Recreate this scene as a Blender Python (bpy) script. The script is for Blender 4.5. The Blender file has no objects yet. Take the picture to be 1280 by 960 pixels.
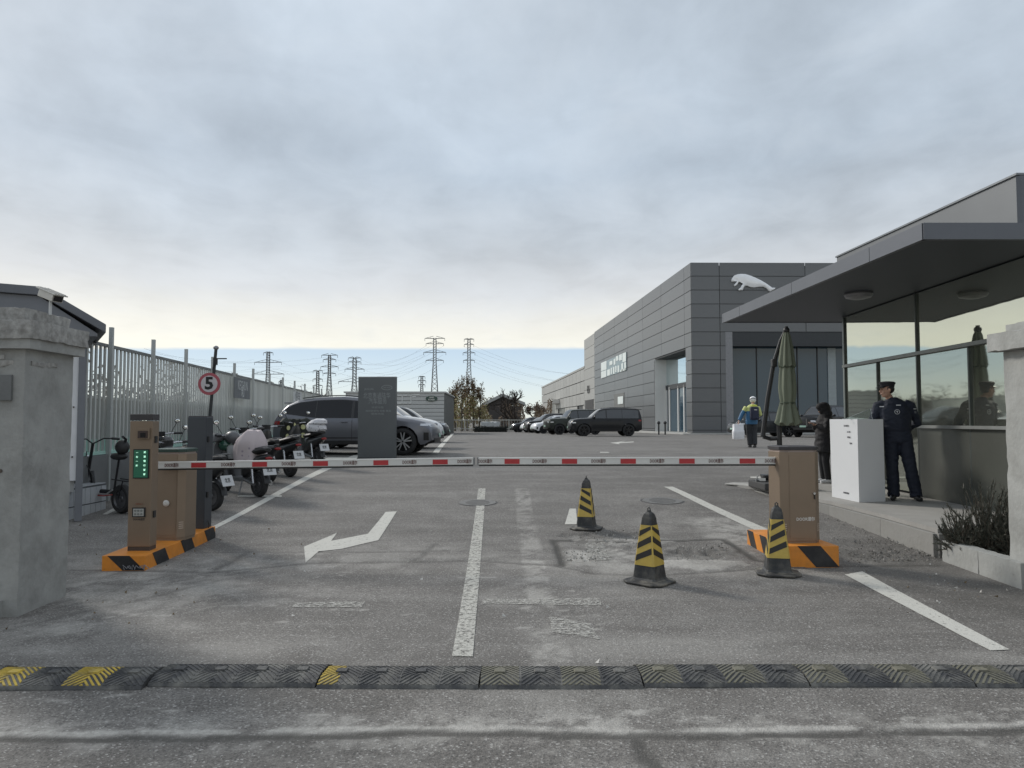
import bpy, bmesh, math, random
import numpy as np
from mathutils import Vector, Matrix, noise as mnoise
random.seed(7); np.random.seed(7)
S = bpy.context.scene
COL = S.collection
R = math.radians
# ---------------------------------------------------------------- camera
F, CX, CY, HOR, EYE = 930.0, 640.0, 480.0, 526.0, 1.52
TH = math.atan((HOR-CY)/F)
cam = bpy.data.cameras.new("camera"); camo = bpy.data.objects.new("camera", cam); COL.objects.link(camo)
cam.sensor_width = 36.0; cam.lens = F/1280*36.0; cam.clip_start = .05; cam.clip_end = 6000
camo.location = (0, 0, EYE); camo.rotation_euler = (math.pi/2+TH, 0, 0)
S.camera = camo
# ---------------------------------------------------------------- light
S.view_settings.view_transform = 'Standard'; S.view_settings.look = 'None'
S.view_settings.exposure = 0.22; S.view_settings.gamma = 1.0
SUN_EL, SUN_AZ = R(32), R(-48)          # azimuth from +Y, negative is left
sun = bpy.data.lights.new("sun", 'SUN'); sun.energy = 2.0; sun.angle = R(11); sun.color = (1.0, .95, .88)
suno = bpy.data.objects.new("sun", sun); COL.objects.link(suno)
sd = Vector((math.sin(SUN_AZ)*math.cos(SUN_EL), math.cos(SUN_AZ)*math.cos(SUN_EL), math.sin(SUN_EL)))
suno.rotation_euler = sd.to_track_quat('Z', 'Y').to_euler(); suno.location = sd*50
W = bpy.data.worlds.new("World"); S.world = W; W.use_nodes = True
def world():
    nt = W.node_tree; nt.nodes.clear(); N = nt.nodes.new; L = nt.links.new
    def math_(op, a, b=None, clamp=False):
        n = N('ShaderNodeMath'); n.operation = op; n.use_clamp = clamp
        for i, v in enumerate((a, b)):
            if v is None: continue
            if isinstance(v, (int, float)): n.inputs[i].default_value = v
            else: L(v, n.inputs[i])
        return n.outputs[0]
    out = N('ShaderNodeOutputWorld')
    tc = N('ShaderNodeTexCoord'); sep = N('ShaderNodeSeparateXYZ'); L(tc.outputs['Generated'], sep.inputs[0])
    z = math_('MAXIMUM', sep.outputs[2], 0.0)
    zz = math_('ADD', z, .10)
    px = math_('DIVIDE', sep.outputs[0], zz); py = math_('DIVIDE', sep.outputs[1], zz)
    cmb = N('ShaderNodeCombineXYZ'); L(math_('MULTIPLY', px, 1.25), cmb.inputs[0]); L(py, cmb.inputs[1])
    def noise(scale, det, rough, off=0.0, dist=.0):
        n = N('ShaderNodeTexNoise'); n.inputs['Scale'].default_value = scale; n.inputs['Detail'].default_value = det
        n.inputs['Roughness'].default_value = rough; n.inputs['Distortion'].default_value = dist
        v = N('ShaderNodeVectorMath'); v.operation = 'ADD'; v.inputs[1].default_value = (off, off*.7, off*.3); L(cmb.outputs[0], v.inputs[0])
        L(v.outputs[0], n.inputs['Vector']); return n.outputs['Fac']
    n1 = noise(.75, 7, .52, 3.3, .25); n2 = noise(2.6, 6, .55, 9.1, .4); n3 = noise(.32, 3, .5, 1.7)
    wob = math_('MULTIPLY', math_('SUBTRACT', n1, .5), math_('MULTIPLY', z, .35))
    ze = math_('ADD', z, wob)
    ramp = N('ShaderNodeValToRGB'); L(math_('MULTIPLY', ze, 1.0), ramp.inputs[0]); cr = ramp.color_ramp
    stops = [(.0, (.80,.80,.74)), (.095, (.80,.78,.70)), (.125, (.72,.705,.65)), (.17, (.575,.59,.605)), (.23, (.455,.492,.53)),
             (.33, (.375,.43,.49)), (.5, (.43,.488,.55)), (1.0, (.62,.66,.71))]
    cr.elements[0].position, cr.elements[0].color = stops[0][0], stops[0][1]+(1,)
    cr.elements[1].position, cr.elements[1].color = stops[-1][0], stops[-1][1]+(1,)
    for p, c in stops[1:-1]:
        e = cr.elements.new(p); e.color = c+(1,)
    # brightness of the cloud relief
    k = math_('ADD', math_('MULTIPLY', math_('SUBTRACT', n1, .5), .85), math_('MULTIPLY', math_('SUBTRACT', n2, .5), .55))
    k = math_('ADD', k, math_('MULTIPLY', math_('SUBTRACT', n3, .5), .35))
    n4 = N('ShaderNodeTexNoise'); n4.inputs['Scale'].default_value = 8.5; n4.inputs['Detail'].default_value = 6; n4.inputs['Roughness'].default_value = .55; n4.inputs['Distortion'].default_value = .3
    L(tc.outputs['Generated'], n4.inputs['Vector']); k = math_('ADD', k, math_('MULTIPLY', math_('SUBTRACT', n4.outputs['Fac'], .5), .42))
    fade = N('ShaderNodeMapRange'); L(z, fade.inputs[0]); fade.inputs[1].default_value = .09; fade.inputs[2].default_value = .26
    fade.inputs[3].default_value = .25; fade.inputs[4].default_value = 1.0
    k = math_('ADD', math_('MULTIPLY', k, fade.outputs[0]), 1.10)
    mul = N('ShaderNodeVectorMath'); mul.operation = 'SCALE'; L(ramp.outputs[0], mul.inputs[0]); L(k, mul.inputs['Scale'])
    warm = N('ShaderNodeMix'); warm.data_type = 'RGBA'; warm.blend_type = 'MIX'
    L(mul.outputs[0], warm.inputs['A']); 
    wm = N('ShaderNodeMapRange'); L(n2, wm.inputs[0]); wm.inputs[1].default_value=.5; wm.inputs[2].default_value=.75; wm.inputs[3].default_value=0; wm.inputs[4].default_value=.25
    L(wm.outputs[0], warm.inputs['Factor']); warm.inputs['B'].default_value = (.50,.53,.56,1)
    # the clear strip along the horizon
    clr = N('ShaderNodeValToRGB'); L(z, clr.inputs[0]); c2 = clr.color_ramp
    c2.elements[0].position = 0; c2.elements[0].color = (.72,.755,.70,1); c2.elements[1].position = .10; c2.elements[1].color = (.47,.60,.74,1)
    e = c2.elements.new(.03); e.color = (.68,.755,.75,1); e = c2.elements.new(.065); e.color = (.56,.68,.77,1)
    az = math_('ARCTAN2', sep.outputs[0], sep.outputs[1])
    edge = math_('MULTIPLY', .0975, math_('MAXIMUM', math_('COSINE', az), 0.0))
    edge = math_('ADD', edge, math_('MULTIPLY', math_('SUBTRACT', n2, .5), .003))
    m = N('ShaderNodeMapRange'); m.interpolation_type = 'SMOOTHSTEP'
    L(math_('SUBTRACT', z, edge), m.inputs[0]); m.inputs[1].default_value = -.0035; m.inputs[2].default_value = .0025
    mx = N('ShaderNodeMix'); mx.data_type = 'RGBA'; L(m.outputs[0], mx.inputs['Factor']); L(clr.outputs[0], mx.inputs['A']); L(warm.outputs['Result'], mx.inputs['B'])
    bg = N('ShaderNodeBackground'); L(mx.outputs['Result'], bg.inputs[0]); bg.inputs[1].default_value = 1.0
    sky = N('ShaderNodeTexSky'); sky.sky_type = 'NISHITA'; sky.sun_disc = False; sky.sun_elevation = SUN_EL; sky.sun_rotation = SUN_AZ
    bg2 = N('ShaderNodeBackground'); L(sky.outputs[0], bg2.inputs[0]); bg2.inputs[1].default_value = .10
    ms = N('ShaderNodeMixShader'); ms.inputs[0].default_value = .92; L(bg2.outputs[0], ms.inputs[1]); L(bg.outputs[0], ms.inputs[2])
    L(ms.outputs[0], out.inputs[0])
world()
# ---------------------------------------------------------------- terrain and pixel helpers
ZY = [(-200,0),(6.5,0),(8,.02),(10,.075),(12,.19),(14,.31),(16,.41),(18.5,.49),(21,.545),(24,.57),(30,.57),(50,.50),(85,.26),(120,.2),(6000,.2)]
_ys, _zs = np.array([p[0] for p in ZY], float), np.array([p[1] for p in ZY], float)
def zg0(y):
    y = np.asarray(y, float); s = 0
    for o in (-1.2,-.6,0,.6,1.2): s = s+np.interp(y+o, _ys, _zs)
    return s/5
def zg(y): return float(zg0(y))
def ray(px, py):
    x = (px-CX)/F; u = -(py-CY)/F
    return Vector((x, math.cos(TH)-u*math.sin(TH), math.sin(TH)+u*math.cos(TH)))
def P(px, py, Y):
    r = ray(px, py); return Vector((0,0,EYE))+r*(Y/r.y)
def PZ(px, py, z):
    r = ray(px, py); return Vector((0,0,EYE))+r*((z-EYE)/r.z)
def G(px, py, lift=0.0):
    r = ray(px, py); lo, hi = 1.0, 1500.0
    t = 1.0; prev = 1.0
    while t < 1500:
        p = Vector((0,0,EYE))+r*t
        if p.z < zg(p.y): break
        prev = t; t *= 1.03
    lo, hi = prev, t
    for _ in range(30):
        m = (lo+hi)/2; p = Vector((0,0,EYE))+r*m
        if p.z < zg(p.y): hi = m
        else: lo = m
    p = Vector((0,0,EYE))+r*hi; p.z = zg(p.y)+lift
    return p
# smooth value noise for numpy arrays
def vnoise(x, y, seed=0):
    xi = np.floor(x).astype(np.int64); yi = np.floor(y).astype(np.int64); fx = x-xi; fy = y-yi
    fx = fx*fx*(3-2*fx); fy = fy*fy*(3-2*fy)
    def h(a, b):
        n = (a*374761393+b*668265263+seed*1442695041) & 0x7fffffff
        n = ((n ^ (n >> 13))*1274126177) & 0x7fffffff
        return ((n ^ (n >> 16)) & 0xffff)/65535.0
    return (h(xi,yi)*(1-fx)+h(xi+1,yi)*fx)*(1-fy)+(h(xi,yi+1)*(1-fx)+h(xi+1,yi+1)*fx)*fy
def fbm(x, y, s, o=4, seed=0):
    r = 0; a = .5; t = 0
    for i in range(o):
        r = r+a*vnoise(x/s, y/s, seed+i); t += a; a *= .5; s *= .5
    return r/t
# ---------------------------------------------------------------- materials
MATS = {}
def M(name, col=(.5,.5,.5), rough=.6, metal=0.0, var=.12, scale=6.0, bump=0.0, bscale=60.0, coat=0.0, dirt=0.0, dirtcol=(.12,.11,.09), emit=None, spec=.5, dscale=1.6, rnd=0.0):
    if name in MATS: return MATS[name]
    m = bpy.data.materials.new(name); m.use_nodes = True; MATS[name] = m
    nt = m.node_tree; b = nt.nodes['Principled BSDF']; N = nt.nodes.new; L = nt.links.new
    b.inputs['Roughness'].default_value = rough; b.inputs['Metallic'].default_value = metal
    b.inputs['Coat Weight'].default_value = coat; b.inputs['Specular IOR Level'].default_value = spec
    b.inputs['Coat Roughness'].default_value = .06
    tc = N('ShaderNodeTexCoord'); no = N('ShaderNodeTexNoise'); no.inputs['Scale'].default_value = scale; no.inputs['Detail'].default_value = 6
    no.inputs['Roughness'].default_value = .6
    L(tc.outputs['Object'], no.inputs['Vector'])
    mr = N('ShaderNodeMapRange'); L(no.outputs['Fac'], mr.inputs[0]); mr.inputs[1].default_value = .28; mr.inputs[2].default_value = .72
    mr.inputs[3].default_value = 1-var; mr.inputs[4].default_value = 1+var
    sc = N('ShaderNodeVectorMath'); sc.operation = 'SCALE'; sc.inputs[0].default_value = col; L(mr.outputs[0], sc.inputs['Scale'])
    last = sc.outputs[0]
    if rnd > 0:
        oi = N('ShaderNodeObjectInfo'); m0 = N('ShaderNodeMapRange'); L(oi.outputs['Random'], m0.inputs[0]); m0.inputs[3].default_value = 1-rnd; m0.inputs[4].default_value = 1+rnd
        s0 = N('ShaderNodeVectorMath'); s0.operation = 'SCALE'; L(last, s0.inputs[0]); L(m0.outputs[0], s0.inputs['Scale']); last = s0.outputs[0]
    if dirt > 0:
        n2 = N('ShaderNodeTexNoise'); n2.inputs['Scale'].default_value = dscale; n2.inputs['Detail'].default_value = 9; n2.inputs['Roughness'].default_value = .68
        L(tc.outputs['Object'], n2.inputs['Vector'])
        m2 = N('ShaderNodeMapRange'); L(n2.outputs['Fac'], m2.inputs[0]); m2.inputs[1].default_value = .45; m2.inputs[2].default_value = .68
        m2.inputs[3].default_value = 0; m2.inputs[4].default_value = dirt
        mx = N('ShaderNodeMix'); mx.data_type = 'RGBA'; L(m2.outputs[0], mx.inputs['Factor']); L(last, mx.inputs['A']); mx.inputs['B'].default_value = dirtcol+(1,)
        last = mx.outputs['Result']
    L(last, b.inputs['Base Color'])
    if bump > 0:
        n3 = N('ShaderNodeTexNoise'); n3.inputs['Scale'].default_value = bscale; n3.inputs['Detail'].default_value = 5; L(tc.outputs['Object'], n3.inputs['Vector'])
        bp = N('ShaderNodeBump'); bp.inputs['Strength'].default_value = bump; bp.inputs['Distance'].default_value = .01
        L(n3.outputs['Fac'], bp.inputs['Height']); L(bp.outputs[0], b.inputs['Normal'])
    if emit:
        b.inputs['Emission Color'].default_value = emit[0]+(1,); b.inputs['Emission Strength'].default_value = emit[1]
    return m
# ---------------------------------------------------------------- mesh builder
class MB:
    def __init__(s): s.v = []; s.f = []
    def add(s, vs, fs, mtx=None):
        k = len(s.v)
        for p in vs:
            p = Vector(p); s.v.append(mtx @ p if mtx else p)
        s.f += [tuple(i+k for i in q) for q in fs]; return s
    def box(s, c, d, rz=0.0, mtx=None, bev=0.0):
        hx, hy, hz = d[0]/2, d[1]/2, d[2]/2
        m = Matrix.Translation(c) @ Matrix.Rotation(rz, 4, 'Z')
        if mtx: m = mtx @ m
        if bev > 0:
            bm = bmesh.new(); bmesh.ops.create_cube(bm, size=1)
            for v in bm.verts: v.co = (v.co.x*d[0], v.co.y*d[1], v.co.z*d[2])
            bmesh.ops.bevel(bm, geom=bm.edges[:], offset=bev, segments=2, affect='EDGES', profile=.6)
            bm.verts.index_update()
            s.add([v.co.copy() for v in bm.verts], [tuple(v.index for v in f.verts) for f in bm.faces], m); bm.free(); return s
        vs = [(x,y,z) for x in (-hx,hx) for y in (-hy,hy) for z in (-hz,hz)]
        return s.add(vs, [(0,1,3,2),(4,6,7,5),(0,4,5,1),(2,3,7,6),(0,2,6,4),(1,5,7,3)], m)
    def quad(s, a, b, c, d): return s.add([a,b,c,d], [(0,1,2,3)])
    def ring_loft(s, rings, caps=True, closed=True):
        n = len(rings[0]); k = len(s.v)
        for r in rings: s.v += [Vector(p) for p in r]
        for i in range(len(rings)-1):
            for j in range(n if closed else n-1):
                a = k+i*n+j; b = k+i*n+(j+1) % n
                s.f.append((a, b, b+n, a+n))
        if caps and closed:
            s.f.append(tuple(k+j for j in reversed(range(n)))); e = k+(len(rings)-1)*n
            s.f.append(tuple(e+j for j in range(n)))
        return s
    def tube(s, pts, rad, n=10, flat=1.0, up=None):
        pts = [Vector(p) for p in pts]
        if isinstance(rad, (int, float)): rad = [rad]*len(pts)
        rings = []; u = Vector(up) if up else None
        for i, p in enumerate(pts):
            t = (pts[min(i+1, len(pts)-1)]-pts[max(i-1, 0)]).normalized()
            if u is None: u = Vector((0,0,1)) if abs(t.z) < .9 else Vector((0,1,0))
            a = u.cross(t)
            if a.length < 1e-5: a = Vector((1,0,0)).cross(t)
            a.normalize(); b = t.cross(a).normalized(); u = b
            r = rad[i]
            rings.append([p+a*math.cos(2*math.pi*j/n)*r+b*math.sin(2*math.pi*j/n)*r*flat for j in range(n)])
        return s.ring_loft(rings)
    def lathe(s, prof, n=24, mtx=None, caps=True):
        k = len(s.v); m = mtx or Matrix.Identity(4)
        rings = [[m @ Vector((r*math.cos(2*math.pi*j/n), r*math.sin(2*math.pi*j/n), z)) for j in range(n)] for r, z in prof]
        return s.ring_loft(rings, caps)
    def prism(s, poly, y0, y1, mtx=None):     # polygon in x,z; extruded along y
        n = len(poly); m = mtx or Matrix.Identity(4)
        a = [m @ Vector((x, y0, z)) for x, z in poly]; b = [m @ Vector((x, y1, z)) for x, z in poly]
        k = len(s.v); s.v += a+b
        s.f.append(tuple(k+i for i in range(n))); s.f.append(tuple(k+n+i for i in reversed(range(n))))
        for i in range(n): j = (i+1) % n; s.f.append((k+i, k+n+i, k+n+j, k+j))
        return s
    def ball(s, c, r, nu=14, nv=9, mtx=None):
        if isinstance(r, (int,float)): r = (r,r,r)
        rings = []
        for i in range(1, nv):
            a = math.pi*i/nv
            rings.append([Vector((c[0]+r[0]*math.sin(a)*math.cos(2*math.pi*j/nu), c[1]+r[1]*math.sin(a)*math.sin(2*math.pi*j/nu), c[2]-r[2]*math.cos(a))) for j in range(nu)])
        if mtx: rings = [[mtx @ p for p in q] for q in rings]
        return s.ring_loft(rings)
    def mesh(s, name):
        me = bpy.data.meshes.new(name); me.from_pydata([tuple(v) for v in s.v], [], s.f); me.update(); return me
    def build(s, name, mat, parent=None, smooth=False, bevel=0.0, seg=2, fix=True, loc=None):
        me = s.mesh(name)
        if fix or bevel > 0:
            bm = bmesh.new(); bm.from_mesh(me)
            if fix: bmesh.ops.recalc_face_normals(bm, faces=bm.faces[:])
            if bevel > 0:
                es = [e for e in bm.edges if len(e.link_faces) == 2 and e.calc_face_angle(0) > R(25)]
                bmesh.ops.bevel(bm, geom=es, offset=bevel, segments=seg, affect='EDGES', profile=.6, clamp_overlap=True)
            bm.to_mesh(me); bm.free()
        o = bpy.data.objects.new(name, me); COL.objects.link(o)
        if mat: me.materials.append(mat)
        if parent: o.parent = parent
        if loc: o.location = loc
        if smooth: shade(me, 40 if smooth is True else smooth)
        return o
def shade(me, ang=40):
    me.shade_smooth()
    try: me.set_sharp_from_angle(angle=R(ang))
    except Exception: pass
def clip_poly(poly, axis, lim, keep_less):
    out = []
    for i in range(len(poly)):
        a, b = poly[i], poly[(i+1) % len(poly)]
        ia = (a[axis] <= lim) == keep_less or a[axis] == lim; ib = (b[axis] <= lim) == keep_less or b[axis] == lim
        if ia: out.append(a)
        if ia != ib:
            t = (lim-a[axis])/(b[axis]-a[axis]); out.append((a[0]+(b[0]-a[0])*t, a[1]+(b[1]-a[1])*t))
    return out
def clip_rect(poly, x0, x1, y0, y1):
    for ax, l, k in ((0,x0,False),(0,x1,True),(1,y0,False),(1,y1,True)):
        if len(poly) < 3: return []
        poly = clip_poly(poly, ax, l, k)
    return poly
def tag(o, label=None, cat=None, group=None, kind=None):
    if label: o['label'] = label
    if cat: o['category'] = cat
    if group: o['group'] = group
    if kind: o['kind'] = kind
    return o
def thing(name, label, cat, loc=(0,0,0), rz=0.0, group=None):
    o = bpy.data.objects.new(name, None); COL.objects.link(o); o.empty_display_size = .1
    o.location = loc; o.rotation_euler = (0,0,rz)
    return tag(o, label, cat, group)
def inst(name, me, parent, mtx):
    o = bpy.data.objects.new(name, me); COL.objects.link(o); o.parent = parent; o.matrix_local = mtx; return o
CH = {}
def dup(src, loc=None, rz=None, label=None, parent=None, group=None):
    o = src.copy(); COL.objects.link(o)
    if loc is not None: o.location = loc
    if rz is not None: o.rotation_euler = (0,0,rz)
    if label: o['label'] = label
    if group: o['group'] = group
    if parent: o.parent = parent; o.matrix_parent_inverse = src.matrix_parent_inverse
    for c in list(src.children): dup(c, parent=o)
    return o
FONT = None
def lettering(body, size, mat, parent, mtx, ext=.001, name='lettering', width=None, align='CENTER', bold=0.0):
    cu = bpy.data.curves.new('txt', 'FONT'); cu.body = body; cu.size = size; cu.extrude = ext; cu.align_x = align; cu.align_y = 'CENTER'
    cu.resolution_u = 2; cu.offset = bold
    t = bpy.data.objects.new('txt', cu); me = bpy.data.meshes.new_from_object(t); bpy.data.objects.remove(t)
    me.name = name; me.materials.clear(); me.materials.append(mat)
    xs = [v.co.x for v in me.vertices]
    if width and xs and max(xs) > min(xs):
        k = width/(max(xs)-min(xs))
        for v in me.vertices: v.co.x *= k
    o = bpy.data.objects.new(name, me); COL.objects.link(o)
    if parent: o.parent = parent
    o.matrix_local = mtx; return o
def face_mtx(origin, xdir, updir):        # local x -> xdir, local y -> updir
    x = Vector(xdir).normalized(); y = Vector(updir).normalized(); z = x.cross(y).normalized(); y = z.cross(x)
    m = Matrix((x, y, z)).transposed().to_4x4(); m.translation = Vector(origin); return m
# ================================================================ GROUND
def seg_d(X, Y, a, b):
    ax, ay = a; bx, by = b; dx, dy = bx-ax, by-ay; L2 = dx*dx+dy*dy
    t = np.clip(((X-ax)*dx+(Y-ay)*dy)/L2, 0, 1); return np.hypot(X-ax-t*dx, Y-ay-t*dy)
def line_d(X, Y, pix):
    pts = [G(*p) for p in pix]; d = np.full(X.shape, 1e9)
    for a, b in zip(pts[:-1], pts[1:]): d = np.minimum(d, seg_d(X, Y, (a.x,a.y), (b.x,b.y)))
    return d
SEAM_A = [(-60,926),(200,924),(400,921),(640,918),(790,923),(960,919),(1340,911)]
SEAM_A2 = [(790,921),(805,940),(832,985)]
SEAM_B = [(90,712),(260,716),(390,704),(600,701),(690,706),(745,716),(810,719),(935,712),(1060,708),(1175,706)]
SEAM_C = [(250,691),(500,690),(560,688)]; SEAM_D = [(262,716),(312,690)]; SEAM_E = [(520,700),(545,680)]
SEAM_F = [(690,676),(850,676),(905,675),(945,700),(985,706)]; SEAM_G = [(692,676),(704,706)]
SEAM_H = [(270,727),(0,790)]
POTS = [((760,672),(60,7),.028),((868,692),(38,6),.035),((800,690),(70,9),.015),((905,690),(30,5),.02)]
PATCH = [((790,676),(50,6)),((868,706),(62,6))]
def ell(X, Y, c, r):
    a = G(c[0]-r[0], c[1]); b = G(c[0]+r[0], c[1]); t = G(c[0], c[1]-r[1]); u = G(c[0], c[1]+r[1])
    cx = (a.x+b.x)/2; cy = (t.y+u.y)/2; rx = abs(b.x-a.x)/2; ry = abs(t.y-u.y)/2
    w = .25*(vnoise(X*3, Y*3, 5)-.5)+.25*(vnoise(X*9, Y*9, 6)-.5)
    return np.hypot((X-cx)/rx, (Y-cy)/ry)+w*1.6
def sstep(a, b, x):
    t = np.clip((x-a)/(b-a), 0, 1); return t*t*(3-2*t)
def hfun(X, Y, masks=False):
    near = sstep(30, 16, Y)*sstep(14, 9, np.abs(X)) * sstep(0, 2, Y)
    h = zg0(Y)+near*((fbm(X, Y, 1.6, 3, 11)-.5)*.018+(fbm(X, Y, .16, 2, 12)-.5)*.003)
    jx = X+(fbm(X, Y, .25, 3, 21)-.5)*.06; jy = Y+(fbm(X, Y, .22, 3, 22)-.5)*.07
    dA = np.minimum(line_d(jx, jy, SEAM_A), line_d(jx, jy, SEAM_A2)); dB = line_d(jx, jy, SEAM_B)
    dC = np.minimum(line_d(jx, jy, SEAM_C), np.minimum(line_d(jx, jy, SEAM_D), line_d(jx, jy, SEAM_E)))
    dF = np.minimum(line_d(jx, jy, SEAM_F), line_d(jx, jy, SEAM_G)); dH = line_d(jx, jy, SEAM_H)
    pot = np.zeros(X.shape); 
    for c, r, d in POTS:
        e = ell(X, Y, c, r); m = sstep(1.05, .8, e); h = h-m*d+m*(fbm(X, Y, .07, 3, 33)-.5)*.03; pot = np.maximum(pot, m)
    patch = np.zeros(X.shape)
    for c, r in PATCH:
        e = ell(X, Y, c, r); m = sstep(1.02, .95, e); h = h+m*.012; patch = np.maximum(patch, m)
    h = h-.005*sstep(.05, .02, dA)-.010*sstep(.035, .01, dB)-.006*sstep(.03, .01, dC)-.012*sstep(.05, .015, dF)
    if not masks: return h
    big = fbm(X, Y, .9, 4, 41); mid = fbm(X, Y, .25, 4, 42); fine = fbm(X, Y, .06, 3, 43)
    dark = .62*sstep(.046, .024, dA)*sstep(.05, .3, mid)+.2*sstep(.09, .02, dA)+.62*sstep(.045, .008, dB)+.45*sstep(.05, .01, dC)+.75*sstep(.06, .015, dF)+.35*sstep(.10, .02, dF)+.3*sstep(.06, .0, dH)
    dark = dark+.35*pot*sstep(.35, .65, mid)-.25*patch
    # worn dust banks
    a = [G(*p) for p in SEAM_A]; ya = np.interp(X, [p.x for p in a], [p.y for p in a])
    side = Y-ya
    dust = .95*sstep(.045, .012, np.abs(side-.065))*sstep(.15, .4, mid)+.55*sstep(.26, .03, np.abs(side-.10))*sstep(.42, .62, mid*.5+fine*.5)+.38*sstep(-.5, -.05, side)*sstep(0, -.05, side)*sstep(.45, .66, mid*.5+fine*.5)
    b = [G(*p) for p in SEAM_B]; yb = np.interp(X, [p.x for p in b], [p.y for p in b]); sb = Y-yb
    dust = dust+.38*sstep(1.5, .1, np.abs(sb-.1))*sstep(.42, .7, mid*.5+big*.5)
    bump = sstep(.5, .05, np.abs(Y-5.05))
    dust = dust+.3*bump*sstep(.4, .65, big)
    # pale old concrete around the pot holes, left corner and beside the cone
    for c, r, k in (((740,690),(50,12),.6),((925,668),(55,26),.75),((150,745),(230,40),.45),((60,790),(160,30),.4),((830,650),(60,20),.25),((640,745),(55,12),.3),
                    ((700,880),(140,30),.28),((760,700),(110,16),.35),((430,740),(90,12),.15),((300,705),(130,14),.3),((740,622),(200,8),.15),((1240,925),(60,16),.4)):
        e = ell(X, Y, c, r); dust = dust+k*sstep(1.25, .3, e)*sstep(.3, .62, mid*.6+fine*.4)
    dust = dust+.35*pot*sstep(.5, .7, fine)+.45*patch
    # gravelly dark strip by the kerb on the right
    e = sstep(3.0, 4.0, X)*sstep(10.5, 8.5, Y)*sstep(4.8, 6.0, Y); dark = dark+.38*e*sstep(.25, .5, mid)
    # the old lane line that was scrubbed out
    l = [G(652,612), G(690,830)]
    dl = seg_d(X, Y, (l[0].x,l[0].y), (l[1].x,l[1].y)); dust = dust+.42*sstep(.14, .10, dl)*sstep(.38, .6, mid*.5+fine*.5)
    rs = np.random.RandomState(5); ctx = ((640,760,738,800,26),(560,1260,884,912,30),(20,420,870,910,12),(280,620,700,770,16),(900,960,640,700,10),(100,330,690,790,18),(480,640,600,640,8))
    near_ = (Y > 2.5) & (Y < 12)
    if near_.any():
        xs_, ys_ = jx[near_], jy[near_]; acc = np.zeros(xs_.shape)
        for x0, x1, y0, y1, n in ctx:
            for _ in range(n):
                a = G(rs.uniform(x0,x1), rs.uniform(y0,y1)); L_ = rs.uniform(.08,.5); an = rs.uniform(-.35,.35)
                acc = np.maximum(acc, rs.uniform(.35,.85)*sstep(.026, .006, seg_d(xs_, ys_, (a.x,a.y), (a.x+L_*math.cos(an), a.y+L_*math.sin(an)))))
        dust[near_] = np.maximum(dust[near_], acc*sstep(.42, .62, fine[near_]*.6+mid[near_]*.4))
    return h, np.clip(dark, 0, 1), np.clip(dust, 0, 1)
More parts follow.
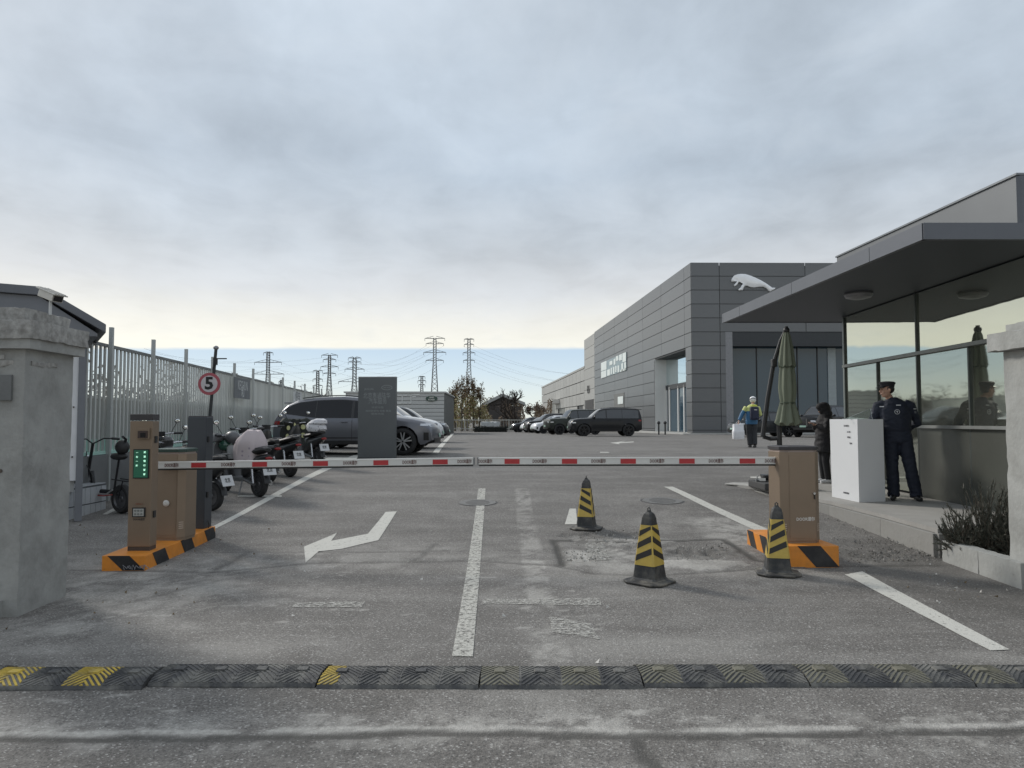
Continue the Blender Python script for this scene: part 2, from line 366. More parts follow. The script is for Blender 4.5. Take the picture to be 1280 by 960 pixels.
def ground_mat(name, paint=None):
    m = bpy.data.materials.new(name); m.use_nodes = True; nt = m.node_tree; b = nt.nodes['Principled BSDF']; N = nt.nodes.new; L = nt.links.new
    tc = N('ShaderNodeTexCoord'); 
    def noi(s, d, r=.6, dist=0, stretch=None):
        n = N('ShaderNodeTexNoise'); n.inputs['Scale'].default_value = s; n.inputs['Detail'].default_value = d; n.inputs['Roughness'].default_value = r; n.inputs['Distortion'].default_value = dist
        if stretch:
            mp = N('ShaderNodeMapping'); mp.inputs['Scale'].default_value = stretch; L(tc.outputs['Object'], mp.inputs[0]); L(mp.outputs[0], n.inputs['Vector'])
        else: L(tc.outputs['Object'], n.inputs['Vector'])
        return n.outputs['Fac']
    def mr(x, a, b_, c, d):
        n = N('ShaderNodeMapRange'); L(x, n.inputs[0]); 
        for i, v in enumerate((a,b_,c,d)): n.inputs[i+1].default_value = v
        return n.outputs[0]
    def mix(f, a, c, mode='MIX'):
        n = N('ShaderNodeMix'); n.data_type = 'RGBA'; n.blend_type = mode
        for k, v in (('Factor', f), ('A', a), ('B', c)):
            if isinstance(v, (int,float)): n.inputs[k].default_value = v
            elif isinstance(v, tuple): n.inputs[k].default_value = v+(1,)
            else: L(v, n.inputs[k])
        return n.outputs['Result']
    def mul(a, c):
        n = N('ShaderNodeMath'); n.operation = 'MULTIPLY'; n.use_clamp = True
        for i, v in enumerate((a, c)):
            if isinstance(v, (int,float)): n.inputs[i].default_value = v
            else: L(v, n.inputs[i])
        return n.outputs[0]
    big = noi(.22, 5, .6); mid = noi(1.7, 7, .62); sp = noi(70, 3, .7); st = noi(1.1, 6, .6, 0, (.35, 2.2, 1))
    vo = N('ShaderNodeTexVoronoi'); vo.inputs['Scale'].default_value = 105; L(tc.outputs['Object'], vo.inputs['Vector'])
    vs = N('ShaderNodeSeparateColor'); L(vo.outputs['Color'], vs.inputs[0])
    base = mix(mr(big, .3, .7, 0, 1), (.120,.112,.103), (.170,.160,.148))
    base = mix(mul(mr(mid, .45, .72, 0, 1), .55), base, (.235,.224,.209))
    base = mix(mul(mr(st, .5, .74, 0, 1), .4), base, (.27,.262,.245))
    base = mix(mul(mr(st, .5, .3, 0, 1), .35), base, (.085,.082,.076))
    base = mix(mr(sp, .3, .72, 0, 1), mix(1.0, base, (.5,.5,.5), 'MULTIPLY'), mix(1.0, base, (1.6,1.6,1.6), 'MULTIPLY'))
    base = mix(mr(vs.outputs[0], .90, .97, 0, .75), base, (.42,.41,.39))
    base = mix(mr(vs.outputs[1], .88, .97, 0, .7), base, (.06,.06,.058))
    ad = N('ShaderNodeAttribute'); ad.attribute_name = 'dust'; ak = N('ShaderNodeAttribute'); ak.attribute_name = 'dark'
    fine = noi(28, 6, .7)
    base = mix(mul(mul(ad.outputs['Fac'], mr(fine, .3, .62, .35, 1)), .95), base, (.50,.485,.45))
    base = mix(mul(ak.outputs['Fac'], mr(fine, .25, .5, .6, 1)), base, (.065,.062,.056))
    if paint:
        wear = noi(24, 8, .74); w2 = noi(60, 4, .7)
        f = mul(mr(wear, paint[1], paint[1]+.16, 0, 1), mr(w2, paint[2], paint[2]+.12, 0, 1))
        base = mix(mr(mid, .3, .7, 0, 1), mix(mr(sp, .3, .7, 0, 1), tuple(c*.8 for c in paint[0]), paint[0]), tuple(c*.86 for c in paint[0]))
        tr = N('ShaderNodeBsdfTransparent'); ms = N('ShaderNodeMixShader'); L(f, ms.inputs[0]); L(tr.outputs[0], ms.inputs[1]); L(b.outputs[0], ms.inputs[2])
        L(ms.outputs[0], nt.nodes['Material Output'].inputs['Surface'])
    L(base, b.inputs['Base Color']); b.inputs['Roughness'].default_value = .82; b.inputs['Specular IOR Level'].default_value = .35
    bp = N('ShaderNodeBump'); bp.inputs['Strength'].default_value = .55; bp.inputs['Distance'].default_value = .006
    L(vo.outputs['Distance'], bp.inputs['Height']); bp2 = N('ShaderNodeBump'); bp2.inputs['Strength'].default_value = .4; bp2.inputs['Distance'].default_value = .01
    L(fine, bp2.inputs['Height']); L(bp.outputs[0], bp2.inputs['Normal']); L(bp2.outputs[0], b.inputs['Normal'])
    MATS[name] = m; return m
ASPH = ground_mat('asphalt')
PAINT = ground_mat('road_paint', ((.62,.61,.56), .28, .2)); PAINT_WORN = ground_mat('worn_paint', ((.55,.54,.50), .42, .38)); PAINT_MID = ground_mat('scuffed_paint', ((.58,.57,.52), .36, .32))
def sheet(name, xs, ys, mat, lift=0.0, kind='structure', masks=True):
    X, Y = np.meshgrid(xs, ys)
    h, dk, du = hfun(X, Y, True); return sheet_raw(name, X, Y, h+lift, dk, du, mat, kind)
def sheet_raw(name, X, Y, H, dk, du, mat, kind='structure'):
    ny, nx = X.shape; me = bpy.data.meshes.new(name)
    co = np.stack([X, Y, H], -1).reshape(-1, 3).astype(np.float32)
    i = np.arange(nx*ny).reshape(ny, nx); q = np.stack([i[:-1,:-1], i[:-1,1:], i[1:,1:], i[1:,:-1]], -1).reshape(-1, 4)
    me.vertices.add(len(co)); me.vertices.foreach_set('co', co.ravel()); me.loops.add(q.size); me.loops.foreach_set('vertex_index', q.ravel().astype(np.int32))
    me.polygons.add(len(q)); me.polygons.foreach_set('loop_start', np.arange(0, q.size, 4, dtype=np.int32)); me.update(calc_edges=True); me.validate()
    for nm, arr in (('dark', dk), ('dust', du)):
        a = me.attributes.new(nm, 'FLOAT', 'POINT'); a.data.foreach_set('value', arr.ravel().astype(np.float32))
    me.shade_smooth(); me.materials.append(mat)
    o = bpy.data.objects.new(name, me); COL.objects.link(o); tag(o, kind=kind); return o
xs = np.concatenate([[-3000,-1200,-500,-250,-120,-70,-45,-30,-22,-17,-14,-12,-10.5], np.arange(-9.5,-4.5,.12), np.arange(-4.5,5.5,.035), np.arange(5.5,9.5,.12), [10.5,12,14,17,22,30,45,70,120,250,500,1200,3000]])
ys = np.concatenate([[-60,-20,-8,-3,0,1.5,2.4], np.arange(2.8,5.2,.028), np.arange(5.2,10.5,.045), np.arange(10.5,17,.11), np.arange(17,30,.5), np.arange(30,60,2.0), np.arange(60,130,5), [150,200,300,500,900,1600,3500]])
sheet('ground', xs, ys, ASPH)
def strip(name, pa, pb, wa, wb, mat, n=None, lift=.005):
    """painted line from ground point a to b with the given widths"""
    a, b = Vector(pa), Vector(pb); L = (b-a).length; n = n or max(8, int(L/.08)); d = (b-a).normalized(); s = Vector((d.y, -d.x, 0))
    t = np.linspace(0, 1, n)[:,None]; k = np.linspace(-.5, .5, 7)[None,:]
    w = wa+(wb-wa)*t; X = a.x+(b.x-a.x)*t+s.x*k*w; Y = a.y+(b.y-a.y)*t+s.y*k*w
    h, dk, du = hfun(X, Y, True); return sheet_raw(name, X, Y, h+lift, dk, du*.3, mat)
def pixstrip(name, l0, l1, r0, r1, mat, lift=.005):   # near-left, far-left, near-right, far-right corners in the photo -> ground quad
    A, B, C_, D = G(*l0), G(*l1), G(*r0), G(*r1)
    n = max(6, int((A-B).length/.08)); t = np.linspace(0,1,n)[:,None]; k = np.linspace(0,1,6)[None,:]
    X = (A.x*(1-t)+B.x*t)*(1-k)+(C_.x*(1-t)+D.x*t)*k; Y = (A.y*(1-t)+B.y*t)*(1-k)+(C_.y*(1-t)+D.y*t)*k
    h, dk, du = hfun(X, Y, True); return sheet_raw(name, X, Y, h+lift, dk, du*.3, mat)
pixstrip('centre_line', (565,821), (598,611), (591,821), (607,611), PAINT_MID)
pixstrip('lane_line', (1238,813), (1056,719), (1262,812), (1078,715), PAINT)
pixstrip('lane_line', (945,664), (830,608.5), (962,663), (841,608.5), PAINT)
pixstrip('lane_line', (247,668), (446,568), (262,665), (459,568), PAINT)
pixstrip('lane_line', (540,567), (565,542), (548,567), (568,542), PAINT)
pixstrip('lane_line', (297,621.5), (297,619.5), (352,621.5), (352,619.5), PAINT)
pixstrip('lane_line', (128,643), (140,636), (134,643), (152,634), PAINT)
pixstrip('lane_line', (400,574), (410,572), (470,574), (470,572), PAINT)
pixstrip('lane_line', (365,760), (367,754), (452,760), (456,753), PAINT_WORN)
pixstrip('lane_line', (602,754), (604,748), (752,757), (750,748), PAINT_WORN)
pixstrip('lane_line', (690,790), (686,770), (750,800), (738,780), PAINT_WORN)
pixstrip('lane_line', (736,700), (730,676), (765,700), (752,678), PAINT_WORN)
pixstrip('lane_line', (706,656), (712,636), (722,656), (720,636), PAINT)
pixstrip('lane_line', (938,598), (938,596), (978,598), (978,596), PAINT)
pixstrip('lane_line', (750,566), (750,565), (762,566), (760,565), PAINT)
# the merging arrow, triangulated fine so that it follows the ground
def ground_poly(name, pix, mat, lift=.005, cell=.07):
    pts = [G(*p) for p in pix]; bm = bmesh.new(); vs = [bm.verts.new((p.x,p.y,0)) for p in pts]; bm.faces.new(vs)
    x0, x1 = min(p.x for p in pts), max(p.x for p in pts); y0, y1 = min(p.y for p in pts), max(p.y for p in pts)
    x = x0+cell
    while x < x1: bmesh.ops.bisect_plane(bm, geom=bm.verts[:]+bm.edges[:]+bm.faces[:], plane_co=(x,0,0), plane_no=(1,0,0)); x += cell
    y = y0+cell
    while y < y1: bmesh.ops.bisect_plane(bm, geom=bm.verts[:]+bm.edges[:]+bm.faces[:], plane_co=(0,y,0), plane_no=(0,1,0)); y += cell
    bmesh.ops.triangulate(bm, faces=bm.faces[:])
    me = bpy.data.meshes.new(name); bm.to_mesh(me); bm.free()
    co = np.zeros(len(me.vertices)*3); me.vertices.foreach_get('co', co); co = co.reshape(-1,3)
    h, dk, du = hfun(co[:,0], co[:,1], True); co[:,2] = h+lift; me.vertices.foreach_set('co', co.ravel())
    for nm, arr in (('dark', dk), ('dust', du*.3)):
        a = me.attributes.new(nm, 'FLOAT', 'POINT'); a.data.foreach_set('value', arr.astype(np.float32))
    me.materials.append(mat); me.update(); o = bpy.data.objects.new(name, me); COL.objects.link(o); return tag(o, kind='structure')
ground_poly('lane_arrow', [(382,704),(380,684),(421,667),(414,677),(460,668),(482,640),(496,639),(473,676),(426,687),(398,690)], PAINT)
ground_poly('lane_arrow', [(762,553.5),(775,555.5),(773,554.2),(792,553),(792,552),(775,553),(783,551),(770,553)], PAINT, cell=2.0)
# manhole cover and a loose-gravel strip
def manhole(px, py, r, lab):
    p = G(px, py); z = float(hfun(np.array([p.x]), np.array([p.y]))[0])
    t = thing('manhole_cover', lab, 'manhole', (p.x, p.y, z-.006), 0, 'manhole covers in the asphalt')
    sl = math.atan((zg(p.y+.4)-zg(p.y-.4))/.8); t.rotation_euler = (sl,0,0)
    MB().lathe([(r*.9,.0),(r*.9,.012),(0.0001,.012)], 32, caps=False).build('cover_plate', M('cast_iron', (.17,.165,.155), .6, .3, .2, 12, .5, 40), t)
    MB().lathe([(r*.92,0),(r*.92,.006),(r,.006),(r,0)], 32, caps=False).build('cover_rim', M('iron_rim', (.055,.054,.052), .7), t)
    for k in range(5): MB().box((0,-r*.6+k*r*.3,.014),(r*1.2*math.cos((k-2)*.45),.02,.004)).build('cover_rib', MATS['cast_iron'], t)
manhole(597,628.5,.33,'round iron manhole cover crossed by the centre line'); manhole(828,626,.36,'round iron manhole cover beyond the cones, right of the centre line')
def gravel(name, boxes, n, r0, r1, mat, seed):
    rnd = random.Random(seed); m = MB()
    for _ in range(n):
        c = rnd.choice(boxes); px = rnd.uniform(c[0], c[2]); py = rnd.uniform(c[1], c[3]); p = G(px, py); r = rnd.uniform(r0, r1)
        z = float(zg(p.y)); s = [Vector((rnd.uniform(-1,1), rnd.uniform(-1,1), rnd.uniform(-.5,.6)))*r for _ in range(4)]
        m.add([q+Vector((p.x,p.y,z+.008)) for q in (s[0], s[1], s[2], s[3]+Vector((0,0,r)))], [(0,1,2),(0,1,3),(1,2,3),(0,2,3)])
    return tag(m.build(name, mat), kind='stuff')
gravel('gravel', [(1085,672,1172,702),(1060,690,1175,704),(1030,640,1160,700)], 700, .006, .022, M('gravel_stone', (.22,.21,.195), .9, var=.4, scale=9), 3)
gravel('gravel', [(720,664,800,684),(845,680,910,702),(700,690,760,704)], 380, .006, .02, M('rubble_stone', (.28,.275,.26), .9, var=.35, scale=9), 4)
gravel('litter', [(1080,700,1270,770),(0,700,250,800),(100,640,400,700)], 90, .006, .018, M('litter_leaf', (.16,.12,.07), .9, var=.5, scale=15), 5)
gravel('litter', [(1170,700,1270,760),(960,680,1180,710),(300,680,900,830)], 28, .01, .022, M('litter_paper', (.5,.49,.46), .8), 6)
# ================================================================ SPEED BUMP
def speed_bump():
    ya, yb = 4.30, 4.655
    rub = M('bump_rubber', (.05,.051,.053), .7, 0, .3, 9, .5, 70, dirt=.95, dirtcol=(.20,.195,.175), dscale=5)
    yel = M('bump_yellow', (.50,.36,.05), .7, 0, .25, 12, .4, 60, dirt=.75, dirtcol=(.13,.12,.09), dscale=7)
    pale = M('bump_worn_yellow', (.155,.148,.108), .7, 0, .25, 12, .4, 60, dirt=.85, dirtcol=(.12,.115,.10), dscale=8)
    t = thing('speed_bump', 'long black rubber speed bump with worn yellow chevrons across the entrance', 'speed bump', (0, ya, zg(ya)))
    prof = [(0,.004),(.012,.020),(.10,.046),(.25,.046),(.345,.014),(.355,.004)]
    def hz(v): return float(np.interp(v, [p[0] for p in prof], [p[1] for p in prof]))
    px = [-205,-5,195,402,600,800,1003,1205,1420]
    for i in range(len(px)-1):
        x0 = (px[i]-640)/F*4.36; x1 = (px[i+1]-640)/F*4.36; rnd = random.Random(i)
        sk = Matrix.Translation((0, rnd.uniform(-.012,.012)+.012*(i-3)*.4, rnd.uniform(-.003,.004))) @ Matrix.Rotation(rnd.uniform(-.008,.008), 4, 'Z')
        s = MB(); g = .006; n = 10
        rings = []
        lean = .05 if i in (2,3) else (-.03 if i > 4 else .0)
        for k in range(n+1):
            x = x0+g+(x1-x0-2*g)*k/n
            rings.append([Vector((x+lean*v, v, z)) for v, z in prof]+[Vector((x, .355, -.01)), Vector((x, 0, -.01))])
        s.ring_loft(rings); seg = s.build('bump_segment', rub, t, smooth=20); seg.matrix_local = sk
        rib = {0: MB(), 1: MB(), 2: MB()}; nm = 4; w = (x1-x0)/nm
        for q in range(nm):
            a = x0+q*w; gi = i*4+q
            if i == 1: key = 1 if q in (0,2) else 0
            elif i == 0: key = 1 if q in (0,2) else 0
            elif i == 2: key = 0
            elif i >= 4: key = 2 if q % 2 == 0 else 0
            else: key = 0
            if i == 5 and q != 0 and q != 2: key = 0
            for hf in (0, 1):           # two halves, ribs forming a V
                for j in range(-8, 12):
                    o0 = j*.036; u0, u1 = (0, w/2) if hf == 0 else (w/2, w)
                    sl = 1.0 if hf == 0 else -1.0
                    base = [(u0, o0+(0 if sl > 0 else w/2*1.0)), (u1, o0+(w/2*1.0 if sl > 0 else 0)), (u1, o0+.016+(w/2*1.0 if sl > 0 else 0)), (u0, o0+.016+(0 if sl > 0 else w/2*1.0))]
                    for va, vb in ((.014,.10),(.10,.25),(.25,.342)):
                        pl = clip_rect(base, u0, u1, va, vb)
                        if len(pl) < 3: continue
                        kk = key
                        if i in (3,4) and q == 0 and a+pl[0][0]-x0 < w*.42: kk = 1 if i == 3 else 2
                        top = [Vector((a+g+u*(1-2*g/w)+lean*v, v, hz(v)+.0042)) for u, v in pl]; bot = [p-Vector((0,0,.006)) for p in top]
                        m = rib[kk]; b0 = len(m.v); m.v += top+bot; nn = len(top); m.f.append(tuple(b0+z for z in range(nn)))
                        for z in range(nn): m.f.append((b0+z, b0+(z+1) % nn, b0+nn+(z+1) % nn, b0+nn+z))
            # raised reflector wedge on each module
            cxx = a+w*.5; MB().prism([(cxx-.035+.0,.047),(cxx-.03,.058),(cxx+.03,.058),(cxx+.035,.047)], .13, .19).build('reflector', (yel if key == 1 else pale if key == 2 else rub), seg)
        for kk, mt in ((0,rub),(1,yel),(2,pale)):
            if rib[kk].v: tag(rib[kk].build('bump_rib', mt, seg), kind='stuff')
speed_bump()
# ================================================================ LEFT: concrete pillar, hut, tiled plinth
CONC = M('concrete', (.32,.322,.31), .9, 0, .20, 2.2, .6, 22, dirt=.7, dirtcol=(.19,.19,.18), dscale=3.4)
CONC_ROUGH = M('rough_concrete', (.34,.335,.32), .95, 0, .35, 14, 1.0, 18, dirt=.65, dirtcol=(.13,.12,.11), dscale=9)
CONC_PALE = M('pale_concrete', (.36,.365,.35), .9, 0, .14, 2.5, .5, 25, dirt=.55, dirtcol=(.2,.2,.185), dscale=3)
def rough_block(c, d, amp, name, mat, parent, n=12, rz=0, seed=0, sm=1):
    bm = bmesh.new(); bmesh.ops.create_cube(bm, size=1)
    for v in bm.verts: v.co = (v.co.x*d[0], v.co.y*d[1], v.co.z*d[2])
    step = max(d)/n
    for ax in range(3):
        k = int(d[ax]/step)
        for i in range(1, k+1):
            co = [0,0,0]; no = [0,0,0]; co[ax] = -d[ax]/2+i*d[ax]/(k+1); no[ax] = 1
            bmesh.ops.bisect_plane(bm, geom=bm.verts[:]+bm.edges[:]+bm.faces[:], plane_co=co, plane_no=no)
    for v in bm.verts:
        p = v.co*(9/ max(.5,1)); nn = mnoise.noise_vector(v.co*7+Vector((seed,0,0)))+mnoise.noise_vector(v.co*19+Vector((0,seed,0)))*.6
        edge = sum(abs(abs(v.co[i])-d[i]/2) < 1e-4 for i in range(3))
        v.co += nn*amp*(2.0 if edge >= 2 else .8)
        if edge >= 2: v.co -= Vector((math.copysign(1,v.co.x)*(edge>1)*amp*abs(nn.x)*1.6, math.copysign(1,v.co.y)*amp*abs(nn.y)*1.6, math.copysign(1,v.co.z)*amp*abs(nn.z)*1.6))
    me = bpy.data.meshes.new(name); bm.to_mesh(me); bm.free(); me.materials.append(mat)
    o = bpy.data.objects.new(name, me); COL.objects.link(o); o.location = c; o.rotation_euler = (0,0,rz)
    if parent: o.parent = parent
    if sm: shade(me, 50)
    return o
pl = thing('gate_pillar', 'grey concrete gate pillar with chipped cap at the left edge, security camera on top', 'pillar', (-3.83,5.84,0), R(2))
rough_block((-.42,.34,1.02), (.84,.68,2.22), .003, 'pillar_shaft', CONC, pl, 30)
MB().box((-.40,.34,2.205),(.93,.80,.15)).build('pillar_neck', CONC, pl).location = (0,0,-.045)
rough_block((-.40,.34,2.235), (.98,.84,.15), .0045, 'pillar_cap', CONC_ROUGH, pl, 30)
rough_block((-.46,.36,2.36), (.84,.66,.12), .005, 'cap_slab', CONC_ROUGH, pl, 26, seed=4)
for x, z, w_, h_ in ((-.45,2.02,.60,.035),(-.22,1.97,.26,.05),(-.62,1.93,.22,.03)): rough_block((x,.002,z),(w_,.016,h_),.006,'plaster_scar',CONC_ROUGH,pl,14,seed=x*9)
rough_block((.001,.25,1.98),(.016,.36,.04),.006,'plaster_scar',CONC_ROUGH,pl,14,seed=8)
MB().box((-.32,-.012,1.78),(.46,.02,.20)).build('plaque', M('plaque_grey', (.15,.155,.155), .8, 0, .15, 4, .3), pl)
for x, z in ((-.62,1.13),(-.42,1.13),(-.16,1.13),(-.5,1.95)):
    MB().lathe([(.014,0),(.014,.012),(.0001,.014)], 12, Matrix.Translation((x,-.003,z)) @ Matrix.Rotation(R(90),4,'X'), caps=False).build('bolt', M('rust_bolt', (.1,.085,.07), .8), pl)
k0 = rough_block((-4.22,5.62,.05), (.55,.5,.16), .006, 'kerb_stub', CONC_PALE, None, 14)
tag(k0, 'broken pale kerb stub at the foot of the left gate pillar', 'kerb')
# security camera on the left pillar
fl = thing('security_camera', 'silver ribbed camera housing tilted on a short pole above the left pillar', 'camera', (-3.84,6.15,2.40), R(-18)); fl.scale = (.85,.85,.85)
MB().tube([(0,0,0),(0,0,.14)], .014, 8).build('camera_pole', M('white_metal', (.55,.56,.56), .5, .2), fl)
hm = Matrix.Translation((.0,0,.185)) @ Matrix.Rotation(R(20),4,'Y')
alu = M('brushed_aluminium', (.50,.49,.46), .45, .55, .1, 3, .2)
MB().box((0,0,0),(.20,.12,.07), mtx=hm, bev=.006).build('housing', alu, fl)
MB().box((.0,0,.042),(.26,.15,.012), mtx=hm, bev=.003).build('sun_shield', alu, fl)
for k in range(4): MB().box((0,-.05+k*.033,.051),(.25,.008,.008), mtx=hm).build('shield_rib', alu, fl)
MB().box((.104,0,0),(.01,.09,.05), mtx=hm).build('lens_window', M('lens_black', (.01,.01,.012), .1), fl)
# hut
def hut():
    y0, y1 = 10.6, 13.2; wx = P(106,500,y0).x; rz = R(33); c, sn = math.cos(rz), math.sin(rz)
    g = zg(10.6)
    t = thing('guard_hut', 'low guard hut with dark grey gabled roof and white corner behind the left pillar', 'hut', (wx,y0,g), rz)
    def U(px, v=0.0):
        k = (px-640)/F; X0 = wx-sn*v; Y0 = y0+c*v; return (k*Y0-X0)/(c-k*sn)
    def H(px, py, v=0.0): return EYE+(HOR-py)/F*(y0+U(px,v)*sn+c*v)-g
    wallz = H(106,424)
    grey = M('hut_grey', (.17,.18,.20), .55, .1, .08, 3, .15); dk = M('hut_roof', (.13,.138,.155), .45, .3, .08, 3, .1)
    MB().box((-1.9,1.3,(wallz+.4)/2),(3.6,2.5,wallz-.4)).build('wall', M('hut_wall', (.42,.43,.43), .7, 0, .1, 3), t)
    zb = H(100,600)
    MB().box((U(101.5),.0,(wallz)/2),(abs(U(106)-U(97)),.12,wallz)).build('corner_post', grey, t)
    MB().box(((U(97)+U(86))/2,-.01,(wallz+zb)/2),(abs(U(97)-U(86)),.05,wallz-zb)).build('corner_trim', M('hut_white', (.66,.67,.69), .5, 0, .05), t)
    for z in (.9,1.6): MB().box((U(92),-.045,z),(.02,.02,.02)).build('hook', M('lens_black'), t)
    v = -.30
    xp, zp, xe, ze, th = U(47,v), H(47,357,v), U(130,v), H(130,405,v), .12
    xl = -3.9
    MB().prism([(xl,zp),(xp,zp),(xe,ze),(xe,ze-th),(xp,zp-th),(xl,zp-th)], v, 2.6).build('roof', dk, t, bevel=.008)
    MB().prism([(xl+.1,zp-th-.005),(xp-.02,zp-th-.005),(xe-.10,ze-th-.012),(xe-.10,ze-th-.05),(xl+.1,ze-th-.05)], v+.06, 2.55).build('gable', grey, t)
    # tiled plinth, individual tiles
    pb = thing('tiled_plinth', 'low white tiled plinth at the foot of the hut', 'plinth', (wx,y0,g))
    X0 = P(127,640,11.5).x-wx; 
    ht = .47; L = 1.0; base = MB().box((-2.6+X0,L/2-.02,ht/2-.03),(5.2,L+.04,ht+.0)).build('plinth_core', M('grout', (.10,.105,.11), .9), pb)
    tm = MB().box((0,0,0),(1,1,1)).mesh('tile'); tm.materials.append(M('white_tile', (.50,.52,.54), .25, 0, .06, 2, .05, 10, rnd=.06))
    n = 7; w = L/n; rows = [(.0,.19),(.195,.44)]
    for i in range(n):
        for a, b in rows:
            inst('tile', tm, pb, Matrix.Translation((X0+.004, w*(i+.5), (a+b)/2-.02+.0)) @ Matrix.Diagonal((.012, w-.012, b-a-.012, 1)))
    for i in range(9):
        inst('tile', tm, pb, Matrix.Translation((X0-w*(i+.5)*1.0, w*3.5, ht-.03+.006+.0)) @ Matrix.Diagonal((w-.008, L-.01, .012, 1)))
        for a, b in rows: inst('tile', tm, pb, Matrix.Translation((X0-w*(i+.5), -.045, (a+b)/2-.02)) @ Matrix.Diagonal((w-.012, .012, b-a-.012, 1)))
hut()
# ================================================================ LEFT FENCE
def fence():
    def at(px):   # fence line in plan: X=(px-640)/F*Y , Y=c/(540-px)
        Y = 5040.0/(540-px); return Vector(((px-640)/F*Y, Y, 0))
    a, b = at(98), at(432); d = (b-a).normalized(); L = (b-a).length; rz = math.atan2(d.y, d.x)
    zt = 2.78; t = thing('slat_fence', 'long pale grey vertical slat fence on a low wall along the left side', 'fence', (a.x,a.y,0), rz)
    gr = M('fence_grey', (.50,.52,.50), .5, .1, .07, 2, .1, rnd=.09); dk = M('fence_rail', (.20,.21,.21), .5, .4)
    sm = MB().box((0,0,.5),(1,1,1)).mesh('slat'); sm.materials.append(gr)
    n = int(L/.16); z0 = 1.02
    for i in range(min(n, 298)):
        u = .08+i*.16; inst('slat', sm, t, Matrix.Translation((u,0,z0)) @ Matrix.Diagonal((.055,.028,zt-z0-.02,1)))
    pm = MB().box((0,0,.5),(1,1,1)).mesh('fence_post'); pm.materials.append(M('post_steel', (.42,.44,.43), .5, .2, .08))
    posts = [130,184,226,260,288,312,333,350,365,378,389.5,399.5,408.5]
    for p in posts:
        u = (at(p)-a).length; inst('fence_post', pm, t, Matrix.Translation((u,-.09,zg(at(p).y))) @ Matrix.Diagonal((.06,.06,3.07-zg(at(p).y),1)))
    MB().box((L/2,0,zt-.01),(L,.05,.05)).build('top_rail', dk, t); MB().box((L/2,.06,1.9),(L,.03,.04)).build('middle_rail', gr, t)
    MB().box((L/2,.0,1.0),(L,.12,.05)).build('bottom_rail', M('teal_rail', (.42,.66,.58), .45, .1, .06), t)
    MB().box((L/2,.07,1.12),(L,.012,.20)).build('teal_band', M('teal_sheet', (.36,.62,.53), .4, 0, .1), t)
    MB().box((L/2,0,.55),(L,.20,.84)).build('base_wall', M('fence_wall', (.17,.175,.175), .85, 0, .15, 2, .4), t)
    # backing sheets that close the lower two thirds of the fence
    MB().box((L/2,.11,1.50),(L,.012,.74)).build('backing_sheet', M('backing', (.40,.40,.385), .7, 0, .25, .8, .1), t)
    # banner and notice
    def board(px0, px1, py0, py1, mat, lab, cat):
        A, B = at(px0), at(px1); za = EYE+(HOR-py0)/F*A.y; zb_ = EYE+(HOR-py1)/F*A.y
        u0, u1 = (A-a).length, (B-a).length
        o = thing('notice_board', lab, cat, (a.x+d.x*u0+d.y*.17, a.y+d.y*u0-d.x*.17, zb_), rz)
        MB().box(((u1-u0)/2,0,(za-zb_)/2),(u1-u0,.03,za-zb_)).build('board_panel', mat, o); return o, u1-u0, za-zb_
    o, w, h = board(284,304,471,497, M('banner_grey', (.16,.17,.18), .6), 'dark grey notice board with pale characters on the fence, right of the speed sign', 'sign')
    wt = M('notice_white', (.62,.64,.64), .6)
    lettering('KECHUN', .36, wt, o, face_mtx((w/2,-.02,h*.62),(1,0,0),(0,0,1)), width=w*.62); lettering('和', .36, wt, o, face_mtx((w/2,-.02,h*.27),(1,0,0),(0,0,1)), width=w*.18)
    o, w, h = board(361,371,489,505, M('notice_pale', (.55,.57,.57), .6), 'small pale notice board on the fence above the grey estate car', 'sign')
    lettering('停车', .4, M('banner_grey'), o, face_mtx((w/2,-.02,h*.6),(1,0,0),(0,0,1)), width=w*.6)
fence()
# ================================================================ GATE EQUIPMENT
ORANGE = M('plinth_orange', (.72,.26,.03), .5, 0, .12, 5, .2, 30, dirt=.35, dirtcol=(.25,.14,.06), dscale=4)
BLACKP = M('plinth_black', (.018,.018,.02), .55, 0, .3, 8, .2, 30, dirt=.3, dirtcol=(.09,.085,.08), dscale=5)
BRONZE = M('bronze_paint', (.25,.19,.138), .42, .35, .06, 3, .05, 200); LID = M('dark_lid', (.05,.047,.05), .5, .1)
WHITE = M('white_paint', (.66,.65,.62), .45, 0, .06, 3, dirt=.25, dirtcol=(.4,.38,.34), dscale=6); RED = M('reflective_red', (.42,.03,.035), .4, 0, .1)
BLK = M('black_plastic', (.018,.018,.019), .45, 0, .2); SLATE = M('slate_paint', (.048,.055,.065), .42, .2, .06, 2, .05)
def stripes_on(rect, pitch, width, slant, place, mat, parent, off=.003, name="stripe"):
    """diagonal stripes clipped to rect (u0,u1,v0,v1); place(u,v,off)->Vector"""
    u0, u1, v0, v1 = rect
    for k in pitch:
        pl = clip_rect([(k, v0),(k+width, v0),(k+width+slant, v1),(k+slant, v1)], u0, u1, v0, v1)
        if len(pl) < 3: continue
        m = MB(); n = len(pl); m.v = [place(u,v,off) for u,v in pl]+[place(u,v,-.004) for u,v in pl]
        m.f.append(tuple(range(n)))
        for i in range(n): m.f.append((i,(i+1) % n, n+(i+1) % n, n+i))
        m.build(name, mat, parent)
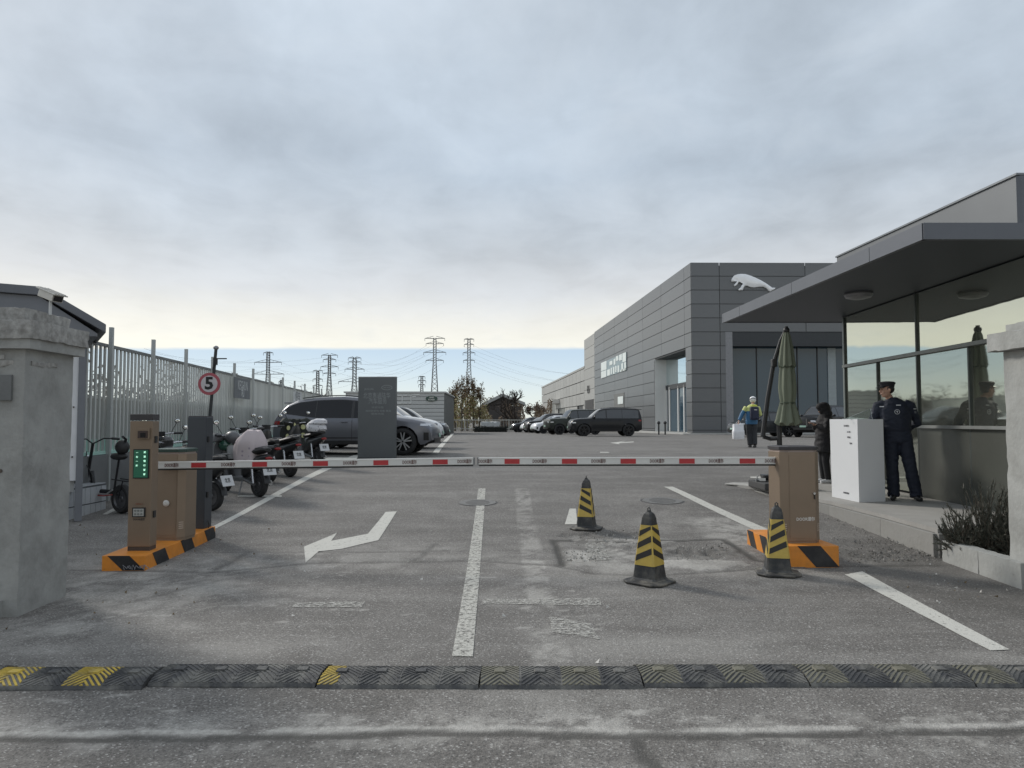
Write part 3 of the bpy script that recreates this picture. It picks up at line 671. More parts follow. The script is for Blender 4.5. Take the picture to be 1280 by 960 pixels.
def plinth(name, lab, o, rz, w, l, h0, h1, y_slope, stripe_front, stripe_side, side):
    """w across, l away; origin at the near corner next to the lane; side=+1 lane side is +x"""
    t = thing(name, lab, 'base', (o.x, o.y, o.z), rz)
    x0, x1 = (-w, 0) if side > 0 else (0, w)
    zt = lambda v: h0+(h1-h0)*v/l; zb = lambda v: zg(o.y+v)-o.z-.03
    ys = [l*i/8 for i in range(9)]; m = MB()
    m.ring_loft([[Vector((x0,v,zb(v))),Vector((x1,v,zb(v))),Vector((x1,v,zt(v))),Vector((x0,v,zt(v)))] for v in ys]); m.build('base_block', ORANGE, t, bevel=.006)
    stripes_on(stripe_front[0], *stripe_front[1:], lambda u,v,o_: Vector((x0+u, -o_, v)), BLACKP, t)
    sx = x1 if side > 0 else x0; sg = side
    def pls(u, v, o_):
        b = zb(u)+.03; return Vector((sx+sg*o_, u, b+(zt(u)-b)*v/h0))
    stripes_on(stripe_side[0], *stripe_side[1:], pls, BLACKP, t)
    return t
# left
oL = G(182,713); aL = G(269,672); rzL = -math.atan2(aL.x-oL.x, aL.y-oL.y); lL = (aL-oL).length
pL = plinth('striped_plinth', 'orange and black striped base under the left barrier machines', Vector((oL.x,oL.y,zg(oL.y))), rzL, .44, lL, .145, .125+zg(aL.y), 0,
            ((.0,.44,.0,.145),[.21],.22,-.155), ((.0,lL,.0,.145),[.25,.92,1.58],.28,-.11), +1)
# cables in the gap of the front stripe
m = MB(); rnd = random.Random(2)
for k in range(6):
    p = [Vector((-.22+.04*k+rnd.uniform(-.02,.02), -.012-rnd.uniform(0,.01), .01+.05*math.sin(j*1.3+k)**2)) for j in range(5)]
    for j, q in enumerate(p): q.x += j*.014
    m.tube(p, .004, 5)
m.build('cable', M('grey_cable', (.25,.25,.27), .5), pL)
ML = Matrix.Translation((oL.x,oL.y,0)) @ Matrix.Rotation(rzL,4,'Z')
def on_left(u, v): p = ML @ Vector((u,v,0)); return p
def zL(v): return zg(oL.y)+.145+(.125+zg(aL.y)-.145)*v/lL
def top_at(px, py, Y): return P(px,py,Y).z
# ticket column
def column():
    v = .33; b = on_left(-.20, v); z0 = zL(v); t = thing('ticket_column', 'tall bronze camera and ticket column with green led panel on the left base', 'ticket machine', (b.x, b.y, z0-.01), rzL)
    h = top_at(175,518,b.y)-z0; w, d = .235, .15
    MB().box((0,0,.05+(h-.05)/2-.03),(w,d,h-.11),bev=.006).build('housing', BRONZE, t)
    MB().box((0,0,.04),(w-.006,d-.01,.09)).build('foot', M('foot_brown', (.06,.05,.045), .5), t)
    MB().box((0,0,h-.02),(w+.004,d+.004,.065),bev=.004).build('cap', LID, t)
    f = -d/2
    MB().box((.03,f-.012,h-.19),(.13,.03,.115),bev=.004).build('camera_hood', BRONZE, t)
    MB().box((.03,f-.030,h-.20),(.10,.01,.075)).build('camera_recess', M('hood_dark', (.06,.04,.035), .5), t)
    MB().box((.035,f-.037,h-.205),(.05,.008,.045)).build('camera_lens', M('lens_black'), t)
    zc = top_at(178,578,b.y)-z0; sh = .285; sw = .145
    MB().box((.01,f-.004,zc),(sw+.022,.012,sh+.022),bev=.003).build('led_frame', BLK, t)
    MB().box((.01,f-.012,zc),(sw,.006,sh)).build('led_screen', M('led_green_dark', (.015,.06,.04), .3, emit=((.01,.07,.04),.5)), t)
    led = M('led_text', (.5,.9,.7), .4, emit=((.55,1.0,.75),.6))
    for i, ch in enumerate('一车一杆'): lettering(ch, .023, led, t, face_mtx((-.03,f-.017,zc+.115-i*.045),(1,0,0),(0,0,1)), bold=.0006)
    for i, ch in enumerate('减速慢行谢谢'): lettering(ch, .023, led, t, face_mtx((.05,f-.017,zc+.12-i*.046),(1,0,0),(0,0,1)), bold=.0006)
    zk = top_at(178,638,b.y)-z0
    MB().box((-.002,f-.005,zk),(.135,.014,.10),bev=.004).build('speaker_frame', BLK, t)
    MB().box((-.002,f-.013,zk),(.108,.006,.076)).build('speaker_plate', M('speaker_grey', (.42,.43,.41), .5), t)
    for i in range(3):
        for j in range(2): MB().lathe([(.011,0),(.011,.004),(.004,.004)],10,Matrix.Translation((-.034+i*.032,f-.016,zk-.018+j*.036)) @ Matrix.Rotation(R(90),4,'X'),caps=False).build('speaker_hole', M('speaker_dark', (.18,.19,.18), .6), t)
    lettering('DOOR道尔', .03, LID, t, face_mtx((0,f-.002,zk-.075),(1,0,0),(0,0,1)), width=.12)
    lettering('扫码出入', .02, M('faint_red', (.30,.13,.08), .5), t, face_mtx((0,f-.002,zk+.085),(1,0,0),(0,0,1)), width=.08)
    for zz in (.38, .82*h): 
        for s in (-1,1): MB().box((s*(w/2+.004),.0,zz),(.012,.05,.07)).build('side_latch', BLK, t)
column()
def cabinet(name, lab, base, rz, w, d, h, bevel_left, extra, text_front):
    """bronze barrier cabinet with chamfered lane-side corners and a dark lid"""
    t = thing(name, lab, 'barrier', (base.x, base.y, base.z-.008), rz); c = .065
    def oct_(k=0.0, z=0):
        a, b = w/2+k, d/2+k; return [Vector(p+(z,)) for p in ((-a+c,-b),(a-c,-b),(a,-b+c),(a,b-c),(a-c,b),(-a+c,b),(-a,b-c),(-a,-b+c))]
    m = MB(); m.ring_loft([oct_(-.006,0), oct_(-.006,.03), oct_(0,.032), oct_(0,h-.06)]); m.build('housing', BRONZE, t, bevel=.004)
    m = MB(); m.ring_loft([oct_(-.01,h-.06), oct_(-.01,h-.04)]); m.build('lid_gap', M('lid_gap', (.35,.28,.25), .5), t)
    m = MB(); m.ring_loft([oct_(.004,h-.04), oct_(.006,h-.006), oct_(-.01,h)]); m.build('lid', LID if not extra else M('green_lid', (.03,.06,.05), .4, .1), t, bevel=.003)
    MB().box((0,-d/2-.002,(h-.02)/2),(w-2*c-.02,.006,h-.14),bev=.002).build('door', BRONZE, t)
    for s in ((-1,1)):
        for k in range(4):
            mm = Matrix.Translation((s*(w/2-c/2+.002),-d/2+c/2-.002,.14+k*.022)) @ Matrix.Rotation(s*R(45),4,'Z')
            MB().box((0,0,0),(.05,.006,.009),mtx=mm).build('vent_slot', M('vent_light', (.48,.40,.33), .5), t)
    return t
# left cabinet with the swinging motor
vb = 1.02; b = on_left(-.16, vb); z0 = zL(vb); b.z = z0
hL = top_at(205,560,b.y-.2)-z0
cL = cabinet('barrier_cabinet', 'bronze barrier cabinet with dark lid and round white knob behind the ticket column', b, rzL+R(-4), .37, .38, hL, 0, True, False)
MB().lathe([(.0001,.0),(.034,.0),(.036,.012),(.022,.03),(.0001,.034)],20,Matrix.Translation((.0,-.195,.42)) @ Matrix.Rotation(R(90),4,'X')).build('release_knob', WHITE, cL, smooth=True)
# slate post
vs_ = 1.72; b = on_left(-.17, vs_); z0 = zL(vs_)
tS = thing('slate_post', 'tall dark slate blue control post at the far end of the left base', 'post', (b.x,b.y,z0-.01), rzL+R(-4)); hS = top_at(236,520,b.y)-z0
MB().box((0,0,hS/2),(.235,.20,hS),bev=.012).build('housing', SLATE, tS); MB().box((0,0,hS+.004),(.225,.19,.012),bev=.003).build('cap', LID, tS)
for zz in (.42, 1.10): MB().box((.124,-.04,zz),(.016,.04,.07)).build('hinge', BLK, tS)
MB().box((-.03,-.102,.16),(.06,.006,.035)).build('type_plate', M('plate_grey', (.35,.36,.37), .4), tS)
MB().tube([(.13,-.03,.10),(.145,-.03,.05),(.14,-.03,-.02)], .006, 6).build('cable', BLK, tS)
# right base and cabinet
oR = G(985,709); aR = G(934,680); rzR = -math.atan2(aR.x-oR.x, aR.y-oR.y); lR = min((aR-oR).length, 1.35)
pR = plinth('striped_plinth', 'orange and black striped base under the right barrier cabinet', Vector((oR.x,oR.y,zg(oR.y))), rzR, .53, lR, .215, .20, 0,
            ((.0,.53,.0,.215),[.29],.24,-.19), ((.0,lR,.0,.215),[.08,.5,.92],.2,.13), -1)
MR_ = Matrix.Translation((oR.x,oR.y,0)) @ Matrix.Rotation(rzR,4,'Z')
b = MR_ @ Vector((.22,.38,0)); b.z = zg(oR.y)+.212
hR = top_at(1000,557,b.y-.2)-b.z
cR = cabinet('barrier_cabinet', 'bronze barrier cabinet with key lock and brand lettering on the right base', b, rzR+R(4), .43, .40, hR, 0, False, True)
MB().lathe([(.0001,0),(.013,0),(.013,.014),(.0001,.014)],14,Matrix.Translation((.125,-.21,.53)) @ Matrix.Rotation(R(90),4,'X')).build('lock', M('chrome', (.6,.6,.6), .2, .9), cR)
MB().box((.13,-.215,.495),(.01,.006,.05)).build('key', BLK, cR)
lettering('DOOR道尔', .045, WHITE, cR, face_mtx((.03,-.2065,.26),(1,0,0),(0,0,1)), ext=.001, width=.20, bold=.001)
# arms
def arm(lab, A, B, reds, txt, group):
    A, B = Vector(A), Vector(B); d = B-A; L = d.length; t = thing('boom_gate', lab, 'barrier arm', A, 0, group)
    t.rotation_euler = (0, -math.atan2(d.z, math.hypot(d.x,d.y)), math.atan2(d.y, d.x))
    MB().box((L/2,0,0),(L,.045,.078),bev=.006).build('boom', M('boom_white', (.62,.62,.60), .4, .1, .05, 3), t)
    MB().box((L/2,-.0235,.030),(L-.01,.004,.014)).build('boom_highlight_strip', WHITE, t)
    MB().box((L/2,0,-.047),(L-.02,.022,.018),bev=.004).build('rubber_edge', BLK, t)
    for c in (.0,L): MB().box((c,0,0),(.02,.05,.084),bev=.003).build('end_cap', M('cap_grey', (.22,.22,.22), .5), t)
    for u in reds: MB().box((u,-.0245,-.004),(.165,.004,.054)).build('red_marker', RED, t)
    tr = M('logo_dark', (.13,.06,.055), .5)
    for u in txt: lettering('DOOR道尔', .05, tr, t, face_mtx((u,-.025,-.004),(1,0,0),(0,0,1)), ext=.0008, width=.155, bold=.001)
    return t
YA, YB, YC = on_left(-.2,vb).y-.27, 8.22, b.y-.05
A = P(196,581.5,YA); B = P(592.5,576.2,YB); px2u = lambda px, A, B, p0, p1: (B-A).length*(px-p0)/(p1-p0)
redL = [250,326.5,402.5,477.5,551]; 
arm('left white barrier arm with red blocks, lying across the entrance', A, B, [px2u(p,A,B,196,592.5) for p in redL], [px2u(p,A,B,196,592.5) for p in (216,287,363,439.5,513,585-4)], 'barrier arms')
arm('right white barrier arm with red blocks, lying across the entrance', P(597.5,576.2,YB), P(990,575.6,YC), [px2u(p,A*0+P(597.5,576.2,YB),P(990,575.6,YC),597.5,990) for p in (641,713.5,787,860,934.5)],
    [px2u(p,P(597.5,576.2,YB),P(990,575.6,YC),597.5,990) for p in (607,676,750,823,896,965)], 'barrier arms')
# ================================================================ CONES
def cone(lab, px, py, rz, first=[None]):
    p = G(px, py); t = thing('traffic_cone', lab, 'traffic cone', (p.x,p.y,float(hfun(np.array([p.x]),np.array([p.y]))[0])+.003), rz, 'black and yellow traffic cones')
    dirt = M('cone_rubber', (.028,.03,.032), .6, 0, .3, 9, .3, 60, dirt=.55, dirtcol=(.15,.14,.12), dscale=8)
    base = M('cone_base', (.035,.035,.035), .7, 0, .3, 9, .4, 60, dirt=.9, dirtcol=(.24,.22,.18), dscale=6)
    YEL = M('cone_yellow', (.52,.375,.075), .4, 0, .12, 8, .1, 60, dirt=.35, dirtcol=(.32,.22,.07), dscale=9)
    hw = lambda z: .121+(.044-.121)*(z-.03)/(.66-.03)
    def sq(a, z, ch=.15):
        c = a*ch; return [Vector(q+(z,)) for q in ((-a+c,-a),(a-c,-a),(a,-a+c),(a,a-c),(a-c,a),(-a+c,a),(-a,a-c),(-a,-a+c))]
    m = MB(); m.ring_loft([sq(.205,0,.38), sq(.208,.014,.38), sq(.198,.022,.38), sq(.150,.026,.3), sq(.136,.034,.2)]); m.build('base_plate', base, t, bevel=.003)
    m = MB(); m.ring_loft([sq(.134,.030,.2), sq(hw(.05),.05), sq(hw(.3),.3), sq(hw(.60),.60), sq(.042,.635,.3), sq(.026,.652,.4)]); m.build('body', dirt, t, bevel=.002)
    m = MB(); m.tube([(0,0,.645),(0,0,.668)], [.024,.020], 10); m.tube([(-.012,0,.66),(-.013,0,.684),(0,0,.694),(.013,0,.684),(.012,0,.66)], .006, 7); m.build('top_ring', dirt, t, smooth=True)
    z0, z1 = .165, .535
    m = MB(); m.ring_loft([sq(hw(z)+.0025, z) for z in (z0, z1)], caps=False); m.build('sleeve', YEL, t)
    blk = M('sleeve_black', (.016,.015,.014), .45, 0, .2)
    for f in range(4):
        mt = Matrix.Rotation(R(90)*f, 4, 'Z'); sg = 1 if f % 2 == 0 else -1
        for k in range(3):
            zb = .20+k*.112
            poly = [(-1, zb+.075*(sg < 0)), (1, zb+.075*(sg > 0)), (1, zb+.075*(sg > 0)+.056), (-1, zb+.075*(sg < 0)+.056)]
            poly = [(u, min(v, z1-.004)) for u, v in poly]
            def pl(u, v, o): a = hw(v)+.0025; return mt @ Vector((u*a*.86, -(a+o), v))
            mm = MB(); n = 4; mm.v = [pl(u,v,.0015) for u,v in poly]+[pl(u,v,-.001) for u,v in poly]; mm.f.append((0,1,2,3))
            for i in range(n): mm.f.append((i,(i+1) % n,n+(i+1) % n,n+i))
            mm.build('black_stripe', blk, t)
    if True:
        for f in range(4):
            m = MB(); a = R(45)+f*R(90)
            m.box((0,0,0),(.01,.01,.01)) if False else None
    return t
cone('black and yellow cone nearest the centre line, farthest from the camera', 733, 661, R(-14+90))
cone('black and yellow cone with a dusty base standing alone beside the pot hole', 812, 727, R(-45+4))
cone('black and yellow cone leaning against the right barrier base', 972, 717, R(-12))
# ================================================================ SPEED SIGN
def speed_sign():
    Y = 15.0; a = P(256,566,Y); b = P(270,436,Y); t = thing('speed_sign', 'round white speed limit 5 sign with red ring on a leaning black pole', 'road sign', (a.x,a.y,zg(Y)), 0)
    top = b-Vector((a.x,a.y,zg(Y))); foot = Vector((0,0,0)); 
    MB().tube([foot, top], .032, 10).build('pole', M('pole_black', (.03,.035,.037), .5), t, smooth=True)
    c = P(263,480,Y)-Vector((a.x,a.y,zg(Y))); r = .225
    mt = Matrix.Translation(c+Vector((0,-.045,0))) @ Matrix.Rotation(R(90),4,'X')
    MB().lathe([(.0001,0),(r,0),(r,.012),(.0001,.012)],36,mt).build('sign_plate', M('sign_red', (.42,.10,.12), .5, 0, .1), t)
    MB().lathe([(.0001,0),(r*.74,0),(r*.74,.004),(.0001,.004)],36,mt @ Matrix.Translation((0,0,.0125))).build('sign_face', M('sign_white', (.60,.56,.57), .5, 0, .06), t)
    lettering('5', .34, M('sign_black', (.02,.02,.02), .5), t, face_mtx(c+Vector((0,-.064,0)),(1,0,0),(0,0,1)), width=.17, bold=.012)
    m = MB(); m.ball(top+Vector((0,0,.02)), (.055,.05,.045)); m.build('camera_dome', M('dome_grey', (.25,.25,.26), .4), t, smooth=True)
    m = MB(); m.tube([top+Vector((-.01,0,-.16)), top+Vector((.0,-.04,-.22)), top+Vector((-.04,-.03,-.42)),top+Vector((-.03,-.03,-.52))], .018, 6); m.build('cable', BLK, t)
    MB().box(top+Vector((.01,-.04,-.26)),(.07,.06,.14)).build('junction_box', BLK, t)
    MB().tube([top+Vector((.03,0,-.2)), top+Vector((.22,0,-.2))], .014, 6).build('bracket', BLK, t)
speed_sign()
# ================================================================ TOTEM
def totem():
    Y = 19.6; a = G(447,569); x0 = P(447,540,Y).x; x1 = P(494.5,540,Y).x; w = x1-x0; z0 = zg(Y); h = P(470,471,Y).z-z0
    t = thing('totem_sign', 'dark grey sign slab with faint white lettering in front of the estate car', 'sign', ((x0+x1)/2,Y,z0-.01), R(-2))
    MB().box((0,.09,h/2),(w,.18,h),bev=.006).build('slab', M('totem_grey', (.115,.125,.13), .4, .3, .05, 1.5), t)
    MB().box((0,.09,h+.008),(w+.01,.19,.016)).build('top_trim', M('trim_light', (.55,.56,.57), .4, .3), t)
    MB().box((0,.09,.02),(w+.03,.2,.05)).build('foot', BLK, t)
    mt = M('totem_text', (.26,.275,.28), .5)
    def put(s, size, px, py, wd): lettering(s, size, mt, t, face_mtx(((px-471)/F*Y, -.0025, P(px,py,Y).z-z0),(1,0,0),(0,0,1)), ext=.001, width=wd/F*Y)
    put('JAGUAR', .08, 461, 486, 12); put('北京惠通陆华', .17, 471, 494.5, 34); put('汽车服务', .17, 472, 501.5, 23)
    put('欢迎光临', .06, 472, 509, 15); put('授权经销商 销售 售后', .06, 473, 513.3, 32); put('服务热线', .06, 472, 517, 16)
    cx, cz = (483.5-471)/F*Y, P(483,484,Y).z-z0
    m = MB(); rings = []
    for k in range(2): pass
    n = 32; a1 = [Vector((cx+.145*math.cos(2*math.pi*i/n), -.003, cz+.068*math.sin(2*math.pi*i/n))) for i in range(n)]; a2 = [Vector((cx+.130*math.cos(2*math.pi*i/n), -.003, cz+.055*math.sin(2*math.pi*i/n))) for i in range(n)]
    m.ring_loft([a1, a2], caps=False); m.build('emblem_ring', mt, t); put('LAND ROVER', .06, 483.5, 484, 9)
totem()
# ================================================================ PLATFORM, GATEHOUSE, CANOPY
STONE = M('stone_kerb', (.26,.255,.24), .85, 0, .14, 3, .35, 30, rnd=.08, dirt=.5, dirtcol=(.15,.145,.13), dscale=3)
PAVE = M('platform_paving', (.33,.32,.30), .85, 0, .12, 1.2, .3, 30, dirt=.4, dirtcol=(.2,.19,.175), dscale=1.5)
PZT = .335
def platform():
    c = PZ(1172,661,PZT); tip = PZ(906,604,PZT); mid = PZ(1010,628,PZT)     # plan outline of the lane side
    t = thing('platform', 'raised stone kerbed platform under the canopy with the guard on it', 'platform', (0,0,0)); 
    pts = [c, PZ(1105,643,PZT), PZ(1040,627,PZT), PZ(985,616.5,PZT), PZ(945,609,PZT), tip]
    back = [PZ(935,601,PZT), Vector((12,14.4,0)), Vector((12,c.y+.2,0)), Vector((c.x+.5,c.y+.02,0))]
    out = [(p.x,p.y) for p in pts+back]
    bm = bmesh.new(); vs = [bm.verts.new((x,y,PZT)) for x,y in out]; f = bm.faces.new(vs); 
    r = bmesh.ops.extrude_face_region(bm, geom=[f]); 
    for v in r['geom']:
        if isinstance(v, bmesh.types.BMVert): v.co.z = PZT-.05
    bmesh.ops.recalc_face_normals(bm, faces=bm.faces[:])
    me = bpy.data.meshes.new('paving'); bm.to_mesh(me); bm.free(); me.materials.append(PAVE); o = bpy.data.objects.new('paving', me); COL.objects.link(o); o.parent = t
    # core
    m = MB(); cx = sum(p[0] for p in out)/len(out); cy = sum(p[1] for p in out)/len(out)
    inn = [(x+(cx-x)*.01+.05*(x < 6), y+.04*(y < 9)) for x, y in out]
    m.ring_loft([[Vector((x,y,-.05)) for x,y in inn],[Vector((x,y,PZT-.052)) for x,y in inn]]); m.build('core', M('core_dark', (.1,.095,.09), .9), t)
    # kerb stones between consecutive outline points
    for i in range(len(pts)-1):
        a, b = Vector((pts[i].x,pts[i].y,0)), Vector((pts[i+1].x,pts[i+1].y,0)); L = (b-a).length; n = max(1, round(L/1.0)); d = (b-a)/n; rz = math.atan2(d.y,d.x)
        for k in range(n):
            q = a+d*(k+.5); zb = zg(q.y)-.04; hh = PZT-.055-zb
            if hh < .03: continue
            st = MB().box((0,0,0),(d.length-.006,.10,hh),bev=.005).build('kerb_stone', STONE, t); st.location = (q.x+.05*math.sin(rz)*-0, q.y, zb+hh/2); st.rotation_euler = (0,0,rz)
    st = MB().box((.22,0,0),(.46,.08,PZT-.01),bev=.005).build('kerb_stone', STONE, t); st.location = (c.x,c.y,(PZT-.09)/2)
    # wet patch of broken paving at the tip
    q = PZ(930,606,PZT); e = MB().box((0,0,0),(.7,.22,.02),bev=.006).build('loose_slab', M('pale_slab', (.42,.41,.38), .8, 0, .2, 4, .3), t); e.location = (q.x,q.y,PZT-.0); e.rotation_euler = (R(-2),0,math.atan2(tip.y-q.y,tip.x-q.x))
    return c
pc = platform()
# wall and glazing of the gatehouse : plane through W0, direction dw
W0 = PZ(1152,621,PZT); dw = Vector((30/F,1,0)).normalized()
def wall_at(px):    # distance along the wall from W0 for an image column (negative nearer)
    k = (px-CX)/F; return (k*W0.y-W0.x)/(dw.x-k*dw.y)
def wz(px, py): p = W0+dw*wall_at(px); return P(px,py,p.y).z
SOFF = 3.56
def gatehouse():
    rz = math.atan2(dw.y, dw.x); t = thing('gatehouse', 'glass walled gatehouse with a wide dark grey canopy on the right', 'gatehouse', (W0.x,W0.y,0), rz)
    # local x along the wall away from the camera, local y to the left (towards lane) ; interior is -y
    u0, u1 = -4.2, wall_at(1056); sill = wz(1200,534)
    glass = bpy.data.materials.new('mirror_glass'); glass.use_nodes = True; g = glass.node_tree.nodes['Principled BSDF']
    g.inputs['Base Color'].default_value = (.56,.59,.52,1); g.inputs['Metallic'].default_value = .9; g.inputs['Roughness'].default_value = .02
    nt = glass.node_tree; tc = nt.nodes.new('ShaderNodeTexCoord'); no = nt.nodes.new('ShaderNodeTexNoise'); no.inputs['Scale'].default_value = .9; no.inputs['Detail'].default_value = 2
    bp = nt.nodes.new('ShaderNodeBump'); bp.inputs['Strength'].default_value = .07; bp.inputs['Distance'].default_value = .04
    nt.links.new(tc.outputs['Object'], no.inputs['Vector']); nt.links.new(no.outputs['Fac'], bp.inputs['Height']); nt.links.new(bp.outputs[0], g.inputs['Normal']); MATS['mirror_glass'] = glass; glass2 = glass.copy(); glass2.name = 'mirror_glass_low'; glass2.node_tree.nodes['Principled BSDF'].inputs['Base Color'].default_value = (.42,.44,.38,1); glass2.node_tree.nodes['Principled BSDF'].inputs['Roughness'].default_value = .035
    mull = M('mullion', (.07,.08,.075), .45, .3); span = M('spandrel', (.115,.12,.105), .25, .3, .15, .8)
    zm = wz(1148,442)
    cols = [u0, wall_at(1256)-.0, wall_at(1148), u1]
    up = [(u0, wall_at(1147)), (wall_at(1147), u1)]
    for a, b in up: MB().box(((a+b)/2,-.03,(zm+SOFF)/2+.01),(b-a-.03,.012,SOFF-zm-.06)).build('glass_pane', glass, t)
    lo = [(u0, wall_at(1212)), (wall_at(1212), wall_at(1147)), (wall_at(1147), wall_at(1097)), (wall_at(1097), u1)]
    for i, (a, b) in enumerate(lo): 
        zz = sill if i < 2 else PZT+.02
        MB().box(((a+b)/2,-.03,(zm+zz)/2),(b-a-.03,.012,zm-zz-.05)).build('glass_pane', glass2, t)
    for u in (wall_at(1147), wall_at(1097), u1-.02, wall_at(1212)):
        zt = SOFF-.02 if abs(u-wall_at(1147)) < .01 or u > u1-.1 else zm-.02
        MB().box((u,-.012,(PZT+zt)/2),(.034,.035,zt-PZT)).build('mullion', mull, t)
    MB().box(((u0+u1)/2,.004,zm),(u1-u0,.07,.055)).build('transom', M('transom_light', (.16,.17,.16), .4, .4), t)
    a, b = u0, wall_at(1148); MB().box(((a+b)/2,.012,sill),(b-a,.10,.045)).build('sill', M('sill_light', (.28,.29,.28), .4, .4), t)
    MB().box(((a+b)/2,-.02,(sill+PZT)/2-.012),(b-a,.05,sill-PZT-.02)).build('spandrel_panel', span, t)
    MB().box(((u0+u1)/2,-2.6,SOFF/2),(u1-u0-.1,5.0,SOFF-.04)).build('core_wall', M('interior_dark', (.05,.052,.05), .8), t)
    # body end wall seen past the last pane
    MB().box((u1+.03,-.15,(PZT+SOFF)/2),(.05,.30,SOFF-PZT-.02)).build('end_post', M('end_post', (.2,.23,.22), .4, .3), t)
    # canopy (world aligned)
    fc = PZ(1153,298,SOFF); tp = PZ(903,403,SOFF)
    MI = (Matrix.Translation((W0.x,W0.y,0)) @ Matrix.Rotation(rz,4,'Z')).inverted()
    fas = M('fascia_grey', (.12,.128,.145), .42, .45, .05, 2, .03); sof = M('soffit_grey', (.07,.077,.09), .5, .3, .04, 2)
    th = .175
    def slab(pts, z0, z1, name, mat, bev=0.0):
        m = MB(); m.ring_loft([[MI @ Vector((x,y,z0)) for x,y in pts],[MI @ Vector((x,y,z1)) for x,y in pts]]); return m.build(name, mat, t, bevel=bev)
    e = (tp-fc); 
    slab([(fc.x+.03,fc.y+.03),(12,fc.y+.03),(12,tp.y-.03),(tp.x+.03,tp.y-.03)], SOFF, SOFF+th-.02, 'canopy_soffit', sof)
    # fascia panels along the left edge, with joints
    us = [0,.18,.36,.54,.70,.80,1.0]; 
    def pt(k, off=0): q = fc+e*k; n = Vector((e.y,-e.x,0)).normalized(); return Vector((q.x,q.y,0))+n*off
    nrm = Vector((-e.y, e.x, 0)).normalized()
    if nrm.x > 0: nrm = -nrm
    cuts = [(0,px_) for px_ in ()]
    def kpx(px): k = (px-CX)/F; return (k*fc.y-fc.x)/(e.x-k*e.y)
    js = [0, kpx(1091), kpx(992), kpx(926), 1.0]
    for a, b in zip(js[:-1], js[1:]):
        g_ = .006/e.length; p, q = fc+e*(a+g_), fc+e*(b-g_); m = MB(); z0_, z1_ = SOFF-.012, SOFF+th
        m.ring_loft([[MI @ v for v in (Vector((p.x,p.y,z0_)), Vector((p.x,p.y,z1_)), Vector((p.x,p.y,z1_))-nrm*.06, Vector((p.x,p.y,z0_))-nrm*.06)],
                     [MI @ v for v in (Vector((q.x,q.y,z0_)), Vector((q.x,q.y,z1_)), Vector((q.x,q.y,z1_))-nrm*.06, Vector((q.x,q.y,z0_))-nrm*.06)]])
        m.build('fascia_panel', fas, t)
    for a in range(4):
        x0 = fc.x+.01+a*2.4; slab([(x0,fc.y-.012),(x0+2.39,fc.y-.012),(x0+2.39,fc.y+.05),(x0,fc.y+.05)], SOFF-.012, SOFF+th, 'fascia_panel', fas)
    slab([(tp.x+.0,tp.y-.05),(12,tp.y-.05),(12,tp.y+.01),(tp.x,tp.y+.01)], SOFF-.012, SOFF+th, 'fascia_panel', fas)
    # raised parapet volume above the canopy
    c1 = P(1271,217,fc.y+.25); k1 = (1050-CX)/F; dpar = Vector((-41/F,1,0)); tt = (c1.x-k1*c1.y)/(k1-dpar.x); c2 = c1+dpar*tt
    zt = c1.z
    slab([(c1.x,c1.y),(12,c1.y),(12,c2.y),(c2.x,c2.y)], SOFF+th-.01, zt-.02, 'upper_wall', M('upper_grey', (.15,.158,.165), .45, .35, .05, 1.5))
    slab([(c1.x-.02,c1.y-.02),(12,c1.y-.02),(12,c2.y+.02),(c2.x-.02,c2.y+.02)], zt-.02, zt+.004, 'coping', M('coping', (.2,.21,.22), .35, .6))
    slab([(c1.x-.012,c1.y+.0),(c1.x+.03,c1.y-.03),(12,c1.y-.03),(12,c1.y)], SOFF+th, zt-.03, 'front_cladding', fas)
    # round ceiling lamp
    q = PZ(1073,366,SOFF); m = MB(); m.lathe([(.0001,0),(.20,0),(.215,-.03),(.19,-.075),(.10,-.10),(.0001,-.105)],32, MI @ Matrix.Translation((q.x,q.y,SOFF-.002)))
    m.build('ceiling_lamp', M('lamp_shade', (.22,.22,.23), .3, .1), t, smooth=True)
gatehouse()
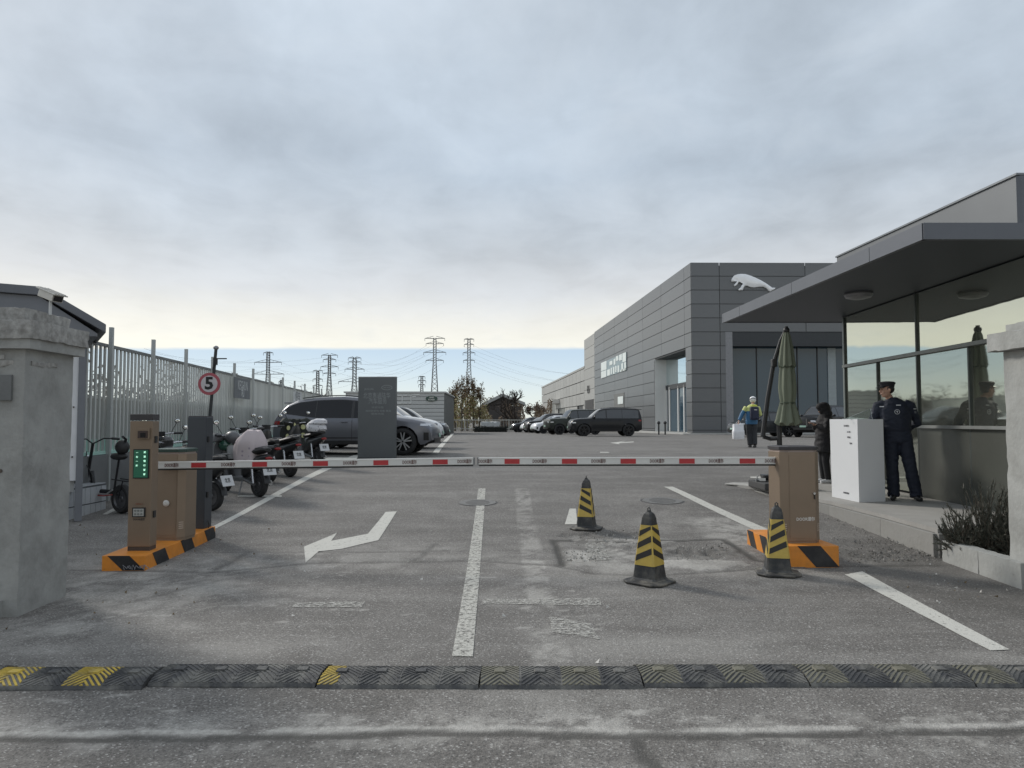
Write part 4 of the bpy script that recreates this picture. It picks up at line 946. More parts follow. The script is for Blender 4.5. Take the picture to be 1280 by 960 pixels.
# planter kerb and right gate pillar
def right_front():
    o = G(1275,742); Y = o.y
    rp = thing('gate_pillar', 'pale concrete gate pillar with chipped cap at the right edge', 'pillar', (G(1268,735).x+.07, 6.35, 0), R(-2))
    ht = P(1258,431,6.35).z
    rough_block((.55,.33,ht/2-.03), (1.1,.66,ht+.06), .003, 'pillar_shaft', CONC_PALE, rp, 26, seed=2)
    zc = P(1250,412,6.3).z; rough_block((.50,.33,ht+.085), (1.22,.80,.17), .004, 'pillar_cap', CONC_PALE, rp, 26, seed=7)
    rough_block((.56,.33,ht+.21), (1.06,.66,.09), .004, 'cap_slab', CONC_PALE, rp, 24, seed=9)
    a = PZ(1177,680,.20); b = Vector((G(1268,735).x+.02, 6.75, 0)); d = Vector((b.x-a.x,b.y-a.y,0)); L = d.length
    t = thing('planter_kerb', 'low pale concrete planter kerb between the platform and right pillar', 'kerb', (a.x,a.y,0), math.atan2(d.y,d.x))
    n = 2
    for k in range(n): rough_block((L*(k+.5)/n,.07,.09), (L/n-.008,.14,.30), .003, 'kerb_stone', CONC_PALE, t, 14, seed=k)
    m = MB().add([(pc.x+.2,pc.y+.1,.12),(a.x+.05,a.y+.12,.12),(b.x,b.y+.1,.12),(8,6.9,.12),(8,pc.y+.3,.12)], [(0,1,2,3,4)]); so = m.build('soil', M('soil', (.06,.05,.038), .95, 0, .3, 8, 1.0, 20)); tag(so, kind='structure')
    # juniper: thousands of thin needle sprays on branches
    bs = thing('juniper_bush', 'dark grey green juniper bush growing in the planter by the right pillar', 'bush', (5.0,7.75,.12)); bs.scale = (.76,.6,1.08)
    rnd = random.Random(5); wood = MB(); leaf = {0: MB(), 1: MB(), 2: MB()}
    cl = [((0,.3,.0),.50,1.0),((-.38,.25,0),.36,.62),((.30,.0,0),.42,1.05),((.1,-.25,0),.34,.55),((.45,.35,0),.4,1.2),((-.1,.05,0),.34,.8),((.55,-.15,0),.3,.8)]
    for (cx, cy, cz), r, hh in cl:
        for _ in range(105):
            az = rnd.uniform(0, 2*math.pi); el = rnd.uniform(.15, 1.35); d = Vector((math.cos(az)*math.cos(el), math.sin(az)*math.cos(el), math.sin(el)))
            Lb = r*rnd.uniform(.7,1.25)*(.7+.6*hh*math.sin(el)); a0 = Vector((cx+rnd.uniform(-.1,.1), cy+rnd.uniform(-.1,.1), .02)); sag = rnd.uniform(-.1,.12)
            pts = [a0+d*Lb*s+Vector((0,0,-sag*s*s)) for s in (0,.35,.7,1)]
            wood.tube(pts, [.008,.006,.004,.002], 4)
            for s in range(52):
                k = rnd.uniform(.25,1.02); i = min(int(k*3), 2); q = a0+d*Lb*k+Vector((0,0,-sag*k*k))
                dd = (d*1.0+Vector((rnd.uniform(-1,1),rnd.uniform(-1,1),rnd.uniform(-.7,.9)))*.75).normalized(); l = rnd.uniform(.022,.055); w = dd.cross(Vector((rnd.uniform(-1,1),rnd.uniform(-1,1),rnd.uniform(-1,1)))).normalized()*rnd.uniform(.003,.006)
                leaf[rnd.choice((0,0,1,1,2))].add([q-w, q+w, q+dd*l+w*.3, q+dd*l-w*.3], [(0,1,2,3)])
    tag(wood.build('stem', M('juniper_wood', (.10,.08,.06), .9), bs, fix=False), kind='stuff')
    for k, c in ((0,(.05,.058,.045)),(1,(.09,.095,.075)),(2,(.17,.16,.13))): tag(leaf[k].build('needle', M('needle%d' % k, c, .7, var=.3), bs, fix=False), kind='stuff')
right_front()
# white podium with printed lines
def podium():
    a = PZ(1074,628,PZT); l = PZ(1040,621,PZT); r = PZ(1107,627,PZT); h = P(1074,524,a.y).z-PZT
    t = thing('reception_podium', 'white angular reception podium with small print standing before the guard', 'podium', (a.x,a.y,PZT))
    L, Rr = l-a, r-a; L.z = Rr.z = 0; bk = (L+Rr)+Vector((.0,.12,0))
    wm = M('podium_white', (.70,.71,.72), .35, 0, .03, 1)
    lt = P(1037,527,a.y+L.y).x-a.x; rt = P(1104,524,a.y+Rr.y).x-a.x
    base = [Vector((0,0,0)), Rr, bk, L]; top = [Vector((0,0,h)), Vector((rt,Rr.y,h)), bk+Vector((0,0,h)), Vector((lt,L.y,h))]
    m = MB(); m.ring_loft([base, top]); m.build('cabinet', wm, t, bevel=.004)
    xd = (Vector((0,0,0))-L).normalized(); nn = Vector((xd.y,-xd.x,0))
    def pr(s, v, u, w): 
        c = L*(1-u)+Vector(((lt-L.x)*v/h*(1-u),0,0)); lettering(s, .03, M('print_dark', (.12,.12,.13), .5), t, face_mtx(c+nn*.003+Vector((0,0,v)), xd, (0,0,1)), ext=.0008, width=w)
    pr('来访车辆请登记', h-.10, .62, .15); pr('出入登记', h-.19, .70, .10); pr('请您配合', h-.27, .70, .10); pr('谢谢', h-.36, .76, .07); pr('欢迎光临捷豹路虎', .10, .55, .17)
    # clear acrylic screen standing on top
    gm = bpy.data.materials.new('acrylic'); gm.use_nodes = True; g = gm.node_tree.nodes['Principled BSDF']; g.inputs['Base Color'].default_value = (.8,.85,.85,1); g.inputs['Transmission Weight'].default_value = 1; g.inputs['Roughness'].default_value = .15; g.inputs['IOR'].default_value = 1.1
    s = MB(); s.add([(-.15,.16,h+.002),(.28,.12,h+.002),(.28,.16,h+.16),(-.02,.20,h+.03),(-.15,.165,h+.006),(.28,.135,h+.002),(.28,.175,h+.16),(-.02,.215,h+.03)], [(0,1,2,3),(4,5,6,7),(0,1,5,4),(1,2,6,5),(2,3,7,6),(3,0,4,7)])
    s.build('clear_tray', gm, t)
podium()
# ================================================================ SHOWROOM
PANEL = M('panel_grey', (.135,.142,.150), .36, .2, .07, .35, .02, rnd=.07); PANEL_F = PANEL
JOINT = M('panel_joint', (.08,.08,.082), .8); DARKG = None
def dark_glass(name, col=(.02,.028,.035), rough=.03, metal=.0, spec=.9):
    m = bpy.data.materials.new(name); m.use_nodes = True; g = m.node_tree.nodes['Principled BSDF']; g.inputs['Base Color'].default_value = col+(1,)
    g.inputs['Roughness'].default_value = rough; g.inputs['Metallic'].default_value = metal; g.inputs['Specular IOR Level'].default_value = spec
    nt = m.node_tree; tc = nt.nodes.new('ShaderNodeTexCoord'); no = nt.nodes.new('ShaderNodeTexNoise'); no.inputs['Scale'].default_value = .6; no.inputs['Detail'].default_value = 3
    bp = nt.nodes.new('ShaderNodeBump'); bp.inputs['Strength'].default_value = .05; bp.inputs['Distance'].default_value = .05
    nt.links.new(tc.outputs['Object'], no.inputs['Vector']); nt.links.new(no.outputs['Fac'], bp.inputs['Height']); nt.links.new(bp.outputs[0], g.inputs['Normal'])
    MATS[name] = m; return m
SHOWG = dark_glass('showroom_glass', (.04,.075,.105), .04, 0, .5)
CARG = dark_glass('car_glass', (.022,.026,.031), .03, 0, 1.0)
UB = MB().box((0,0,0),(1,1,1)).mesh('panel'); UB.materials.append(PANEL)
UBL = MB().box((0,0,0),(1,1,1)).mesh('panel'); UBL.materials.append(M('panel_light', (.36,.36,.345), .5, .15, .06, .35, rnd=.06))
YB0 = 60.0; CB = P(866.5,540,YB0); CB.z = zg(YB0); SD = Vector((-50/F,1,0)).normalized(); FD = Vector((1,.012,0)).normalized()
def side_t(px): k = (px-CX)/F; return (k*CB.y-CB.x)/(SD.x-k*SD.y)
def side_z(px, py): p = CB+SD*side_t(px); return P(px,py,p.y).z
def front_u(px): k = (px-CX)/F; return (k*CB.y-CB.x)/(FD.x-k*FD.y)
def front_z(px, py): p = CB+FD*front_u(px); return P(px,py,p.y).z
def clad(t, along, out, t_cols, rows, openings, mesh, gap=.05, depth=.06):
    """panels as single objects on the plane along/z; openings [(u0,u1,z0,z1)] in wall coordinates"""
    rz = math.atan2(along.y, along.x)
    for z0, z1 in rows:
        for a, b in zip(t_cols[:-1], t_cols[1:]):
            segs = [(a, b)]
            for (u0, u1, w0, w1) in openings:
                if w0 < z1-.05 and w1 > z0+.05 and w1 >= z1-.3*(z1-z0) and w0 <= z0+.3*(z1-z0):
                    ns = []
                    for s in segs:
                        if u1 <= s[0] or u0 >= s[1]: ns.append(s); continue
                        if u0 > s[0]+.15: ns.append((s[0],u0))
                        if u1 < s[1]-.15: ns.append((u1,s[1]))
                    segs = ns
            for s in segs:
                c = along*((s[0]+s[1])/2)+out*(depth/2)
                m = Matrix.Translation((c.x,c.y,(z0+z1)/2)) @ Matrix.Rotation(rz,4,'Z') @ Matrix.Diagonal((s[1]-s[0]-gap,depth,z1-z0-gap,1))
                inst('panel', mesh, t, m)
def showroom():
    t = thing('showroom_building', 'large grey panel clad car showroom with a silver leaping cat on its front', 'building', CB)
    zt = P(867,328,YB0).z-CB.z; so = Vector((SD.y*-1, SD.x, 0)).normalized(); so = so if so.x < 0 else -so
    fo = Vector((FD.y, -FD.x, 0)); Ls = side_t(744); Lf = 48.0
    rh = (17.62/F)*YB0; rows = []; z = zt
    while z > .1: rows.append((max(z-rh, .12), z)); z -= rh
    # side openings
    d0, d1 = side_t(858.5), side_t(819.3); dz = side_z(858.5,439)-CB.z
    m0, m1 = side_t(784.5), side_t(753); mz0, mz1 = side_z(753,473)-CB.z, side_z(784.5,440)-CB.z
    rowsnap = lambda v: min([r[0] for r in rows]+[zt], key=lambda q: abs(q-v)); dz = rowsnap(dz)
    w0, w1 = side_t(781), side_t(768.5); wz1 = side_z(768.5,493)-CB.z; wz0 = wz1-3.0
    # cores (leave the recesses open)
    core = M('core_grey', (.09,.093,.097), .7)
    def cbox(u0, u1, v0, v1, z0, z1, name='core', mat=core):    # u along side, v inward
        m = MB(); n_ = -so
        q = [SD*u0+n_*v0, SD*u1+n_*v0, SD*u1+n_*v1, SD*u0+n_*v1]
        m.ring_loft([[Vector((p.x,p.y,z0)) for p in q],[Vector((p.x,p.y,z1)) for p in q]]); return m.build(name, mat, t)
    f0, f1 = front_u(908), front_u(1150); fz = rowsnap(front_z(950,413)-CB.z)
    cbox(.9,Ls,2.6,30,0,zt-.3); cbox(0.02,d0-.02,.02,2.6,0,zt-.3); cbox(d1+.02,Ls-.01,.02,2.6,0,zt-.3); cbox(d0-.02,d1+.02,.02,2.6,dz+.02,zt-.3)
    # front cladding core: above the window and left of it
    def fbox(u0, u1, v0, v1, z0, z1, name='core', mat=core):
        m = MB(); n_ = -fo; q = [FD*u0+n_*v0, FD*u1+n_*v0, FD*u1+n_*v1, FD*u0+n_*v1]
        m.ring_loft([[Vector((p.x,p.y,z0)) for p in q],[Vector((p.x,p.y,z1)) for p in q]]); return m.build(name, mat, t)
    fbox(.02,f0-.02,.02,.9,0,zt-.3); fbox(f0-.02,Lf,.02,.9,fz+.02,zt-.3); fbox(2.65,Lf,1.2,1.4,0,fz+.2,'inner_wall',M('inner_grey',(.08,.085,.09),.7))
    fbox(0,Lf,0.0,12,zt-.3,zt-.25,'roof_deck')
    tc = [side_t(p) for p in (866.5,857.5)]; st = (side_t(744)-tc[-1])/6
    tc = [0,tc[1]]+[tc[1]+st*(i+1) for i in range(6)]
    clad(t, SD, so, tc, rows, [(d0,d1,0,dz)], UB)
    fc_ = [-.06, front_u(901), front_u(1009)]; stp = fc_[2]-fc_[1]
    while fc_[-1] < Lf: fc_.append(fc_[-1]+stp)
    clad(t, FD, fo, fc_, rows, [(f0,f1,0,fz)], UB)
    # front window: jamb, glass panes between mullions
    jm = M('jamb_grey', (.24,.245,.26), .5, .3)
    fbox(f0-.02,f0+.55,-.04,1.1,.1,fz,'window_jamb',jm); fbox(f0+.55,f1,-.02,1.15,fz-1.15,fz-.01,'window_head',M('head_dark',(.04,.045,.05),.6))
    ms = [f0+.55]+[front_u(p) for p in (951.7,1003.5,1029,1051,1100)]+[f1]
    for a, b in zip(ms[:-1], ms[1:]):
        fbox(a+.05,b-.05,1.0,1.03,.25,fz-1.15,'window_pane',SHOWG); fbox(b-.03,b+.03,.92,1.06,.2,fz-1.1,'mullion',M('mull_dark',(.03,.033,.036),.4,.3))
    fbox(front_u(1042),front_u(1052),.9,1.0,.2,fz-1.2,'pale_column',M('pale_col',(.30,.34,.35),.5))
    fbox(-.3,Lf,-.35,1.3,-.3,.12,'step',M('step_stone',(.42,.42,.40),.8,0,.1,1)); cbox(-.3,Ls+6,-.9,1.3,-.3,.08,'step',MATS['step_stone'])
    # doorway: deep pale reveal, glass and door
    rv = M('reveal_pale', (.74,.745,.73), .45, .1, .04, .5)
    cbox(d1-.05,d1+.06,-.02,1.2,0,dz,'reveal',rv); cbox(d0-.0,d1,0.02,2.5,dz-.12,dz-.0,'reveal_head',M('head_dark'))
    gl = dark_glass('door_glass', (.62,.72,.74), .03, .9)
    dm = (d0+d1)/2
    cbox(d0,d1,1.1,1.15,dz*.62,dz-.15,'transom_pane',gl); cbox(d0,d1,1.1,1.15,.1,dz*.60,'door_pane',SHOWG)
    for u in (d0+.1,dm-1.0,dm+.9,d1-1.4,d1-.3): cbox(u,u+.22,1.0,1.1,.1,dz*.6,'door_frame',rv)
    cbox(d0,d1,1.0,1.14,dz*.57,dz*.63,'door_header',M('head_dark'))
    # side window, its reflection painted as pale blocks over a slate back
    pv = M('reflection_notice_white', (.74,.80,.78), .4, 0, .05, 1); pd = M('window_slate', (.25,.33,.36), .4, 0, .1, 1)
    cbox(m0,m1,-.12,-.06,mz0,mz1,'window_back',pd)
    H_ = mz1-mz0; Wd = m1-m0
    for a, b, c, d in ((0,.12,.50,1),(.14,.24,.66,1),(.27,.36,.72,1),(.38,.45,.55,.9),(.50,.62,.62,.86),(.75,1,.46,1),(.0,.06,0,.46),(.10,.16,0,.46),(.0,.2,0,.12),(.24,.30,.03,.42),(.34,.39,.08,.44),(.42,.48,.02,.44),(.52,.57,.06,.44),(.60,.72,.02,.40),(.76,1,0,.42)):
        cbox(m0+Wd*a,m0+Wd*b,-.16,-.12,mz0+H_*c,mz0+H_*d,'reflection_block',pv)
    cbox(w0,w1,-.10,-.06,wz0,wz1,'side_door',M('door_grey', (.17,.175,.17), .6, .2)); cbox(w0+.3,w0+3.4,-.16,-.12,wz1-1.3,wz1-.4,'notice',pv)
    # numbered panel by the annex, gas meters
    # leaping cat: bulged silhouette
    sil = [(0,.66),(.03,.80),(.07,.91),(.14,.97),(.22,1.0),(.32,.99),(.44,.90),(.56,.77),(.68,.62),(.78,.47),(.86,.33),(.93,.20),(1.0,.20),(.98,.10),(.92,.04),(.885,-.02),(.85,.03),(.80,.17),(.73,.27),(.62,.26),(.52,.22),(.44,.24),(.36,.32),(.31,.33),(.275,.20),(.25,.06),(.17,.05),(.155,.11),(.205,.20),(.24,.36),(.29,.46),(.27,.54),(.20,.55),(.155,.50),(.125,.36),(.075,.28),(.06,.36),(.11,.50),(.155,.68),(.09,.68),(.05,.56),(.01,.56)]
    x0, x1 = front_u(915.6), front_u(970.5); ca, cb_ = front_z(940,364.5)-CB.z, front_z(940,343)-CB.z
    lp = thing('leaping_cat_emblem', 'silver leaping big cat emblem mounted high on the showroom front', 'emblem', CB+FD*x0+fo*.10+Vector((0,0,ca)), math.atan2(FD.y,FD.x))
    w, h = x1-x0, cb_-ca; bm = bmesh.new(); vs = [bm.verts.new((u*w, 0, v*h)) for u,v in sil]; f = bm.faces.new(vs)
    bmesh.ops.triangulate(bm, faces=[f]); 
    for _ in range(2): bmesh.ops.subdivide_edges(bm, edges=bm.edges[:], cuts=1, use_grid_fill=True)
    per = [Vector((u*w,0,v*h)) for u,v in sil]
    def dist(p): return min(((p-a)-(b-a)*max(0,min(1,(p-a).dot(b-a)/(b-a).length_squared))).length for a,b in zip(per, per[1:]+per[:1]))
    dd = {v: dist(v.co) for v in bm.verts}
    for v, d in dd.items(): v.co.y = -.12-.9*math.sqrt(max(d,0))*.16
    bd = [e for e in bm.edges if e.is_boundary]; r = bmesh.ops.extrude_edge_only(bm, edges=bd)
    for q in r['geom']:
        if isinstance(q, bmesh.types.BMVert): q.co.y = .05
    bmesh.ops.recalc_face_normals(bm, faces=bm.faces[:]); me = bpy.data.meshes.new('cat_body'); bm.to_mesh(me); bm.free(); shade(me, 50)
    me.materials.append(M('silver', (.88,.89,.91), .35, .15, .02)); o = bpy.data.objects.new('cat_body', me); COL.objects.link(o); o.parent = lp
    # taller annex step (x 731..744) and the low workshop wing
    t2 = thing('showroom_annex', 'narrow pale grey annex between showroom and low workshop wing', 'building', CB+SD*Ls+Vector((0,0,-.1)))
    La = side_t(731)-Ls; za = side_z(731,424.5)-CB.z
    def bx2(tt, org, u0, u1, v0, v1, z0, z1, name, mat):
        m = MB(); n_ = -so; q = [SD*(u0-org)+n_*v0, SD*(u1-org)+n_*v0, SD*(u1-org)+n_*v1, SD*(u0-org)+n_*v1]
        m.ring_loft([[Vector((p.x,p.y,z0)) for p in q],[Vector((p.x,p.y,z1)) for p in q]]); return m.build(name, mat, tt)
    bx2(t2,Ls,Ls+.05,Ls+La,.0,20,0,za-.2,'core',core)
    oo = side_z(737,499)-CB.z; ou = side_t(735)-Ls
    rr = [(max(z_-1.6,.1),z_) for z_ in np.arange(za,.2,-1.6)]
    clad(t2, SD, so, [.05,La], rr, [(ou-2,La-.6,0,oo)], UBL)
    bx2(t2,Ls,Ls+1.0,Ls+La-2,-.12,-.07,.1,oo,'dark_doorway',M('void_dark',(.02,.02,.022),.6))
    lettering('426', 1.7, M('sign_black'), t2, face_mtx(SD*(La*.55)+so*.16+Vector((0,0,side_z(738,486)-CB.z)), -SD, (0,0,1)), ext=.02)
    t3 = thing('workshop_building', 'long low pale workshop wing at the far end of the showroom', 'building', CB+SD*(Ls+La)+Vector((0,0,-.3)))
    Lw = side_t(677.5)-(Ls+La); zw = side_z(700,473)-CB.z; org = Ls+La
    bx2(t3,org,org+.1,org+Lw,.3,20,0,zw,'core',core)
    openg = []
    for pa, pb, py in ((729,722,496),(706.5,698,502),(694,688,499),(684,679,508)):
        u0, u1 = side_t(pa)-org, side_t(pb)-org; openg.append((u0,u1,0,side_z((pa+pb)/2,py)-CB.z))
    nc = 16; clad(t3, SD, so, [Lw*i/nc for i in range(nc+1)], [(zw*i/5+.1*(i == 0), zw*(i+1)/5) for i in range(5)], openg, UBL, gap=.12)
    for i, (u0,u1,a,b) in enumerate(openg): bx2(t3,org,org+u0+.2,org+u1-.2,.15,.25,.1,b,'roller_door',M('roller',(.16,.17,.16),.6) if i != 0 else MATS['head_dark'])
    for a, b in ((side_t(700)-org,side_t(694.5)-org),): bx2(t3,org,org+a,org+b,-1.6,-.1,side_z(697,503)-CB.z,side_z(697,498)-CB.z,'door_canopy',M('white_paint'))
    bx2(t3,org,org-.2,org+Lw+.3,-.12,.5,zw+.02,zw+.35,'coping',UBL.materials[0])
showroom()
# two bollard lamps by the showroom door
for px, lab in ((823.5,'left one of two dark bollards before the showroom door'),(831.5,'right one of two dark bollards before the showroom door')):
    p = P(px,541,57.5); p.z = zg(57.5); t = thing('bollard', lab, 'bollard', p, 0, 'bollards by the showroom door')
    MB().tube([(0,0,0),(0,0,.85)],.06,8).build('post',BLK,t); MB().ball((0,0,.92),.13).build('lamp_head',BLK,t)
# ================================================================ FAR BUILDINGS AND FENCES
def far_left_building():
    Y = 60.0; x0, x1 = P(432,520,Y).x, P(555,520,Y).x; z = zg(Y); h = P(500,489.5,Y).z-z
    t = thing('low_building', 'low pale grey building with dark oval emblem behind the parked cars', 'building', (x0,Y,z-.1), R(1))
    w = x1-x0; lm = M('cladding_pale', (.46,.47,.465), .55, .15, .05, .6)
    MB().box((w/2,6,h/2),(w-.04,12,h)).build('core', JOINT, t)
    bm_ = MB().box((0,0,0),(1,1,1)).mesh('board'); bm_.materials.append(lm)
    n = 11
    for i in range(n): inst('board', bm_, t, Matrix.Translation((w/2,-.03,h*(i+.5)/n)) @ Matrix.Diagonal((w,.07,h/n-.035,1)))
    MB().box((w+.03,6,h/2),(.06,12.1,h)).build('side_wall', M('side_dark', (.12,.125,.12), .7), t)
    MB().box((w/2,6,h+.05),(w+.3,12.3,.12)).build('coping', lm, t)
    MB().box(((P(526,540,Y).x-x0),-.09,.55),(1.2,.06,.9)).build('window', M('void_grey', (.08,.085,.09), .4), t)
    sc = Y/F; cx, cz = (538.5-432)*sc+.05, P(538.5,496.7,Y).z-z; n = 36
    mt = Matrix.Translation((cx,-.09,cz)) @ Matrix.Rotation(R(90),4,'X') @ Matrix.Diagonal((1,.48,1,1))
    MB().lathe([(.0001,0),(7.4*sc,0),(7.4*sc,.06),(.0001,.06)],n,mt).build('oval_emblem', M('emblem_green', (.035,.07,.055), .4), t)
    for s, dz in (('LAND',1.5),('ROVER',-1.4)): lettering(s, .17, M('white_paint'), t, face_mtx((cx,-.16,cz+dz*sc),(1,0,0),(0,0,1)), width=(6 if s=='LAND' else 8)*sc, bold=.004)
    wm = M('outline_white', (.68,.69,.68), .5)
    X = lambda px: (px-432)*sc; Z = lambda py: P(500,py,Y).z-z
    for a in ((497,508,492.6,492.6),(502.5,502.5,492.6,502.5),(497,508,502.5,502.5),(513.5,513.5,491.5,502.5),(513.5,524,491.6,491.6),(511,513.5,502.5,502.5),(515.5,519,494.5,494.5)):
        x_, X_, a_, b_ = X(a[0]), X(a[1]), Z(a[3]), Z(a[2]); MB().box(((x_+X_)/2,-.09,(a_+b_)/2),(abs(X_-x_)+.06,.05,abs(b_-a_)+.06)).build('sign_stroke', wm, t)
far_left_building()
def gable_house():
    Y = 105.0; c = P(627,500,Y); z = zg(Y); t = thing('gable_house', 'dark house with pale edged gabled roof behind the far fence', 'house', (c.x,Y,z-.2))
    sc = Y/F; e = P(606,505,Y).z-z; pk = P(628,494,Y).z-z; w = 44*sc
    MB().box((w*.1,5,e/2),(w*.92,10,e)).build('wall', M('house_dark', (.085,.08,.078), .8, 0, .15, .6), t)
    xl, xp, xr = (606-627)*sc, (628-627)*sc, (652-627)*sc
    MB().prism([(xl,e),(xp,pk),(xr,e+.3)], .02, 10).build('gable', MATS['house_dark'], t)
    MB().prism([(xl-.5,e-.25),(xp,pk+.0),(xr+.5,e+.0),(xr+.5,e+.4),(xp,pk+.45),(xl-.5,e+.2)], -.6, 10.3).build('roof', M('roof_edge', (.42,.43,.42), .6), t)
gable_house()
def far_fence():
    Y = 86.0; x0, x1 = P(553,530,Y).x, P(664,530,Y).x; z = zg(Y); t = thing('far_fence', 'pale metal railing fence across the far end of the car park', 'fence', (x0,Y,z))
    w = x1-x0; h = P(600,525,Y).z-z; m = M('fence_pale', (.42,.42,.39), .5, .2)
    MB().box((w/2,0,h),(w,.06,.10)).build('top_rail', m, t); MB().box((w/2,0,.35),(w,.06,.08)).build('bottom_rail', m, t)
    bar = MB().box((0,0,h/2),(.035,.035,h)).mesh('bar'); bar.materials.append(m); pst = MB().box((0,0,h/2+.05),(.12,.12,h+.1)).mesh('post'); pst.materials.append(m)
    n = int(w/.32)
    for i in range(n): inst('bar' if i % 8 else 'post', bar if i % 8 else pst, t, Matrix.Translation((i*w/n,0,0)))
    Y2 = 82.0; a, b = P(593,540,Y2).x, P(634,540,Y2).x; d = thing('low_hedge', 'clipped dark evergreen hedge at the foot of the far fence', 'hedge', ((a+b)/2,Y2,zg(Y2)))
    m_ = MB(); rnd = random.Random(9)
    for _ in range(1600):
        q = Vector((rnd.uniform(a-b,b-a)/2, rnd.uniform(-.5,.5), rnd.uniform(0,.62))); s = rnd.uniform(.05,.14)
        v = [q+Vector((rnd.uniform(-1,1),rnd.uniform(-1,1),rnd.uniform(-1,1)))*s for _ in range(3)]; m_.add(v, [(0,1,2)])
    tag(m_.build('foliage', M('hedge_dark', (.025,.03,.025), .8, var=.4), d, fix=False), kind='stuff')
    MB().box((0,0,.28),(b-a-.2,.8,.5)).build('inner_twigs', M('hedge_core', (.012,.014,.012), .9), d)
    p = P(613,530,84.5); s = thing('white_van_cover', 'pale tarpaulin covered heap behind the low hedge', 'tarpaulin', (p.x,84.2,zg(84)))
    rough_block((0,0,.75), (2.2,1.2,.8), .06, 'cover', M('cover_white', (.5,.52,.52), .6), s, 14)
far_fence()
# ================================================================ PYLONS
def pylon(lab, px, topy, arms, wbody, dist, tilt=0, leg=2.6):
    sc = dist/F; b = P(px,HOR,dist); H = P(px,topy,dist).z; t = thing('electricity_pylon', lab, 'pylon', (b.x,dist,0), tilt, 'electricity pylons on the horizon')
    st = M('pylon_steel', (.13,.14,.145), .6, .3, .05, .1); th = .26*dist/450
    wt = wbody*sc*.5; wb = wt*leg; m = MB()
    za = P(px,arms[-1][0],dist).z
    def hw(z): return wt if z > za else wt+(wb-wt)*(za-z)/za
    lv = [H]; z = H
    while z > 1: z -= max(hw(z)*2*.9, 1.4); lv.append(max(z, 0))
    for s in ((-1,-1),(1,-1),(1,1),(-1,1)):
        for a, b_ in zip(lv[:-1], lv[1:]):
            m.tube([Vector((s[0]*hw(a)*(.35 if a == H else 1), s[1]*hw(a)*(.35 if a == H else 1), a)), Vector((s[0]*hw(b_),s[1]*hw(b_),b_))], th*.6, 4)
    for i, (a, b_) in enumerate(zip(lv[:-1], lv[1:])):
        for k in range(4):
            s, s2 = ((-1,-1),(1,-1),(1,1),(-1,1))[k], ((1,-1),(1,1),(-1,1),(-1,-1))[k]
            m.tube([Vector((s[0]*hw(a),s[1]*hw(a),a)), Vector((s2[0]*hw(b_),s2[1]*hw(b_),b_))], th*.4, 3); m.tube([Vector((s2[0]*hw(a),s2[1]*hw(a),a)), Vector((s[0]*hw(b_),s[1]*hw(b_),b_))], th*.4, 3)
    m.build('lattice_body', st, t, fix=False)
    for py, half in arms:
        z = P(px,py,dist).z; w = half*sc; y = hw(z)
        for s in (-1,1):
            c = MB()
            tip = Vector((s*w,0,z)); 
            for q in (Vector((s*y,-y,z-.1)), Vector((s*y,y,z-.1)), Vector((s*y,0,z+w*.22))): c.tube([q, tip], th*.5, 4)
            for k in (.35,.7): c.tube([Vector((s*y,0,z+w*.22)).lerp(tip,k), Vector((s*y,-y,z-.1)).lerp(tip,k*.8)], th*.3, 3)
            c.tube([tip, tip-Vector((0,0,1.6*dist/450))], th*.45, 4)
            c.build('crossarm', st, t, fix=False)
    return t
pylon('leftmost wide armed pylon above the slat fence', 334, 439.5, [(441,6),(453,17),(467.5,20)], 3.4, 480, leg=3.4)
pylon('small distant pylon left of the slim pylon pair', 396.5, 463, [(463.5,6),(474,6),(482,6)], 3, 700, leg=3)
pylon('slim tall pylon with four short arms, second in the middle group', 411, 443.5, [(444,10),(449.5,8),(458.5,11),(467,8)], 3, 520, leg=3.6)
pylon('broad pylon partly hidden by the grey sign slab', 442.5, 446.5, [(447.5,8),(452.5,8),(461.5,12),(477,20)], 4.2, 500, leg=3.6)
pylon('tallest dark pylon above the low building with the oval emblem', 543, 422.5, [(423,12.5),(429.5,11),(440.5,14),(450.5,11)], 3.6, 400, leg=3.3)
pylon('slender dark pylon above the green brown trees', 586, 423, [(424,6),(430.5,6),(441,7.5),(450.5,7)], 3.6, 410, leg=3.1)
pylon('tiny far pylon between the two dark ones and the sign slab', 527, 470, [(471,4),(476,5),(481,4)], 2.6, 900)
pylon('tiny far pylon just right of the leftmost pylon', 350.5, 475, [(477,3),(481,4)], 2.2, 900)
def wires():
    w = thing('power_lines', 'thin sagging power lines strung between the pylons', 'power lines', (0,0,0)); mt = M('wire_grey', (.12,.13,.14), .6)
    def span(a, b, da, db, sag):
        A, B = P(a[0],a[1],da), P(b[0],b[1],db); pts = [A.lerp(B,k/12)-Vector((0,0,sag*4*(k/12)*(1-k/12))) for k in range(13)]
        MB().tube(pts, .035, 3).build('wire', mt, w, fix=False)
    for y5, y6 in ((429.5,430.5),(440.5,441),(450.5,450.5)):
        for s in (-1,1):
            span((543+s*11,y5+3),(442+s*9,y5+ (20 if s>0 else 19)), 400, 500, 7); span((586+s*7,y6+2),(760,y6+36), 410, 500, 6); span((442+s*10,y5+24),(334+s*16,y5+22), 500, 480, 7)
            span((334+s*17,y5+20),(180,y5+6), 480, 430, 5)
    for y in (446,452,462): span((411,y),(150,y-12), 520, 420, 6); span((411,y),(543,y-16), 520, 400, 8)
wires()
